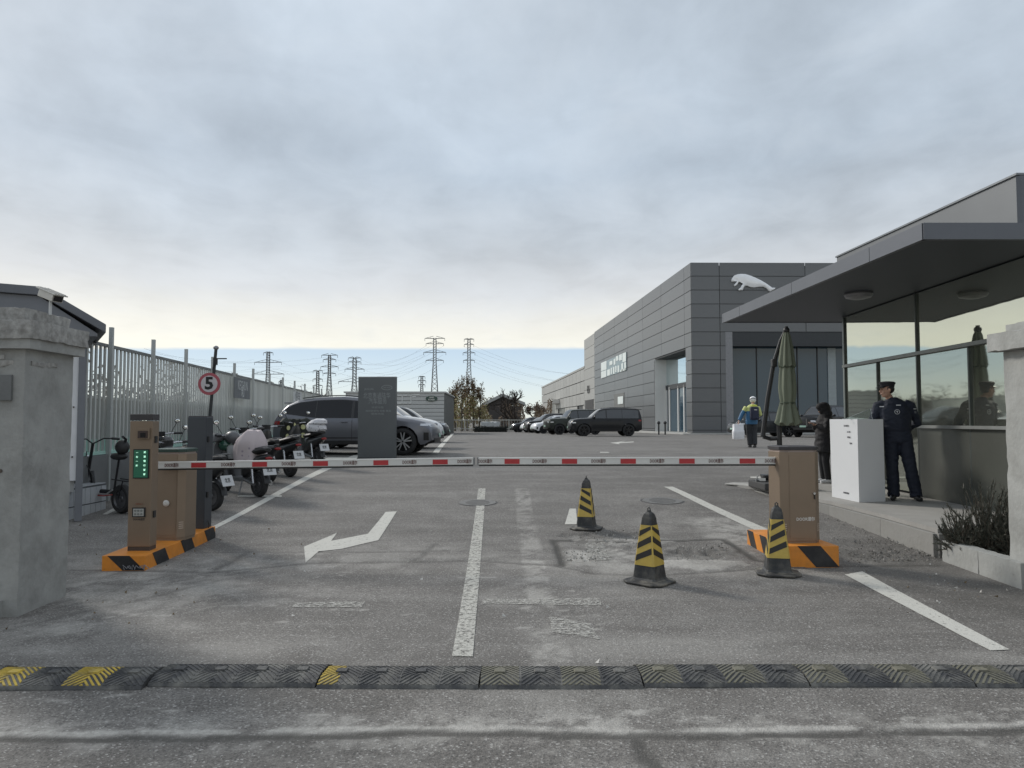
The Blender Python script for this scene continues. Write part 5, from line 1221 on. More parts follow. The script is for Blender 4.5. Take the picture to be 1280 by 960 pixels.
# ================================================================ TREES
def bare_tree(name, lab, px, Y, hpx, seed, spread=1.0, depth=6, rad=.16, col=(.075,.058,.045), group=None, leafcol=None, nleaf=0, dens=3, upb=.25, lsize=.12, cat='tree'):
    rnd = random.Random(seed); p = P(px,530,Y); z = zg(Y); sc = Y/F; H = hpx*sc; t = thing(name, lab, cat, (p.x,Y,z-.1), rnd.uniform(0,6), group)
    wood = MB(); lv = [MB(), MB()]; tips = []
    tw = [None]; trunk = MB()
    def grow(p0, d, L, r, k):
        pts = [p0]; dd = d.copy()
        n = 3
        for i in range(n):
            dd = (dd+Vector((rnd.gauss(0,.16),rnd.gauss(0,.16),rnd.gauss(.03,.1)))).normalized(); pts.append(pts[-1]+dd*L/n)
        (trunk if k == depth else wood).tube(pts, [r*(1-.35*i/n) for i in range(n+1)], 6 if k > depth-2 else 3)
        if k <= 2: tips.extend(pts[1:])
        if k == 0: return
        for j in range(dens if k > 1 else dens+1):
            f = rnd.uniform(.35,1.0) if j else 1.0; q = pts[0].lerp(pts[-1],f) if f < 1 else pts[-1]
            nd = (dd+Vector((rnd.uniform(-1,1),rnd.uniform(-1,1),rnd.uniform(-.35,.6)+upb))*.85*spread).normalized()
            grow(q, nd, L*rnd.uniform(.58,.82), max(r*.6, .018), k-1)
    grow(Vector((0,0,0)), Vector((rnd.uniform(-.1,.1),0,1)), H*.30, rad, depth)
    allv = [v.z for v in wood.v]; k = H/max(allv)
    for m in (wood, trunk):
        for v in m.v: v.x *= k; v.y *= k; v.z *= k
    trunk.build('trunk', M('bark_'+name+str(seed), col, .9, var=.2), t, fix=False)
    tag(wood.build('crown', MATS['bark_'+name+str(seed)], t, fix=False), kind='stuff')
    if nleaf:
        for _ in range(nleaf):
            q = rnd.choice(tips)*k+Vector((rnd.gauss(0,.25),rnd.gauss(0,.25),rnd.gauss(0,.25))); s = lsize*rnd.uniform(.6,1.4)
            a = Vector((rnd.uniform(-1,1),rnd.uniform(-1,1),rnd.uniform(-1,1))).normalized()*s; b = a.cross(Vector((rnd.uniform(-1,1),rnd.uniform(-1,1),rnd.uniform(-1,1)))).normalized()*s*.6
            lv[rnd.random() < .4].add([q-a, q+b, q+a, q-b], [(0,1,2,3)])
        for i in (0,1): tag(lv[i].build('foliage', M('leaf%d_%s%d' % (i, name, seed), tuple(c*(.75 if i else 1.25) for c in leafcol), .8, var=.3), t, fix=False), kind='stuff')
    return t
bare_tree('bare_tree', 'gnarled dark bare tree standing beside the gabled house', 651, 96, 55, 3, 1.25, 5, .22, (.05,.04,.034), upb=.12, dens=3)
bare_tree('bare_tree', 'thin brown bare tree between the gnarled tree and the workshop wing', 671, 110, 36, 8, 1.1, 5, .16, (.10,.075,.06), leafcol=(.26,.19,.14), nleaf=900, lsize=.12)
bare_tree('pale_shrub_tree', 'pale twiggy round tree beside the gabled roof', 607, 118, 42, 12, 1.2, 5, .14, (.16,.14,.11), leafcol=(.20,.18,.14), nleaf=900, lsize=.12)
def conifer_clump():
    Y = 92.0
    specs = [(569,50,1),(577,56,2),(584,62,3),(592,54,4),(600,47,5),(565,44,6)]
    for i, (px, hp, sd) in enumerate(specs):
        rnd = random.Random(100+sd); p = P(px,530,Y+rnd.uniform(-3,3)); y = p.y; H = hp*y/F
        labs = ['leftmost upright green brown tree of the clump by the low building','second upright tree from the left in the clump left of the gabled house','tallest upright green brown tree in the clump left of the gabled house','upright brownish tree just right of the tallest in the clump','rightmost upright tree of the clump, nearest the gabled house','shortest upright tree at the left edge of the clump']
        order = {569:1,577:1,584:2,592:3,600:4,565:0}; lab = {565:labs[0],569:'upright green brown tree second from the low building in the clump',577:'dense upright tree just left of the tallest in the clump',584:labs[2],592:labs[3],600:labs[4]}[px]
        t = thing('upright_tree', lab, 'tree', (p.x,y,zg(y)-.1), 0, 'upright trees left of the gabled house')
        MB().tube([(0,0,0),(0,0,H*.5),(.1,0,H*.95)],[.16,.10,.02],6).build('trunk', M('bark_upright', (.10,.085,.065), .9), t)
        w = MB(); lf = [MB(), MB(), MB()]
        for _ in range(46):
            z = H*rnd.uniform(.15,.95); az = rnd.uniform(0,6.28); r = 1.5*(1-(z/H)**2*.85)*rnd.uniform(.5,1.1); d = Vector((math.cos(az)*r, math.sin(az)*r, rnd.uniform(.6,1.8)))
            w.tube([Vector((0,0,z)), Vector((0,0,z))+d*.6, Vector((0,0,z))+d],[.035,.02,.01],3)
            for _ in range(30):
                q = Vector((0,0,z))+d*rnd.uniform(.35,1.05)+Vector((rnd.gauss(0,.13),rnd.gauss(0,.13),rnd.gauss(0,.2))); s = rnd.uniform(.06,.14)
                a = Vector((rnd.uniform(-1,1),rnd.uniform(-1,1),rnd.uniform(-1,1))).normalized()*s; b = a.cross(Vector((rnd.uniform(-1,1),rnd.uniform(-1,1),1))).normalized()*s*.6
                lf[0 if z > H*.62 else rnd.choice((1,1,2))].add([q-a,q+b,q+a,q-b],[(0,1,2,3)])
        tag(w.build('branches', MATS['bark_upright'], t, fix=False), kind='stuff')
        for k, c in ((0,(.17,.12,.07)),(1,(.34,.32,.15)),(2,(.38,.26,.15))): tag(lf[k].build('foliage', M('upright_leaf%d' % k, c, .8, var=.3), t, fix=False), kind='stuff')
conifer_clump()
bs_specs = [(497,75,50,21,'bare pale twiggy tree rising just right of the sign slab'),(512,78,42,22,'bare twiggy tree behind the low building, second from the sign slab'),(521,80,45,23,'bushy brown tree top above the outlined sign of the low building'),(531,82,40,24,'low bare tree left of the tallest pylon'),
            (428,80,46,25,'bare tree left of the sign slab above the estate car roof'),(418,84,40,26,'thin bare tree between two pylons over the estate car'),(380,70,48,27,'dark bare tree over the far part of the slat fence'),(368,66,46,28,'dense dark tree top just left of the pale fence notice')]
for px, Y, hp, sd, lab in bs_specs:
    bare_tree('winter_tree', lab, px, Y, hp, sd, 1.0, 5, .12, (.09,.08,.065), 'bare winter trees behind the fences', leafcol=(.08,.07,.04), nleaf=(700 if px in (521,368) else 0), lsize=.14)
# trees and hedge seen through the slats on the left
for i, (px, Y, hp, sd, lab) in enumerate([(118,26,66,41,'bare tree seen through the slats right beside the guard hut'),(150,30,74,42,'bare tree behind the slats between the first two tall fence posts'),(200,34,64,43,'bare tree behind the slats left of the slate control post'),(238,40,62,44,'bare tree behind the slats just left of the speed sign'),(318,56,50,45,'bare tree behind the slats right of the speed sign')]):
    bare_tree('winter_tree', lab, px, Y, hp, sd, 1.1, 5, .08, (.24,.23,.22), 'bare winter trees behind the fences')
def hedgerow():
    rnd = random.Random(77); m = MB(); t = thing('hedgerow', 'grey brown hedgerow running behind the slat fence', 'hedge', (0,0,0))
    a, b = P(60,520,27), P(425,520,74)
    for _ in range(9000):
        k = rnd.random(); q = a.lerp(b,k); h = (2.6+1.0*math.sin(k*37)+.6*math.sin(k*91)); q = Vector((q.x-rnd.uniform(0,2.0), q.y+rnd.uniform(0,2.0), zg(q.y)+h*rnd.random()**.7)); s = rnd.uniform(.08,.22)
        v = [q+Vector((rnd.uniform(-1,1),rnd.uniform(-1,1),rnd.uniform(-1,1)))*s for _ in range(3)]; m.add(v,[(0,1,2)])
    tag(m.build('foliage', M('hedgerow_leaf', (.30,.29,.27), .9, var=.4), t, fix=False), kind='stuff')
    w = MB(); d = b-a; rz = math.atan2(d.y,d.x); w.box(((a+b)/2).to_tuple()[:2]+(1.3,),(d.length,.3,2.4),rz); w.build('brick_backing', M('far_wall', (.28,.26,.25), .9, 0, .2, 1), t)
hedgerow()

def scrub():
    rnd = random.Random(31); t = thing('scrub', 'brown and olive undergrowth filling the gap behind the far railing fence', 'undergrowth', (0,0,0)); t['kind']='stuff'
    lf = [MB(), MB(), MB()]
    for _ in range(14000):
        px = rnd.uniform(552, 690); Y = rnd.uniform(97,122); k = (px-552)/138
        hmax = 2.6+1.4*math.sin(px*.13)+.9*math.sin(px*.31+1)+.5*math.sin(px*.8); hmax = max(hmax, 1.2)
        x = (px-640)/F*Y; q = Vector((x, Y, zg(Y)+hmax*rnd.random()**.6)); s = rnd.uniform(.07,.20)
        v = [q+Vector((rnd.uniform(-1,1),rnd.uniform(-1,1),rnd.uniform(-1,1)))*s for _ in range(3)]; lf[rnd.choice((0,1,2) if px < 612 else (1,1,2))].add(v,[(0,1,2)])
    for k, c in ((0,(.28,.28,.13)),(1,(.22,.165,.12)),(2,(.26,.20,.13))): tag(lf[k].build('foliage', M('scrub%d' % k, c, .9, var=.4), t, fix=False), kind='stuff')
scrub()
def utility_fence_posts():
    pass
# ================================================================ CARS
TYRE = M('tyre', (.022,.022,.023), .8, 0, .2, 20); UNDER = M('underbody', (.012,.012,.013), .9)
def wheel_meshes(Rw, w, rimcol, spokes=10):
    key = ('w', Rw, rimcol)
    if key in CH: return CH[key]
    rim = M('rim_'+rimcol, {'silver':(.55,.56,.57),'black':(.03,.03,.032),'white':(.6,.6,.6)}[rimcol], .3, .7 if rimcol != 'black' else .3)
    rx = Matrix.Rotation(R(90), 4, 'X')
    t = MB(); t.lathe([(Rw*.70,-w/2),(Rw*.93,-w/2),(Rw,-w/2+.03),(Rw,w/2-.03),(Rw*.93,w/2),(Rw*.70,w/2),(Rw*.68,0)], 28, rx, caps=False); t.f += []
    tm = t.mesh('tyre'); tm.materials.append(TYRE); shade(tm, 50)
    r = MB(); r.lathe([(Rw*.70,-w/2+.005),(Rw*.72,-w/2+.0),(Rw*.66,-w/2+.02),(Rw*.64,w*.1)], 28, rx, caps=False)
    r.lathe([(.0001,-w/2+.02),(.06,-w/2+.02),(.07,-w/2+.05)], 12, rx, caps=False)
    for k in range(spokes):
        a = 2*math.pi*k/spokes+(.11 if k % 2 else -.11)*(1 if spokes > 6 else 0)
        m = Matrix.Rotation(a, 4, 'Y'); r.box((0,-w/2+.035,Rw*.37),(Rw*.085,.03,Rw*.62), mtx=m)
    rm = r.mesh('rim'); rm.materials.append(rim); shade(rm, 40)
    d = MB(); d.lathe([(.0001,w*.02),(Rw*.69,w*.02)], 24, rx, caps=False); dm = d.mesh('brake_disc'); dm.materials.append(UNDER)
    CH[key] = (tm, rm, dm); return CH[key]
SPEC = {
 'estate': dict(L=4.75, W=1.95, sill=.30, belt=1.03, H=1.65, xf=1.46, xr=-1.42, Rw=.385, top=[(-2.375,.66),(-2.35,.88),(-2.27,1.06),(-2.12,1.20),(-1.88,1.43),(-1.6,1.56),(-1.0,1.635),(-.3,1.655),(.3,1.60),(.62,1.49),(.92,1.27),(1.14,1.10),(1.25,1.065),(1.7,1.01),(2.05,.93),(2.25,.83),(2.345,.70),(2.375,.56)], gx=(-1.88,.98), wx=(.42,1.14), rx=(-2.16,-1.84)),
 'boxy': dict(L=4.95, W=2.0, sill=.34, belt=1.16, H=1.86, xf=1.50, xr=-1.46, Rw=.40, top=[(-2.475,.70),(-2.46,1.05),(-2.40,1.35),(-2.28,1.70),(-2.05,1.82),(-1.2,1.86),(-.3,1.86),(.25,1.80),(.50,1.70),(.80,1.43),(1.02,1.22),(1.2,1.19),(1.9,1.15),(2.25,1.08),(2.42,.92),(2.475,.62)], gx=(-2.15,.86), wx=(.30,1.00), rx=(-2.38,-2.20)),
 'square': dict(L=4.75, W=2.0, sill=.42, belt=1.24, H=1.95, xf=1.48, xr=-1.44, Rw=.41, top=[(-2.375,.75),(-2.36,1.2),(-2.32,1.75),(-2.22,1.90),(-1.8,1.95),(-.3,1.95),(.30,1.92),(.45,1.84),(.72,1.48),(.90,1.29),(1.2,1.28),(2.0,1.25),(2.25,1.19),(2.35,1.0),(2.375,.65)], gx=(-2.15,.72), wx=(.40,.88), rx=(-2.345,-2.30)),
 'compact': dict(L=4.35, W=1.85, sill=.26, belt=.98, H=1.58, xf=1.34, xr=-1.30, Rw=.35, top=[(-2.175,.62),(-2.15,.90),(-2.05,1.08),(-1.80,1.35),(-1.4,1.52),(-.6,1.58),(0,1.57),(.35,1.47),(.65,1.28),(.98,1.03),(1.15,.98),(1.7,.92),(2.0,.82),(2.13,.66),(2.175,.50)], gx=(-1.75,.80), wx=(.22,.96), rx=(-2.0,-1.75)),
}
def car(lab, kind, loc, rz, paint, rim='black', group=None, detail=True, cladding=False, cat='car', tint=None, white_trim=False):
    s = SPEC[kind]; L, Wd, sill, belt, H, Rw = s['L'], s['W'], s['sill'], s['belt'], s['H'], s['Rw']
    t = thing('parked_car', lab, cat, loc, rz, group)
    tx = [p[0] for p in s['top']]; tz = [p[1] for p in s['top']]; top = lambda x: float(np.interp(x, tx, tz))
    def low(x):
        z = sill+.12*max(0, (abs(x)-L*.44)/(L*.06))
        for xc in (s['xf'], s['xr']):
            d = abs(x-xc); Ra = Rw+.055
            if d < Ra: z = max(z, Rw+math.sqrt(Ra*Ra-d*d))
        return min(z, top(x)-.03)
    def hw(x, z):
        p = 1.0; a = max(0, abs(x)-L*.30)/(L*.20); p -= (.115 if x > 0 else .085)*a**2.2
        tt = (z-sill)/(belt-sill); v = .945+.055*math.sin(math.pi*min(max(tt,0),1)*.78+.25)
        if z > belt: v = .985-.275*((z-belt)/(H-belt))**1.05-.02
        for xc in (s['xf'], s['xr']):
            d = math.hypot(x-xc, z-Rw); 
            if d < Rw+.20: v += .016*(1-max(0,(d-Rw-.06))/.14) if d > Rw+.02 else .016
        d = top(x)-z
        if d < .09: v -= .085*((.09-d)/.09)**2
        return Wd/2*p*v
    def surf(x, z, off=0.0):
        y = hw(x, z)+off; bulge = max(0, abs(x)-L*.46)/(L*.04)
        return y
    xs = sorted(set([round(v,4) for v in list(np.linspace(-L/2,L/2,57))+[xc+k*(Rw+.055) for xc in (s['xf'],s['xr']) for k in (-1,-.97,-.9,-.75,-.5,-.25,0,.25,.5,.75,.9,.97,1)]+tx]))
    m = MB(); NR = 13; NC = 8; cols = []
    def endx(x, y): 
        a = min(1, abs(y)/(Wd/2)); k = max(0, (abs(x)-L*.42)/(L*.08)); return x-math.copysign(1,x)*.14*k*a*a
    for x in xs:
        zl, zt = low(x), top(x); zb = min(belt, zl+(zt-zl)*.62) if zt-belt < .08 else belt
        zs_ = [zl+(zb-zl)*i/7 for i in range(8)]+[zb+(zt-zb)*i/5 for i in range(1,6)]
        col = []
        for sd in (1,-1):
            col.append([Vector((endx(x, hw(x,z)), sd*hw(x,z), z)) for z in zs_])
        h = hw(x, zt); cr = .035 if zt > belt+.1 else .03
        col.append([Vector((endx(x, h*u), h*u, zt+cr*(1-u*u))) for u in np.linspace(1,-1,NC+1)]); cols.append(col)
    def idx(block): return block
    # side grids
    for side in (0,1):
        b0 = len(m.v)
        for c in cols: m.v += c[side]
        n = NR
        for i in range(len(xs)-1):
            for j in range(n-1):
                q = (b0+i*n+j, b0+(i+1)*n+j, b0+(i+1)*n+j+1, b0+i*n+j+1); m.f.append(q if side else q[::-1])
    b0 = len(m.v)
    for c in cols: m.v += c[2]
    n = NC+1
    for i in range(len(xs)-1):
        for j in range(n-1): m.f.append((b0+i*n+j, b0+i*n+j+1, b0+(i+1)*n+j+1, b0+(i+1)*n+j))
    for e, c in ((0,cols[0]),(1,cols[-1])):       # noses
        x = xs[0] if e == 0 else xs[-1]; b0 = len(m.v); K = 8
        for j in range(NR):
            z = c[0][j].z; y = c[0][j].y
            for u in np.linspace(1,-1,K+1):
                zz = z if j < NR-1 else z+.03*(1-u*u)
                m.v.append(Vector((endx(x, y*u), y*u, zz)))
        for j in range(NR-1):
            for i in range(K):
                q = (b0+j*(K+1)+i, b0+j*(K+1)+i+1, b0+(j+1)*(K+1)+i+1, b0+(j+1)*(K+1)+i); m.f.append(q)
    me = m.mesh('body'); bm = bmesh.new(); bm.from_mesh(me); bmesh.ops.remove_doubles(bm, verts=bm.verts[:], dist=.002); bmesh.ops.recalc_face_normals(bm, faces=bm.faces[:]); bm.to_mesh(me); bm.free()
    shade(me, 35); me.materials.append(paint); o = bpy.data.objects.new('body', me); COL.objects.link(o); o.parent = t
    def patch(name, x0, x1, zlo, zhi, mat, off=.006, nx=14, nz=4, sides=(1,-1)):
        for sd in sides:
            p = MB(); 
            for i in range(nx+1):
                x = x0+(x1-x0)*i/nx; a, b = zlo(x), max(zhi(x), zlo(x)+.004)
                for j in range(nz+1):
                    z = a+(b-a)*j/nz; y = hw(x,z)+off; p.v.append(Vector((endx(x,y), sd*y, z)))
            for i in range(nx):
                for j in range(nz):
                    q = (i*(nz+1)+j, (i+1)*(nz+1)+j, (i+1)*(nz+1)+j+1, i*(nz+1)+j+1); p.f.append(q if sd < 0 else q[::-1])
            p.build(name, mat, t, smooth=50, fix=False)
    def tpatch(name, x0, x1, u0, u1, mat, off=.008, nx=8, ny=8):
        p = MB()
        for i in range(nx+1):
            x = x0+(x1-x0)*i/nx; zt = top(x); h = hw(x,zt); sl = (top(x+.02)-top(x-.02))/.04; nr = Vector((-sl,0,1)).normalized()
            for j in range(ny+1):
                u = u0+(u1-u0)*j/ny; p.v.append(Vector((endx(x,h*u), h*u, zt+(.035 if zt>belt+.1 else .03)*(1-u*u)))+nr*off)
        for i in range(nx):
            for j in range(ny): p.f.append((i*(ny+1)+j,(i+1)*(ny+1)+j,(i+1)*(ny+1)+j+1,i*(ny+1)+j+1))
        p.build(name, mat, t, smooth=50, fix=True)
    def npatch(name, front, z0, z1, u0, u1, mat, off=.010, ny=8, nz=3):
        x = L/2 if front else -L/2; p = MB()
        for j in range(nz+1):
            z = z0+(z1-z0)*j/nz
            xx = x
            # follow the nose where it slopes
            cand = [q for q in np.linspace(x, x*.86, 40) if top(q) >= z]
            xx = cand[0] if cand else x*.9; y = hw(xx, min(z, top(xx)))
            for i in range(ny+1):
                u = u0+(u1-u0)*i/ny; p.v.append(Vector((endx(xx, y*u)+math.copysign(off, x), y*u, z)))
        for j in range(nz):
            for i in range(ny): p.f.append((j*(ny+1)+i, j*(ny+1)+i+1, (j+1)*(ny+1)+i+1, (j+1)*(ny+1)+i))
        p.build(name, mat, t, smooth=50)
    g0, g1 = s['gx']; bl = lambda x: belt+.03+.13*max(0,(-x-1.0))*(kind == 'estate')
    gt = lambda x: max(top(x)-.095, bl(x)+.004); roof_edge = H-.10
    mid = .02 if kind != 'square' else -.05; q3 = -1.02 if kind != 'compact' else -.95
    glass = tint or CARG
    for a, b in ((g0,q3-.03),(q3+.0,mid-.04),(mid+.04,g1)):
        if b-a > .15: patch('side_window', a, b, bl, gt, glass)
    trim = M('window_trim', (.02,.02,.021), .3); patch('window_surround', g0-.05, g1+.06, lambda x: bl(x)-.02, lambda x: min(gt(x)+.02, top(x)-.07), trim, off=.003)
    tpatch('windscreen', s['wx'][0], s['wx'][1]-.03, -.88, .88, glass); tpatch('rear_window', s['rx'][0], s['rx'][1], -.80, .80, glass)
    clad_m = M('cladding_black', (.02,.02,.021), .6) if cladding or kind in ('boxy','square') else M('sill_dark', (.03,.03,.033), .5)
    patch('sill_trim', s['xr']+Rw+.08, s['xf']-Rw-.08, lambda x: sill, lambda x: sill+.11, clad_m, off=.012)
    if detail:
        dk = M('shut_line', (.008,.008,.009), .7)
        for x in (g1-.02 if kind == 'x' else s['xf']-Rw-.14, mid, q3+.02):
            patch('shut_line', x-.005, x+.005, lambda q: sill+.12, lambda q: bl(q)-.02, dk, off=.002, nx=1, nz=8)
        for x in (mid-.22, q3-.0+.12 if False else q3-.18+.3):
            for sd in (1,-1):
                y = hw(x, belt-.10); MB().box((x,sd*(y+.014),belt-.10),(.19,.028,.03),bev=.006).build('door_handle', paint, t)
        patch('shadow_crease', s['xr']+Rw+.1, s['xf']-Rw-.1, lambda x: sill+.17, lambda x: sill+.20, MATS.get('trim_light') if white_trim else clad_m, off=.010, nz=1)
    lamp = M('headlamp', (.55,.57,.6), .12, .4); tail = M('tail_lamp', (.25,.012,.012), .2); grille = M('grille_black', (.010,.010,.011), .4)
    zh = top(L*.46)-.02; hz = min(zh, sill+.52)
    for a, b in ((-.93,-.58),(.58,.93)): npatch('headlight', True, hz-.02, hz+.09, a, b, lamp, .014)
    npatch('grille', True, hz-.14, hz+.07, -.50, .50, grille); npatch('lower_grille', True, sill+.04, sill+.17, -.78, .78, grille)
    for a, b in ((-.96,-.62),(.62,.96)): npatch('tail_light', False, belt-.18, belt-.05, a, b, tail, .012)
    patch('headlight', L/2-.42, L/2-.10, lambda x: hz-.0+.02*(L/2-x), lambda x: hz+.07-.0*(x), lamp, off=.008, nx=5, nz=2)
    patch('tail_light', -L/2+.06, -L/2+.34, lambda x: belt-.17, lambda x: belt-.07, tail, off=.008, nx=4, nz=2)
    patch('air_intake', L/2-.30, L/2-.10, lambda x: sill+.12, lambda x: sill+.34, grille, off=.008, nx=4, nz=2)
    npatch('number_plate', True, sill+.20, sill+.31, -.24, .24, M('plate_green', (.30,.45,.38), .4), .024)
    for sd in (1,-1):
        x = g1-.05; y = hw(x, belt+.05); mm = MB(); mm.ball((x+.02, sd*(y+.13), belt+.10), (.06,.11,.075)); mm.tube([(x,sd*y,belt+.02),(x+.02,sd*(y+.08),belt+.07)], .02, 6); mm.build('door_mirror', paint, t, smooth=True)
    if kind in ('estate','boxy'):
        for sd in (1,-1):
            pts = [Vector((x, sd*(hw(x,top(x))-.03), top(x)+.045)) for x in np.linspace(-1.5,.2,8)]; MB().tube(pts, .016, 6).build('roof_rail', trim, t, smooth=True)
        a = s['rx'][1]; m = MB(); m.box((a-.04,0,top(a)+.035),(.34,Wd*.60,.03),bev=.01); m.build('spoiler', paint, t)
    MB().box((0,0,Rw+.12),(L*.88,Wd*.74,.42)).build('underbody', UNDER, t)
    w = .235; tm, rm, dm = wheel_meshes(Rw, w, rim)
    for xc in (s['xf'], s['xr']):
        for sd in (-1,1):
            wo = bpy.data.objects.new('wheel', tm); COL.objects.link(wo); wo.parent = t; wo.location = (xc, sd*(Wd/2-.125), Rw); wo.rotation_euler = (0, 0, 0 if sd < 0 else math.pi)
            for nm, q in (('rim', rm), ('brake_disc', dm)):
                r = bpy.data.objects.new(nm, q); COL.objects.link(r); r.parent = wo; r.rotation_euler = (0, .3, 0)
            # arch liner
            a = MB(); a.lathe([(Rw+.06,-.24),(Rw+.06,.05)], 24, Matrix.Translation((xc, sd*(Wd/2-.28 if sd > 0 else Wd/2-.28), Rw)) @ Matrix.Rotation(R(90),4,'X'), caps=False)
    return t
def paint(name, col, rough=.32, metal=.45): return M(name, col, rough, metal, .02, 1, coat=.15, spec=.3)
GREYP = paint('grey_metallic', (.155,.16,.178), .3, .5); BLKP = paint('black_metallic', (.007,.008,.010), .35, 0); GREENP = paint('dark_green_paint', (.028,.034,.028), .35, .1); WHTP = paint('white_car_paint', (.66,.67,.69), .3, .05); DGREY = paint('dark_grey_paint', (.022,.025,.028), .33, .1)
def put_car(lab, kind, nose_px, Y, rz, paint_, **k):
    s = SPEC[kind]; L = s['L']; nx = (nose_px-CX)/F*Y; d = Vector((math.cos(rz), math.sin(rz))); c = Vector((nx, Y))-d*L/2
    # nose_px is measured at depth Y of the nose
    tl = math.atan2(zg(c.y+.5)-zg(c.y-.5), 1)
    o = car(lab, kind, (c.x, c.y, zg(c.y)+.0), rz, paint_, **k); return o
put_car('grey metallic estate car parked side on behind the sign slab', 'estate', 549.5, 21.9, R(-2), GREYP, rim='silver', cladding=True, tint=M('tinted_glass', (.008,.009,.012), .08, 0, 0, spec=.35))
put_car('white car parked just beyond the grey estate car, only its bonnet showing', 'estate', 554, 26.0, R(-2), WHTP)
put_car('dark car parked beyond the white car, only its nose showing', 'compact', 562, 33.5, R(-2), DGREY)
g = 'cars parked in a row along the showroom'
put_car('large black four wheel drive parked nearest in the showroom row', 'boxy', 709.5, 50.0, R(180+3), BLKP, group=g)
put_car('dark green square bodied four wheel drive, second in the showroom row', 'square', 681, 58.0, R(180+14), GREENP, group=g)
put_car('white car in the showroom row beside the dark green one', 'compact', 664.5, 66.0, R(180+16), WHTP, group=g)
put_car('black high four wheel drive beyond the white car in the showroom row', 'boxy', 655.5, 73.0, R(180+14), BLKP, group=g)
put_car('small white car mostly hidden near the far end of the showroom row', 'compact', 651, 77.0, R(180+14), WHTP, group=g)
put_car('dark grey car at the far end of the showroom row', 'compact', 638, 80.0, R(180+12), DGREY, group=g)
put_car('black four wheel drive parked before the showroom window behind the hooded woman', 'square', 1003, 45.0, R(180+38), BLKP)
put_car('dark low car parked before the showroom window behind the delivery rider', 'compact', 914, 47.0, R(180+12), DGREY, rim='silver')
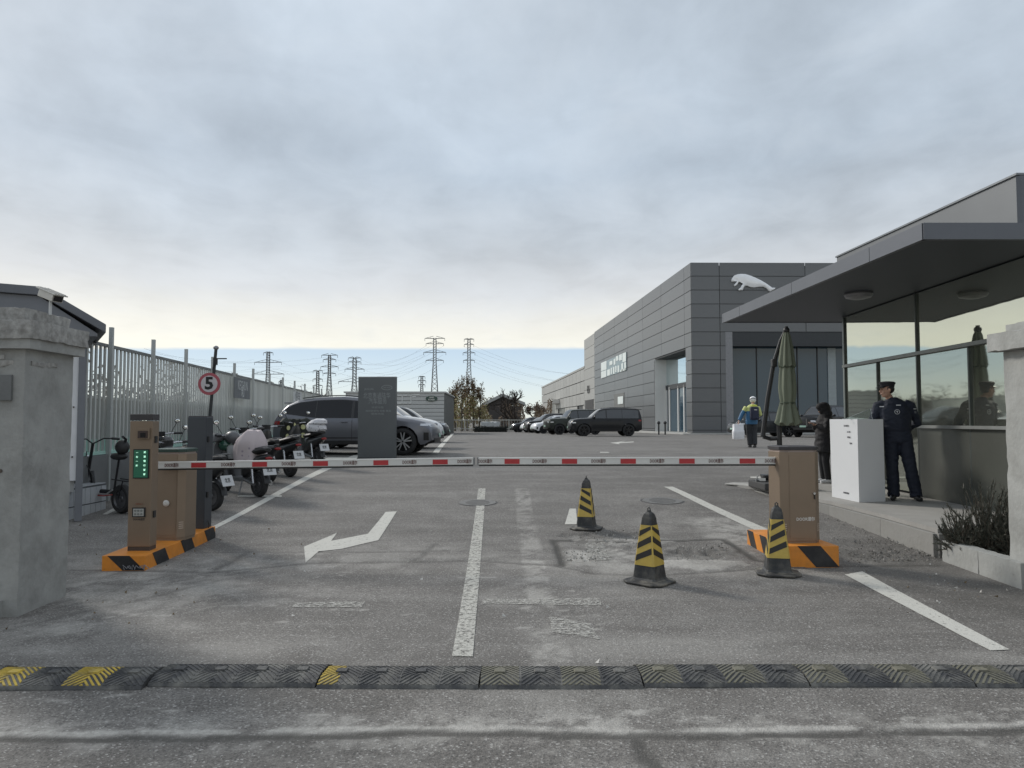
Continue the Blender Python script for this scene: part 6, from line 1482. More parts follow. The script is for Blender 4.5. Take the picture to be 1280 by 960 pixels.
# ================================================================ SCOOTERS
def scooter(lab, rear_px, Y, rz, L=1.15, colour=None, accents=(), mirrors=True, plate=True, group='electric scooters parked by the fence', basket=False, headcol=None, box=False):
    Rw = .215; d = Vector((math.cos(rz), math.sin(rz), 0)); x0 = (rear_px-CX)/F*Y; c = Vector((x0, Y, 0))+d*(L/2); c.z = zg(Y)
    t = thing('electric_scooter', lab, 'scooter', c, rz, group); col = colour or M('scooter_black', (.022,.023,.025), .35, .1, .1, 4, coat=.3)
    gr = M('scooter_grey', (.16,.165,.17), .45, .3); chm = M('scooter_chrome', (.5,.5,.52), .25, .8); seatm = M('scooter_seat', (.02,.02,.021), .6, 0, .2)
    rx = Matrix.Rotation(R(90),4,'X'); key = ('sw',)
    if key not in CH:
        a = MB().lathe([(Rw*.66,-.045),(Rw*.9,-.05),(Rw,-.025),(Rw,.025),(Rw*.9,.05),(Rw*.66,.045)], 26, rx, caps=False).mesh('tyre'); a.materials.append(TYRE); shade(a, 50)
        b = MB().lathe([(.0001,-.03),(.04,-.035),(.05,-.02),(Rw*.60,-.02),(Rw*.67,-.045),(Rw*.67,.045),(Rw*.6,.02),(.05,.02),(.0001,.035)], 22, rx, caps=False)
        b = b.mesh('rim'); b.materials.append(M('scooter_rim', (.10,.10,.105), .4, .6)); shade(b, 40); CH[key] = (a, b)
    ta, ra = CH[key]; xr, xf = -L/2, L/2
    for x in (xr, xf):
        w = bpy.data.objects.new('wheel', ta); COL.objects.link(w); w.parent = t; w.location = (x,0,Rw); r = bpy.data.objects.new('rim', ra); COL.objects.link(r); r.parent = w
    hx, hz = xf-.24, 1.0
    m = MB(); 
    for s in (-1,1): m.tube([(xf,s*.075,Rw),(xf-.10,s*.075,.55)], .02, 7)
    m.tube([(xf-.10,-.08,.55),(xf-.10,.08,.55)], .025, 6); m.tube([(xf-.10,0,.55),(hx,0,hz)], .028, 8); m.build('fork', chm if L > 1.1 else gr, t, smooth=True)
    pts = [(xf+.22*math.cos(a)*1.12, 0, Rw+.25*math.sin(a)) for a in np.linspace(R(-5),R(150),9)]
    MB().tube(pts, .065, 8, .35).build('front_fender', col, t, smooth=True)
    # leg shield and nose
    ring = lambda cx, cz, wx, wy, n=12: [Vector((cx+wx*math.cos(2*math.pi*i/n), wy*math.sin(2*math.pi*i/n), cz)) for i in range(n)]
    m = MB(); m.ring_loft([ring(xf-.33,.26,.05,.14), ring(xf-.27,.40,.06,.19), ring(xf-.20,.60,.08,.20), ring(xf-.20,.78,.07,.17), ring(xf-.25,.92,.055,.11), ring(xf-.26,.97,.03,.06)]); m.build('leg_shield', col, t, smooth=True)
    m = MB(); m.ring_loft([ring(hx+.02,.93,.06,.10), ring(hx+.03,1.0,.08,.12), ring(hx+.0,1.06,.06,.10)]); m.build('headset', col, t, smooth=True)
    m = MB(); m.ball((hx+.10,0,.99),(.035,.07,.05)); m.build('headlight', M('headlamp'), t, smooth=True)
    m = MB(); m.tube([(hx-.10,-.34,1.03),(hx-.02,-.18,1.03),(hx,0,1.0),(hx-.02,.18,1.03),(hx-.10,.34,1.03)], .013, 7); m.build('handlebar', chm, t, smooth=True)
    for s in (-1,1): MB().tube([(hx-.115,s*.37,1.035),(hx-.05,s*.24,1.03)], .021, 8).build('grip', BLK, t, smooth=True); MB().tube([(hx-.03,s*.22,1.04),(hx+.04,s*.27,1.03),(hx-.0,s*.36,1.02)], .006, 5).build('brake_lever', gr, t)
    if mirrors:
        for s in (-1,1):
            m = MB(); m.tube([(hx-.03,s*.20,1.04),(hx-.02,s*.26,1.14),(hx-.02,s*.31,1.22)], .006, 5); m.ball((hx-.02,s*.32,1.26),(.016,.055,.042)); m.build('mirror', BLK, t, smooth=True)
            m = MB(); m.ball((hx-.034,s*.32,1.26),(.006,.046,.034)); m.build('mirror_glass', M('mirror_face', (.85,.87,.88), .05, 1.0), t, smooth=True)
    # floor, body, seat
    MB().box((xf-.55,0,.28),(.46,.27,.07),bev=.02).build('footboard', gr, t)
    def yr(x, z, wy, wz, n=12): return [Vector((x, wy*math.cos(2*math.pi*i/n), z+wz*math.sin(2*math.pi*i/n))) for i in range(n)]
    m = MB(); m.ring_loft([yr(xf-.72,.42,.09,.14), yr(xf-.84,.50,.13,.18), yr(xf-1.0,.54,.14,.15), yr(xr-.05,.60,.13,.11), yr(xr-.20,.66,.09,.07), yr(xr-.29,.69,.05,.035)]); m.build('tail_body', col, t, smooth=True)
    m = MB(); m.ring_loft([yr(xf-.66,.70,.06,.03), yr(xf-.74,.72,.12,.05), yr(xf-.95,.735,.14,.05), yr(xr-.0,.77,.14,.055), yr(xr-.18,.80,.11,.045), yr(xr-.24,.80,.06,.025)]); m.build('seat', seatm, t, smooth=True)
    m = MB(); m.tube([(xf-.75,.09,.30),(xr,.10,Rw)], .03, 6); m.tube([(xf-.75,-.09,.30),(xr,-.10,Rw)], .03, 6); m.build('swing_arm', gr, t)
    for s in (-1,1): MB().tube([(xr+.0,s*.12,Rw+.02),(xr+.06,s*.12,.55)], .022, 8).build('shock_absorber', M('shock_red', (.25,.03,.03), .4) if 'red' in accents else chm, t)
    m = MB(); m.ring_loft([yr(xr+.20,.24,.05,.05), yr(xr-.02,.23,.075,.07), yr(xr-.12,.23,.04,.04)]); o = m.build('motor_cover', M('pale_alloy', (.42,.42,.42), .4, .5), t, smooth=True); o.location = (0,-.14,0)
    pts = [(xr+.235*math.cos(a)*1.1, 0, Rw+.26*math.sin(a)) for a in np.linspace(R(40),R(175),7)]
    MB().tube(pts, .06, 8, .35).build('rear_fender', BLK, t, smooth=True)
    MB().tube([(xf-.78,.10,.27),(xf-.84,.20,.02)], .012, 6).build('side_stand', gr, t)
    m = MB(); m.ball((xr-.28,0,.66),(.03,.07,.03)); m.build('tail_lamp', M('tail_lamp'), t, smooth=True)
    m = MB(); m.tube([(xr-.0,-.09,.82),(xr-.26,-.09,.86),(xr-.30,0,.87),(xr-.26,.09,.86),(xr-.0,.09,.82)], .010, 6); m.build('grab_rail', gr, t, smooth=True)
    if plate:
        mt = Matrix.Translation((xr-.30,0,.46)) @ Matrix.Rotation(R(22),4,'Y') @ Matrix.Rotation(R(-90),4,'Z')
        MB().tube([(xr-.20,0,.62),(xr-.27,0,.50)], .012, 5).build('plate_bracket', BLK, t)
        o = MB().box((0,0,0),(.24,.008,.17),bev=.003).build('number_plate', M('plate_white', (.55,.56,.57), .4), t); o.matrix_local = mt
        for s_, zz in (('北京', .0),):
            lettering(s_, .08, M('sign_black'), t, mt @ face_mtx((0,-.006,zz),(1,0,0),(0,0,1)), ext=.0006, width=.11 if len(s_) == 2 else .19, bold=.0012)
    if box: MB().box((xr-.12,0,.98),(.32,.34,.26),bev=.03).build('tail_box', seatm, t)
    if basket:
        m = MB()
        for zz in (.62,.72,.82): m.tube([(xf-.10,-.14,zz),(xf+.10,-.14,zz),(xf+.10,.14,zz),(xf-.10,.14,zz),(xf-.10,-.14,zz)], .006, 5)
        for a in np.linspace(-.14,.14,6): m.tube([(xf+.10,a,.60),(xf+.10,a,.84)], .005, 4)
        m.build('basket', gr, t)
    return t
sc_green = M('scooter_green', (.025,.085,.06), .35, .1, .1, 4, coat=.5)
s1 = scooter('black scooter with a tilted white number plate, nearest the slate post', 267, 11.4, R(158), colour=None)
s2 = scooter('black scooter with a pink quilt over its seat, second from the slate post', 326, 12.7, R(140))
s3 = scooter('low black scooter with bare seat between the pink quilt and the circle quilt', 364, 15.3, R(140), plate=True)
s4 = scooter('scooter with dark quilt of yellow circles, in front of the estate car', 397, 17.3, R(138), plate=True)
s5 = scooter('scooter with tall mirrors half hidden between the quilted ones', 338, 14.4, R(140), plate=False)
# cloth covers
def quilt(name, lab, s, hx, hz, colour, kind='drape', spots=None, w=.36, x=.45, drop=.75, mitts=True, thick=1.0):
    t = s; rnd = random.Random(len(lab)); M0 = Matrix.Translation(s.location) @ Matrix.Rotation(s.rotation_euler.z, 4, 'Z')
    o = thing(name, lab, 'quilt', s.location, s.rotation_euler.z)
    m = MB(); n = 28; rings = []
    secs = [(0,.30),(.10,.62),(.30,.86),(.55,1.0),(.80,1.02),(1.0,.95)] if kind == 'drape' else [(0,.4),(.3,.9),(.6,1.0),(1,.85)]
    for k, (v, ww) in enumerate(secs[::-1]):
        v = 1-v; z = hz-drop*(1-v) if False else hz-drop*v
    N = 12
    for k in range(N+1):
        v = k/N; z = hz-drop*v; wy = w*(.45+.55*math.sin(min(v*4,1.5708)))*(1-.12*v); wx = thick*(.085*(.3+.7*math.sin(min(v*3,1.5708)))+.02*v)
        ring = []
        for i in range(n):
            a = 2*math.pi*i/n; f = 1+.10*math.sin(a*7+v*3+2*rnd.random()*.15)*(.3+v); cx = hx+.10*math.sin(v*2.2)
            ring.append(Vector((cx+wx*math.cos(a)*f, wy*math.sin(a)*f, z+.02*math.sin(a*5+v*6))))
        rings.append(ring)
    m.ring_loft(rings); m.build('cloth', colour, o, smooth=60)
    # sleeve mitts over the grips
    for sg in ((-1,1) if mitts else ()):
        q = MB(); q.tube([(hx+.02,sg*.16,hz-.06),(hx-.04,sg*.30,hz-.04),(hx-.10,sg*.42,hz-.10)], [.07,.085,.05], 10); q.build('mitt', colour, o, smooth=True)
    if spots:
        for (yy, zz, r) in spots:
            for sx in (-1,1):
                v = (hz-zz)/drop; cx = hx+.10*math.sin(v*2.2); wx = .105+.02*v
                f = math.sqrt(max(0,1-(yy/w)**2)); mt = Matrix.Translation((cx+sx*(wx*f+.012), yy, zz)) @ Matrix.Rotation(R(90)*sx,4,'Y') @ Matrix.Rotation(R(yy/w*25)*1,4,'X')
                MB().lathe([(.0001,0),(r,0),(r,.006),(.0001,.008)],14,mt).build('yellow_circle', spots_m, o)
    return o
def patterned(name, a, b, scale=9):
    m = M(name, a, .9, 0, .1, 5, .6, 12); nt = m.node_tree; bs = nt.nodes['Principled BSDF']; v = nt.nodes.new('ShaderNodeTexVoronoi'); v.inputs['Scale'].default_value = scale
    tc = nt.nodes.new('ShaderNodeTexCoord'); nt.links.new(tc.outputs['Object'], v.inputs['Vector']); r = nt.nodes.new('ShaderNodeMapRange'); r.inputs[1].default_value = .12; r.inputs[2].default_value = .2
    nt.links.new(v.outputs['Distance'], r.inputs[0]); mx = nt.nodes.new('ShaderNodeMix'); mx.data_type = 'RGBA'; nt.links.new(r.outputs[0], mx.inputs['Factor']); mx.inputs['A'].default_value = b+(1,); mx.inputs['B'].default_value = a+(1,); nt.links.new(mx.outputs['Result'], bs.inputs['Base Color']); return m
PINKQ = patterned('pink_quilt', (.50,.44,.45), (.30,.26,.30)); DARKQ = M('dark_quilt', (.022,.026,.022), .8, 0, .2, 6, .4); spots_m = M('spot_yellow', (.50,.50,.26), .8); WBAG = patterned('white_pattern', (.62,.62,.64), (.08,.08,.09), 14); GREYQ = M('grey_quilt', (.13,.135,.14), .85, 0, .2, 5, .4)
quilt('seat_quilt', 'pale pink patterned quilt heaped over the seat of the second scooter', s2, -.38, 1.12, PINKQ, w=.28, drop=.62, mitts=False, thick=2.9)
quilt('handlebar_quilt', 'dark handlebar quilt printed with pale yellow circles', s4, .38, 1.10, DARKQ, w=.36, drop=.66, spots=[(-.2,.92,.06),(.02,.98,.06),(.2,.90,.055),(-.22,.72,.06),(0,.76,.06),(.2,.70,.06),(-.1,.58,.05),(.12,.56,.05)])
quilt('handlebar_quilt', 'plain dark grey quilt over the handlebars of the second scooter', s2, .40, 1.04, GREYQ, w=.27, drop=.5)
def soft(name, lab, cat, at_, rz, secs, mat, parts=(), n=14):
    o = thing(name, lab, cat, at_, rz); m = MB(); m.ring_loft([[Vector((cx+rx_*math.cos(2*math.pi*i/n), ry*math.sin(2*math.pi*i/n)*(1+.05*math.sin(i*2.3)), z)) for i in range(n)] for cx, z, rx_, ry in secs]); m.build('cloth', mat, o, smooth=50); return o
def on_scooter(s, x, z): return (Matrix.Translation(s.location) @ Matrix.Rotation(s.rotation_euler.z,4,'Z') @ Vector((x,0,z)))
q = on_scooter(s4, -.55, .82)
soft('folded_cover', 'white and black patterned cover heaped on the seat of the circle quilt scooter', 'cover', q, s4.rotation_euler.z+R(6), [(-.0,0,.24,.16),(.0,.05,.28,.19),(.02,.13,.27,.19),(.04,.17,.24,.17),(-.02,.19,.27,.19),(-.08,.26,.20,.16),(-.12,.30,.08,.08)], WBAG)
q = on_scooter(s2, .22, .62)
soft('storage_net', 'grey wire basket bundle hung behind the second scooter leg shield', 'basket', q, s2.rotation_euler.z, [(0,0,.08,.12),(0,.1,.11,.15),(0,.2,.11,.15),(0,.24,.08,.12)], M('bundle_grey', (.33,.34,.34), .8, 0, .3, 9, .5))
# scooter partly hidden behind the ticket column, and the step-through e-bike
s6 = scooter('black scooter seen between the ticket column and slate post', 236, 13.2, R(145), plate=False)
def helmet(lab, p, col, rz=0):
    o = thing('helmet', lab, 'helmet', p, rz); m = MB(); m.ball((0,0,.0),(.14,.12,.11)); m.build('shell', col, o, smooth=True)
    m = MB(); m.tube([(.10,-.09,-.03),(.15,0,-.01),(.10,.09,-.03)], .02, 6); m.build('visor', BLK, o, smooth=True)
helmet('black glossy helmet resting on the scooter behind the ticket column', on_scooter(s6, .12, .88), M('helmet_black', (.02,.02,.022), .2, 0, .05, coat=.6), s6.rotation_euler.z)
helmet('dark green glossy helmet on the second scooter', on_scooter(s2, .46, .86)+Vector((0,-.14,0)), M('helmet_green', (.03,.09,.065), .25, coat=.6), s2.rotation_euler.z)
helmet('dark grey round helmet on the handlebars of the second scooter', on_scooter(s2, .26, 1.0)+Vector((.0,-.10,0)), M('helmet_grey', (.10,.105,.11), .4), s2.rotation_euler.z)
def ebike():
    Y = 11.2; rz = R(152); x0 = (156-CX)/F*Y; t = thing('electric_bicycle', 'black step through electric bicycle between the tiled plinth and ticket column', 'bicycle', (x0,Y,zg(Y)), rz)
    Rw = .21; L = .92; rx = Matrix.Rotation(R(90),4,'X'); ta, ra = CH[('sw',)]
    for x in (0, L):
        w = bpy.data.objects.new('wheel', ta); COL.objects.link(w); w.parent = t; w.location = (x,0,Rw); r = bpy.data.objects.new('rim', ra); COL.objects.link(r); r.parent = w
    fr = M('bike_black', (.02,.02,.022), .35, .2); red = M('bike_red', (.35,.05,.04), .4)
    m = MB(); m.tube([(0,0,Rw),(.12,0,.32),(.3,0,.30),(.58,0,.30),(.70,0,.38),(.76,0,.60)], .035, 8); m.build('frame', fr, t, smooth=True)
    MB().tube([(.16,.05,.34),(.3,.06,.27),(.56,.06,.27),(.68,.05,.36)], .012, 6).build('frame_highlight', M('bike_silver', (.6,.6,.6), .3, .8), t)
    MB().tube([(.14,.07,.27),(.34,.07,.245),(.5,.07,.245)], .010, 6).build('red_trim', red, t)
    m = MB(); m.tube([(L,.06,Rw),(L-.05,.06,.44)], .016, 6); m.tube([(L,-.06,Rw),(L-.05,-.06,.44)], .016, 6); m.tube([(L-.05,-.06,.44),(L-.05,.06,.44)], .018, 6); m.tube([(L-.05,0,.44),(L-.17,0,1.02)], .022, 8); m.build('fork', fr, t)
    m = MB(); m.tube([(L-.30,-.29,1.10),(L-.22,-.14,1.10),(L-.17,0,1.02),(L-.22,.14,1.10),(L-.30,.29,1.10)], .012, 7); m.build('handlebar', fr, t, smooth=True)
    for s in (-1,1): MB().tube([(L-.34,s*.33,1.09),(L-.27,s*.24,1.10)], .02, 8).build('grip', BLK, t, smooth=True)
    MB().tube([(.20,0,.32),(.10,0,.80)], .016, 7).build('seat_post', fr, t)
    m = MB(); m.ball((.10,0,.84),(.16,.10,.055)); m.build('saddle', M('scooter_seat'), t, smooth=True)
    m = MB(); m.ball((.03,0,.98),(.10,.10,.11)); m.build('child_seat_back', M('scooter_seat'), t, smooth=True)
    m = MB(); m.tube([(.0,0,.98),(-.05,0,1.10),(-.12,.1,1.14)], .02, 6); m.build('seat_handle', fr, t, smooth=True)
    for a, b in ((-.2,.55),): m = MB(); m.tube([(a,-.07,.48),(.16,-.07,.50)], .010, 5); m.tube([(a,.07,.48),(.16,.07,.50)], .010, 5); m.tube([(a,-.07,.48),(a,.07,.48)], .010, 5); m.tube([(0,.07,Rw),(-.1,.07,.48)], .009, 5); m.build('rear_rack', fr, t)
    m = MB(); m.tube([(L-.05,.02,.9),(L-.12,.06,.7),(L-.3,.05,.5),(L-.3,.03,.34)], .007, 5); m.build('cable', BLK, t)
    m = MB(); m.ball((L+.0,0,.80),(.05,.06,.06)); m.build('headlight', gr_ := M('headlamp'), t, smooth=True)
ebike()
# ================================================================ PEOPLE
def fuse(name, parts, mat, parent, voxel=.009, smooth=4):
    me = parts.mesh('tmp'); bm = bmesh.new(); bm.from_mesh(me); bmesh.ops.recalc_face_normals(bm, faces=bm.faces[:]); bm.to_mesh(me); bm.free()
    o = bpy.data.objects.new('tmp', me); COL.objects.link(o)
    r = o.modifiers.new('r', 'REMESH'); r.mode = 'VOXEL'; r.voxel_size = voxel
    s = o.modifiers.new('s', 'SMOOTH'); s.iterations = smooth; s.factor = .5
    dg = bpy.context.evaluated_depsgraph_get(); res = bpy.data.meshes.new_from_object(o.evaluated_get(dg)); bpy.data.objects.remove(o)
    res.name = name; res.materials.clear(); res.materials.append(mat); res.shade_smooth()
    q = bpy.data.objects.new(name, res); COL.objects.link(q); q.parent = parent; return q
def torso(m, secs, rot=0.0, n=18):      # secs: cx,cy,z,rx,ry
    c, s = math.cos(rot), math.sin(rot)
    m.ring_loft([[Vector((cx+rx*math.cos(a)*c-ry*math.sin(a)*s, cy+rx*math.cos(a)*s+ry*math.sin(a)*c, z)) for a in [2*math.pi*i/n for i in range(n)]] for cx,cy,z,rx,ry in secs]); return m
def hand(m, wrist, d, side, curl=.6):
    d = Vector(d).normalized(); s = Vector(side).normalized(); nrm = d.cross(s).normalized(); w = Vector(wrist)
    m.tube([w, w+d*.045, w+d*.09], [.022,.034,.030], 10, .5, up=nrm)
    for i, (o, l) in enumerate(((-.028,.068),(-.010,.078),(.009,.073),(.026,.058))):
        a = w+d*.082+s*o; b = a+d*l*.45+nrm*l*.15*curl; c = b+(d*(1-curl)+nrm*curl).normalized()*l*.35; e = c+(d*(1-curl*1.4)+nrm*curl).normalized()*l*.25; m.tube([a,b,c,e],[.009,.0085,.008,.0065],7)
    a = w+d*.03-s*.028; m.tube([a, a+(d-s*.8).normalized()*.035+nrm*.008, a+(d-s*.5).normalized()*.065+nrm*.02],[.011,.010,.008],7)
def head(m, c, f, k=1.0):
    f = Vector(f).normalized(); up = Vector((0,0,1)); r = f.cross(up).normalized(); u = r.cross(f); c = Vector(c)
    mt = Matrix((r, f, u)).transposed().to_4x4(); mt.translation = c; mt = mt @ Matrix.Scale(k,4)
    m.ball((0,-.008,.02),(.073,.093,.092), mtx=mt); m.ball((0,.012,-.045),(.056,.070,.068), mtx=mt); m.ball((0,.040,-.085),(.030,.034,.028), mtx=mt)
    m.tube([mt @ Vector((0,.082,.01)), mt @ Vector((0,.104,-.022)), mt @ Vector((0,.092,-.034))],[.009*k,.014*k,.012*k],8)
    m.tube([mt @ Vector((-.045,.074,.028)), mt @ Vector((0,.086,.030)), mt @ Vector((.045,.074,.028))],[.010*k,.011*k,.010*k],8)
    m.tube([mt @ Vector((-.022,.078,-.060)), mt @ Vector((0,.086,-.058)), mt @ Vector((.022,.078,-.060))],[.007*k,.010*k,.007*k],8)
    for s in (-1,1):
        m.ball((s*.074,-.012,-.005),(.010,.020,.030), mtx=mt); m.ball((s*.036,.060,-.028),(.022,.020,.022), mtx=mt)
    return mt
SKIN = M('skin', (.42,.25,.18), .5, 0, .08, 12); HAIR = M('hair_black', (.012,.011,.010), .5)
def face_marks(t, mt):
    for s in (-1,1):
        e = MB(); e.ball((s*.030,.080,.004),(.011,.008,.006), mtx=mt); e.build('eye', HAIR, t, smooth=True)
        e = MB(); e.tube([mt @ Vector((s*.016,.090,.024)), mt @ Vector((s*.046,.080,.026))], .004, 5); e.build('eyebrow', HAIR, t)
    e = MB(); e.tube([mt @ Vector((-.020,.090,-.060)), mt @ Vector((0,.096,-.059)), mt @ Vector((.020,.090,-.060))], .0045, 6); e.build('mouth', M('lips', (.26,.11,.09), .5), t, smooth=True)
def guard():
    p = PZ(1122,625,PZT); t = thing('person', 'person in dark navy guard uniform and cap looking left behind the white podium', 'person', (p.x,p.y,PZT+.003), R(-18))
    hc = Vector((-.115,-.03,1.645)); fd = Vector((-1,-.22,.0))
    b = MB(); head(b, hc, fd); b.tube([(-.09,.0,1.56),(-.055,.005,1.47),(-.02,.01,1.38)],[.052,.055,.07],12)
    torso(b, [(.02,0,.86,.13,.10),(.02,0,1.0,.13,.09),(.0,0,1.2,.15,.10),(-.01,.0,1.38,.16,.10),(-.015,.005,1.46,.12,.08)])
    L = [(-.07,0,.92),(-.065,-.02,.50),(-.05,.01,.09)]; Rg = [(.11,0,.92),(.175,-.03,.50),(.25,.0,.09)]
    for q in (L,Rg): b.tube(q, [.085,.055,.04], 12); b.tube([Vector(q[2])+Vector((0,.02,-.04)), Vector(q[2])+Vector((.0,-.07,-.05))],[.038,.026],10)
    aL = [(-.20,.01,1.41),(-.31,.08,1.16),(-.13,.19,.98)]; aR = [(.18,.02,1.41),(.31,.10,1.15),(.06,.20,.99)]
    for q in (aL,aR): b.tube(q, [.05,.042,.028], 10)
    hand(b, aL[2], (.9,.1,-.3), (0,0,1)); hand(b, aR[2], (-.9,.15,-.3), (0,0,1))
    fuse('body', b, SKIN, t, .007, 3)
    mt = head(MB(), hc, fd); face_marks(t, mt)
    navy = M('navy_uniform', (.012,.017,.032), .75, 0, .15, 6, .5, 22); 
    j = MB(); torso(j, [(.02,0,.86,.195,.135),(.02,0,.90,.20,.14),(.015,0,1.02,.195,.13),(.0,-.005,1.20,.215,.145),(-.01,0,1.36,.225,.14),(-.015,.005,1.45,.19,.11),(-.03,.005,1.50,.10,.085),(-.045,.005,1.53,.072,.07)])
    for q, sg in ((aL,-1),(aR,1)):
        q = [Vector(v) for v in q]; j.tube([q[0]+Vector((-sg*.05,0,.02)), q[0]+Vector((sg*.02,0,0)), q[0].lerp(q[1],.5)+Vector((sg*.01,0,.0)), q[1], q[1].lerp(q[2],.5), q[2]], [.075,.086,.076,.070,.060,.050], 12)
    jo = fuse('jacket', j, navy, t, .009, 3)
    # folds
    for v in jo.data.vertices:
        n = mnoise.noise_vector(v.co*9)*.013+mnoise.noise_vector(Vector((v.co.x*14,v.co.y*14,v.co.z*30)))*.007; v.co += n
    tr = MB()
    for q in (L,Rg):
        q = [Vector(v) for v in q]; tr.tube([q[0]+Vector((0,0,.05)), q[0].lerp(q[1],.4), q[1], q[1].lerp(q[2],.5), q[2]+Vector((0,0,.02)), q[2]+Vector((0,-.01,-.045))], [.110,.104,.090,.088,.086,.086], 14)
    torso(tr, [(.02,0,.84,.165,.115),(.02,0,.97,.165,.12)]); to = fuse('trousers', tr, navy, t, .009, 3)
    for v in to.data.vertices: v.co += mnoise.noise_vector(Vector((v.co.x*10,v.co.y*10,v.co.z*22)))*.010
    shoe = M('shoe_black', (.012,.012,.013), .3)
    for q, dx in ((L,-.05),(Rg,.03)):
        s = MB(); x, y = q[2][0], q[2][1]; s.tube([(x,y+.06,.05),(x,y,.055),(x+dx*.6,y-.11,.038),(x+dx,y-.19,.030)],[.042,.047,.044,.028],12); so = fuse('shoe', s, shoe, t, .007, 2)
        for v in so.data.vertices: v.co.z = max(v.co.z, .0)
    # cap with band, crown and peak
    cm = M('cap_black', (.012,.013,.018), .7); r = (mt @ Vector((1,0,0))-mt.translation).normalized()
    c = MB(); c.ring_loft([[mt @ Vector((a*math.cos(q), -.010+b_*math.sin(q), z)) for q in [2*math.pi*i/20 for i in range(20)]] for a, b_, z in ((.080,.100,.050),(.082,.102,.072),(.092,.114,.095),(.094,.118,.110),(.075,.095,.126),(.03,.04,.132))]); c.build('cap', cm, t, smooth=True)
    c = MB(); top_ = []; 
    for z, k in ((.052,0),(.046,0)): pass
    ring1 = [mt @ Vector((.080*math.cos(q), -.010+.100*math.sin(q), .056)) for q in np.linspace(R(25),R(155),11)]; ring2 = [mt @ Vector((.086*math.cos(q), .010+.150*math.sin(q), .036)) for q in np.linspace(R(25),R(155),11)]
    n = 11; c.v = ring1+ring2+[v-Vector((0,0,.006)) for v in ring1+ring2]
    for i in range(n-1): c.f += [(i,i+1,n+i+1,n+i),(2*n+i,3*n+i,3*n+i+1,2*n+i+1),(n+i,n+i+1,3*n+i+1,3*n+i)]
    c.build('cap_peak', M('peak_black', (.01,.01,.012), .25), t)
    h = MB(); h.ball((0,-.022,.018),(.0775,.090,.080), mtx=mt); ho = h.build('hair', HAIR, t, smooth=True)
    # badges
    silver = M('badge_silver', (.55,.57,.6), .4, .4)
    def surf_y(x, z, back=.17): return -.150
    e = MB(); mtb = Matrix.Translation((.0,-.152,1.315)) @ Matrix.Rotation(R(88),4,'X'); e.lathe([(.030,0),(.036,0),(.036,.006),(.030,.006)],24,mtb,caps=False); e.build('badge_ring', silver, t)
    e = MB(); e.box((0,-.156,1.315),(.008,.004,.036)); e.box((0,-.156,1.322),(.028,.004,.007)); e.build('badge_emblem', silver, t)
    MB().box((.02,-.150,1.415),(.062,.006,.014)).build('name_strip', silver, t); MB().box((-.20,-.112,1.395),(.062,.006,.013),R(-25)).build('name_strip', silver, t)
    MB().box((.255,-.055,1.36),(.05,.006,.012),R(38)).build('sleeve_patch', silver, t); MB().box((.26,-.05,1.31),(.035,.006,.035),R(38)).build('sleeve_patch', M('patch_dim', (.12,.13,.15), .6), t)
    MB().box((.03,-.125,.905),(.03,.008,.018)).build('belt_buckle', silver, t)
guard()
def woman():
    Y = P(1033,604,14.2).y; p = PZ(1029,604,PZT); t = thing('person', 'person in dark hooded padded coat looking down, left of the podium', 'person', (p.x,p.y,PZT+.002), 0); t.scale = (.96,.96,.955)
    hc = Vector((.02,0,1.47)); fd = Vector((-1,-.15,-.45))
    b = MB(); head(b, hc, fd, .95); b.tube([(.04,0,1.40),(.06,0,1.28)],[.045,.06],10); torso(b, [(.04,0,.8,.12,.12),(.05,0,1.0,.11,.11),(.06,0,1.25,.11,.15)])
    Ls = [[(.05,-.07,.8),(.03,-.07,.45),(.07,-.07,.08)],[(.05,.08,.8),(.02,.08,.45),(.05,.09,.08)]]
    for q in Ls: b.tube(q,[.08,.05,.035],10)
    arms = [[(.06,-.17,1.27),(-.02,-.22,1.05),(-.15,-.08,1.16)],[(.06,.17,1.27),(-.02,.2,1.05),(-.15,.03,1.17)]]
    for q in arms: b.tube(q,[.045,.04,.026],10)
    hand(b, arms[0][2], (-.8,.25,.35), (0,1,0)); hand(b, arms[1][2], (-.8,-.2,.35), (0,1,0)); fuse('body', b, SKIN, t, .009, 2)
    coat = M('coat_black', (.016,.015,.017), .8, 0, .2, 5, .5, 14); c = MB()
    torso(c, [(.05,0,.62,.20,.235),(.05,0,.66,.205,.24),(.05,0,.9,.18,.215),(.06,0,1.1,.175,.215),(.07,0,1.27,.15,.21),(.06,0,1.36,.11,.13)])
    for q in arms: q = [Vector(v) for v in q]; c.tube([q[0], q[0].lerp(q[1],.5), q[1], q[1].lerp(q[2],.6), q[2].lerp(q[1],.08)],[.085,.078,.072,.062,.05],12)
    co = fuse('coat', c, coat, t, .011, 3)
    for v in co.data.vertices: v.co += mnoise.noise_vector(Vector((v.co.x*8,v.co.y*8,v.co.z*16)))*.012
    h = MB(); h.ball((.045,0,1.485),(.125,.12,.135)); h.ball((.09,0,1.38),(.11,.15,.10)); h.ball((-.03,0,1.52),(.085,.10,.075)); fuse('hood', h, coat, t, .010, 3)
    tr = MB()
    for q in Ls: tr.tube(q,[.10,.072,.058],12)
    fuse('trousers', tr, M('trousers_black', (.014,.014,.016), .8), t, .011, 2)
    for q in Ls: s = MB(); s.tube([(q[2][0]+.06,q[2][1],.04),(q[2][0]-.02,q[2][1],.05),(q[2][0]-.15,q[2][1],.03)],[.04,.045,.03],10); s.build('shoe', M('shoe_pale', (.62,.62,.62), .6), t, smooth=True)
    MB().box((-.31,-.03,1.20),(.012,.075,.15),0).build('phone', BLK, t)
woman()
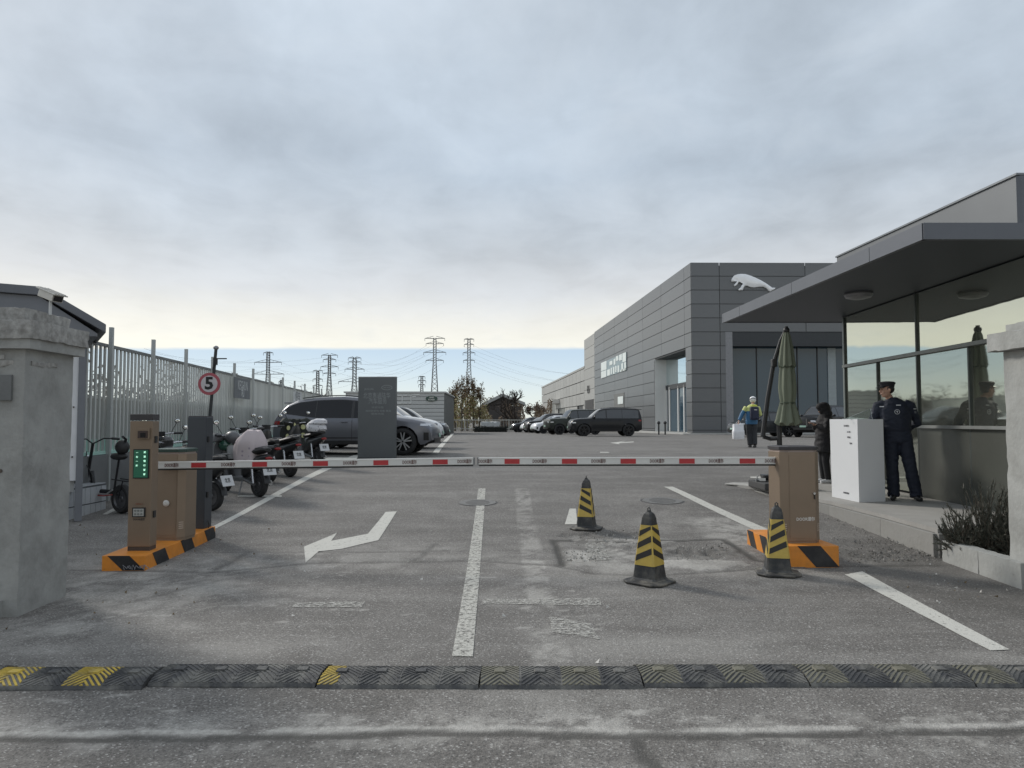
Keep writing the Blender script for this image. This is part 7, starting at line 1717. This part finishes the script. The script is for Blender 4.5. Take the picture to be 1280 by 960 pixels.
def rider():
    Y = 26.7; p = P(940,558,Y); t = thing('person', 'person in white helmet, blue and yellow jacket and backpack walking away', 'person', (p.x,Y,zg(Y)), 0); t.scale = (1.03,1.03,1.03)
    hc = Vector((.09,.10,1.62)); fd = Vector((.25,1,-.5)); b = MB(); head(b, hc, fd); b.tube([(.07,.06,1.52),(.04,.02,1.40)],[.05,.06],10); torso(b, [(0,0,.9,.14,.10),(.02,0,1.2,.14,.10),(.04,.02,1.42,.16,.09)])
    Ls = [[(-.09,0,.9),(-.08,.05,.48),(-.07,-.02,.08)],[(.09,0,.9),(.08,-.02,.5),(.06,-.12,.10)]]
    for q in Ls: b.tube(q,[.085,.055,.04],10)
    aL = [(-.17,.02,1.40),(-.33,.02,1.14),(-.46,-.02,.90)]; aR = [(.23,.04,1.40),(.33,.06,1.15),(.22,.25,1.05)]
    for q in (aL,aR): b.tube(q,[.05,.042,.028],10)
    hand(b, aL[2], (-.15,0,-1), (0,1,0), .9); hand(b, aR[2], (-.3,.9,.1), (0,0,1)); fuse('body', b, SKIN, t, .010, 2)
    blue = M('jacket_blue', (.03,.12,.24), .6, 0, .15, 5, .4); yel = M('jacket_yellow', (.52,.56,.20), .6, 0, .12, 5, .3)
    j = MB(); torso(j, [(0,0,.80,.20,.15),(0,0,.90,.21,.155),(.01,0,1.1,.20,.15),(.03,0,1.26,.215,.15)]); 
    aLv, aRv = [Vector(v) for v in aL], [Vector(v) for v in aR]
    j.tube([aLv[0].lerp(aLv[1],.45), aLv[1], aLv[1].lerp(aLv[2],.85)],[.075,.07,.055],10); jo = fuse('jacket', j, blue, t, .013, 3)
    y = MB(); torso(y, [(.03,0,1.25,.218,.153),(.04,.02,1.38,.215,.14),(.05,.03,1.46,.15,.11),(.06,.04,1.50,.08,.08)]); y.tube([aLv[0], aLv[0].lerp(aLv[1],.55)],[.085,.078],10); y.tube([aRv[0], aRv[0].lerp(aRv[1],.5), aRv[1], aRv[1].lerp(aRv[2],.8)],[.085,.078,.07,.055],10)
    fuse('jacket_shoulders', y, yel, t, .013, 3)
    bp = MB(); bp.box((.03,-.215,1.18),(.30,.16,.46),bev=.06); bp.build('backpack', M('backpack_navy', (.014,.018,.045), .6, 0, .2), t, smooth=True); MB().box((.05,-.300,1.30),(.10,.006,.025)).build('backpack_logo', M('white_paint'), t)
    MB().box((.04,-.30,1.10),(.22,.03,.20),bev=.012).build('backpack_pocket', M('backpack_navy'), t)
    MB().box((.04,-.165,1.45),(.20,.05,.05),bev=.01).build('high_vis_collar', M('collar_yellow', (.7,.75,.12), .5), t)
    tr = MB(); torso(tr, [(0,0,.78,.17,.13),(0,0,.92,.17,.13)])
    for q in Ls: tr.tube([q[0],q[1],q[2]],[.115,.10,.085],12)
    fuse('trousers', tr, M('trousers_grey', (.028,.030,.034), .8, 0, .2), t, .013, 3)
    for q in Ls: s = MB(); s.tube([(q[2][0],q[2][1]-.04,.05),(q[2][0],q[2][1]+.14,.035)],[.05,.035],10); s.build('shoe', M('shoe_black'), t, smooth=True)
    mt = head(MB(), hc, fd); h = MB(); h.ball((0,-.01,.045),(.115,.135,.115), mtx=mt); h.build('helmet', M('helmet_white', (.72,.72,.72), .25, coat=.4), t, smooth=True); h = MB(); h.ring_loft([[mt @ Vector((a*math.cos(q), -.01+c_*math.sin(q), z)) for q in [2*math.pi*i/20 for i in range(20)]] for a, c_, z in ((.117,.137,.02),(.119,.139,.04),(.114,.134,.045))]); h.build('helmet_band', BLK, t)
    bg = thing('carrier_bag', 'white square carrier bag hanging from the delivery rider left hand', 'bag', (p.x-.50, Y-.05, zg(Y)+.30))
    m = MB(); n = 12; rings = []
    for z, w, d_ in ((0,.19,.12),(.04,.20,.13),(.25,.205,.135),(.30,.20,.13),(.31,.19,.12),(.50,.185,.115),(.53,.18,.10)): rings.append([Vector((w*math.copysign(abs(math.cos(a))**.4,math.cos(a)), d_*math.copysign(abs(math.sin(a))**.4,math.sin(a)), z)) for a in [2*math.pi*(i+.5)/16 for i in range(16)]])
    m.ring_loft(rings); m.build('bag_body', M('bag_white', (.70,.70,.72), .5, 0, .08, 8, .4, 10), bg, smooth=50)
    m = MB(); m.tube([(-.09,0,.52),(-.05,0,.60),(.02,0,.62),(.08,0,.60),(.10,0,.52)], .008, 6); m.build('bag_handle', MATS['bag_white'], bg)
rider()
# folded tarp beside the right cabinet
def tarp():
    a = PZ(961,611,PZT); t = thing('folded_tarpaulin', 'black folded tarpaulin lying on the platform behind the right cabinet', 'tarpaulin', (a.x+.1,a.y+.15,PZT), R(-8)); bk = M('tarp_black', (.02,.021,.022), .45, 0, .3, 8, .6, 14)
    o = rough_block((.05,0,.075), (.62,.36,.14), .012, 'folded_layer', bk, t, 16, seed=3); o2 = rough_block((.10,.02,.185), (.52,.30,.09), .014, 'folded_layer', bk, t, 14, seed=5)
    MB().box((-.19,-.17,.16),(.12,.012,.05),R(-20)).build('label_tag', M('white_paint'), t); MB().tube([(-.26,-.10,.0),(-.28,-.12,.16),(-.24,-.05,.22)], .012, 6).build('tie_rope', M('rope_grey', (.3,.3,.29), .8), t)
tarp()
# ================================================================ PARASOL
def parasol():
    Y = 13.0; sc = Y/F; b = P(984,526,Y); z = PZT; t = thing('closed_parasol', 'closed olive green cantilever parasol with black leaning mast', 'parasol', (b.x,Y,z))
    Z = lambda py: P(984,py,Y).z-z; X = lambda px: (px-984)*sc; ol = M('parasol_olive', (.165,.185,.135), .85, 0, .12, 3, .2)
    tiers = [([(414,2.2),(420,4.5),(436,7.4),(450,9.0),(459,9.8)],.12),([(456,8.0),(470,9.6),(485,10.4),(497,9.6),(504,8.6)],.10),([(502,8.0),(508,9.4),(516,11.5),(524,13.4),(530,15)],.16)]
    for k, (sec, fold) in enumerate(tiers):
        m = MB(); n = 64; rings = []
        for py, r in sec:
            q = r*sc; rings.append([Vector((q*(1+fold*math.sin(a*8+k)+.04*math.sin(a*15+py*.1))*math.cos(a)+X(985), q*(1+fold*math.sin(a*8+k))*math.sin(a), Z(py)+.03*math.sin(a*8+k)*(py > sec[-2][0]))) for a in [2*math.pi*i/n for i in range(n)]])
        m.ring_loft(rings); m.build('canopy_tier', ol, t, smooth=60)
    m = MB()
    for k in range(8): a = k*math.pi/4+.2; m.tube([(X(985)+.10*math.cos(a),.10*math.sin(a),Z(520)),(X(985)+.11*math.cos(a),.11*math.sin(a),Z(534))], .010, 5)
    tag(m.build('rib_tip', BLK, t), kind='stuff')
    for py in (459,504): 
        m = MB(); m.lathe([(9.2*sc,-.012),(9.9*sc,0),(9.2*sc,.012)],24,Matrix.Translation((X(985),0,Z(py))),caps=False); m.build('tie_strap', M('strap_green', (.07,.09,.06), .8), t)
    m = MB(); m.ball((X(985),0,Z(413)),(.055,.055,.06)); m.tube([(X(985),0,Z(416)),(X(985),0,Z(408))], .03, 8); m.build('crown_hub', BLK, t, smooth=True)
    MB().tube([(X(985),.0,Z(412)),(X(981),.12,Z(425)),(X(973),.2,Z(455)),(X(965),.2,Z(498)),(X(958),.2,Z(546))],[.035,.035,.038,.040,.042],8).build('mast', BLK, t, smooth=True)
    MB().box((X(973),.17,Z(453)),(.09,.10,.14),bev=.015).build('crank_box', BLK, t)
    MB().tube([(X(958),.2,Z(546)),(X(968),.2,Z(549)),(X(977),.12,Z(548))], .035, 8).build('foot_bracket', BLK, t)
    MB().tube([(X(977),.12,Z(530)),(X(977),.12,.08)], .045, 10).build('base_post', BLK, t, smooth=True)
    MB().box((X(979),.12,.06),(.9,.9,.12),bev=.02).build('base_weight', M('base_dark', (.05,.05,.05), .8), t)
parasol()
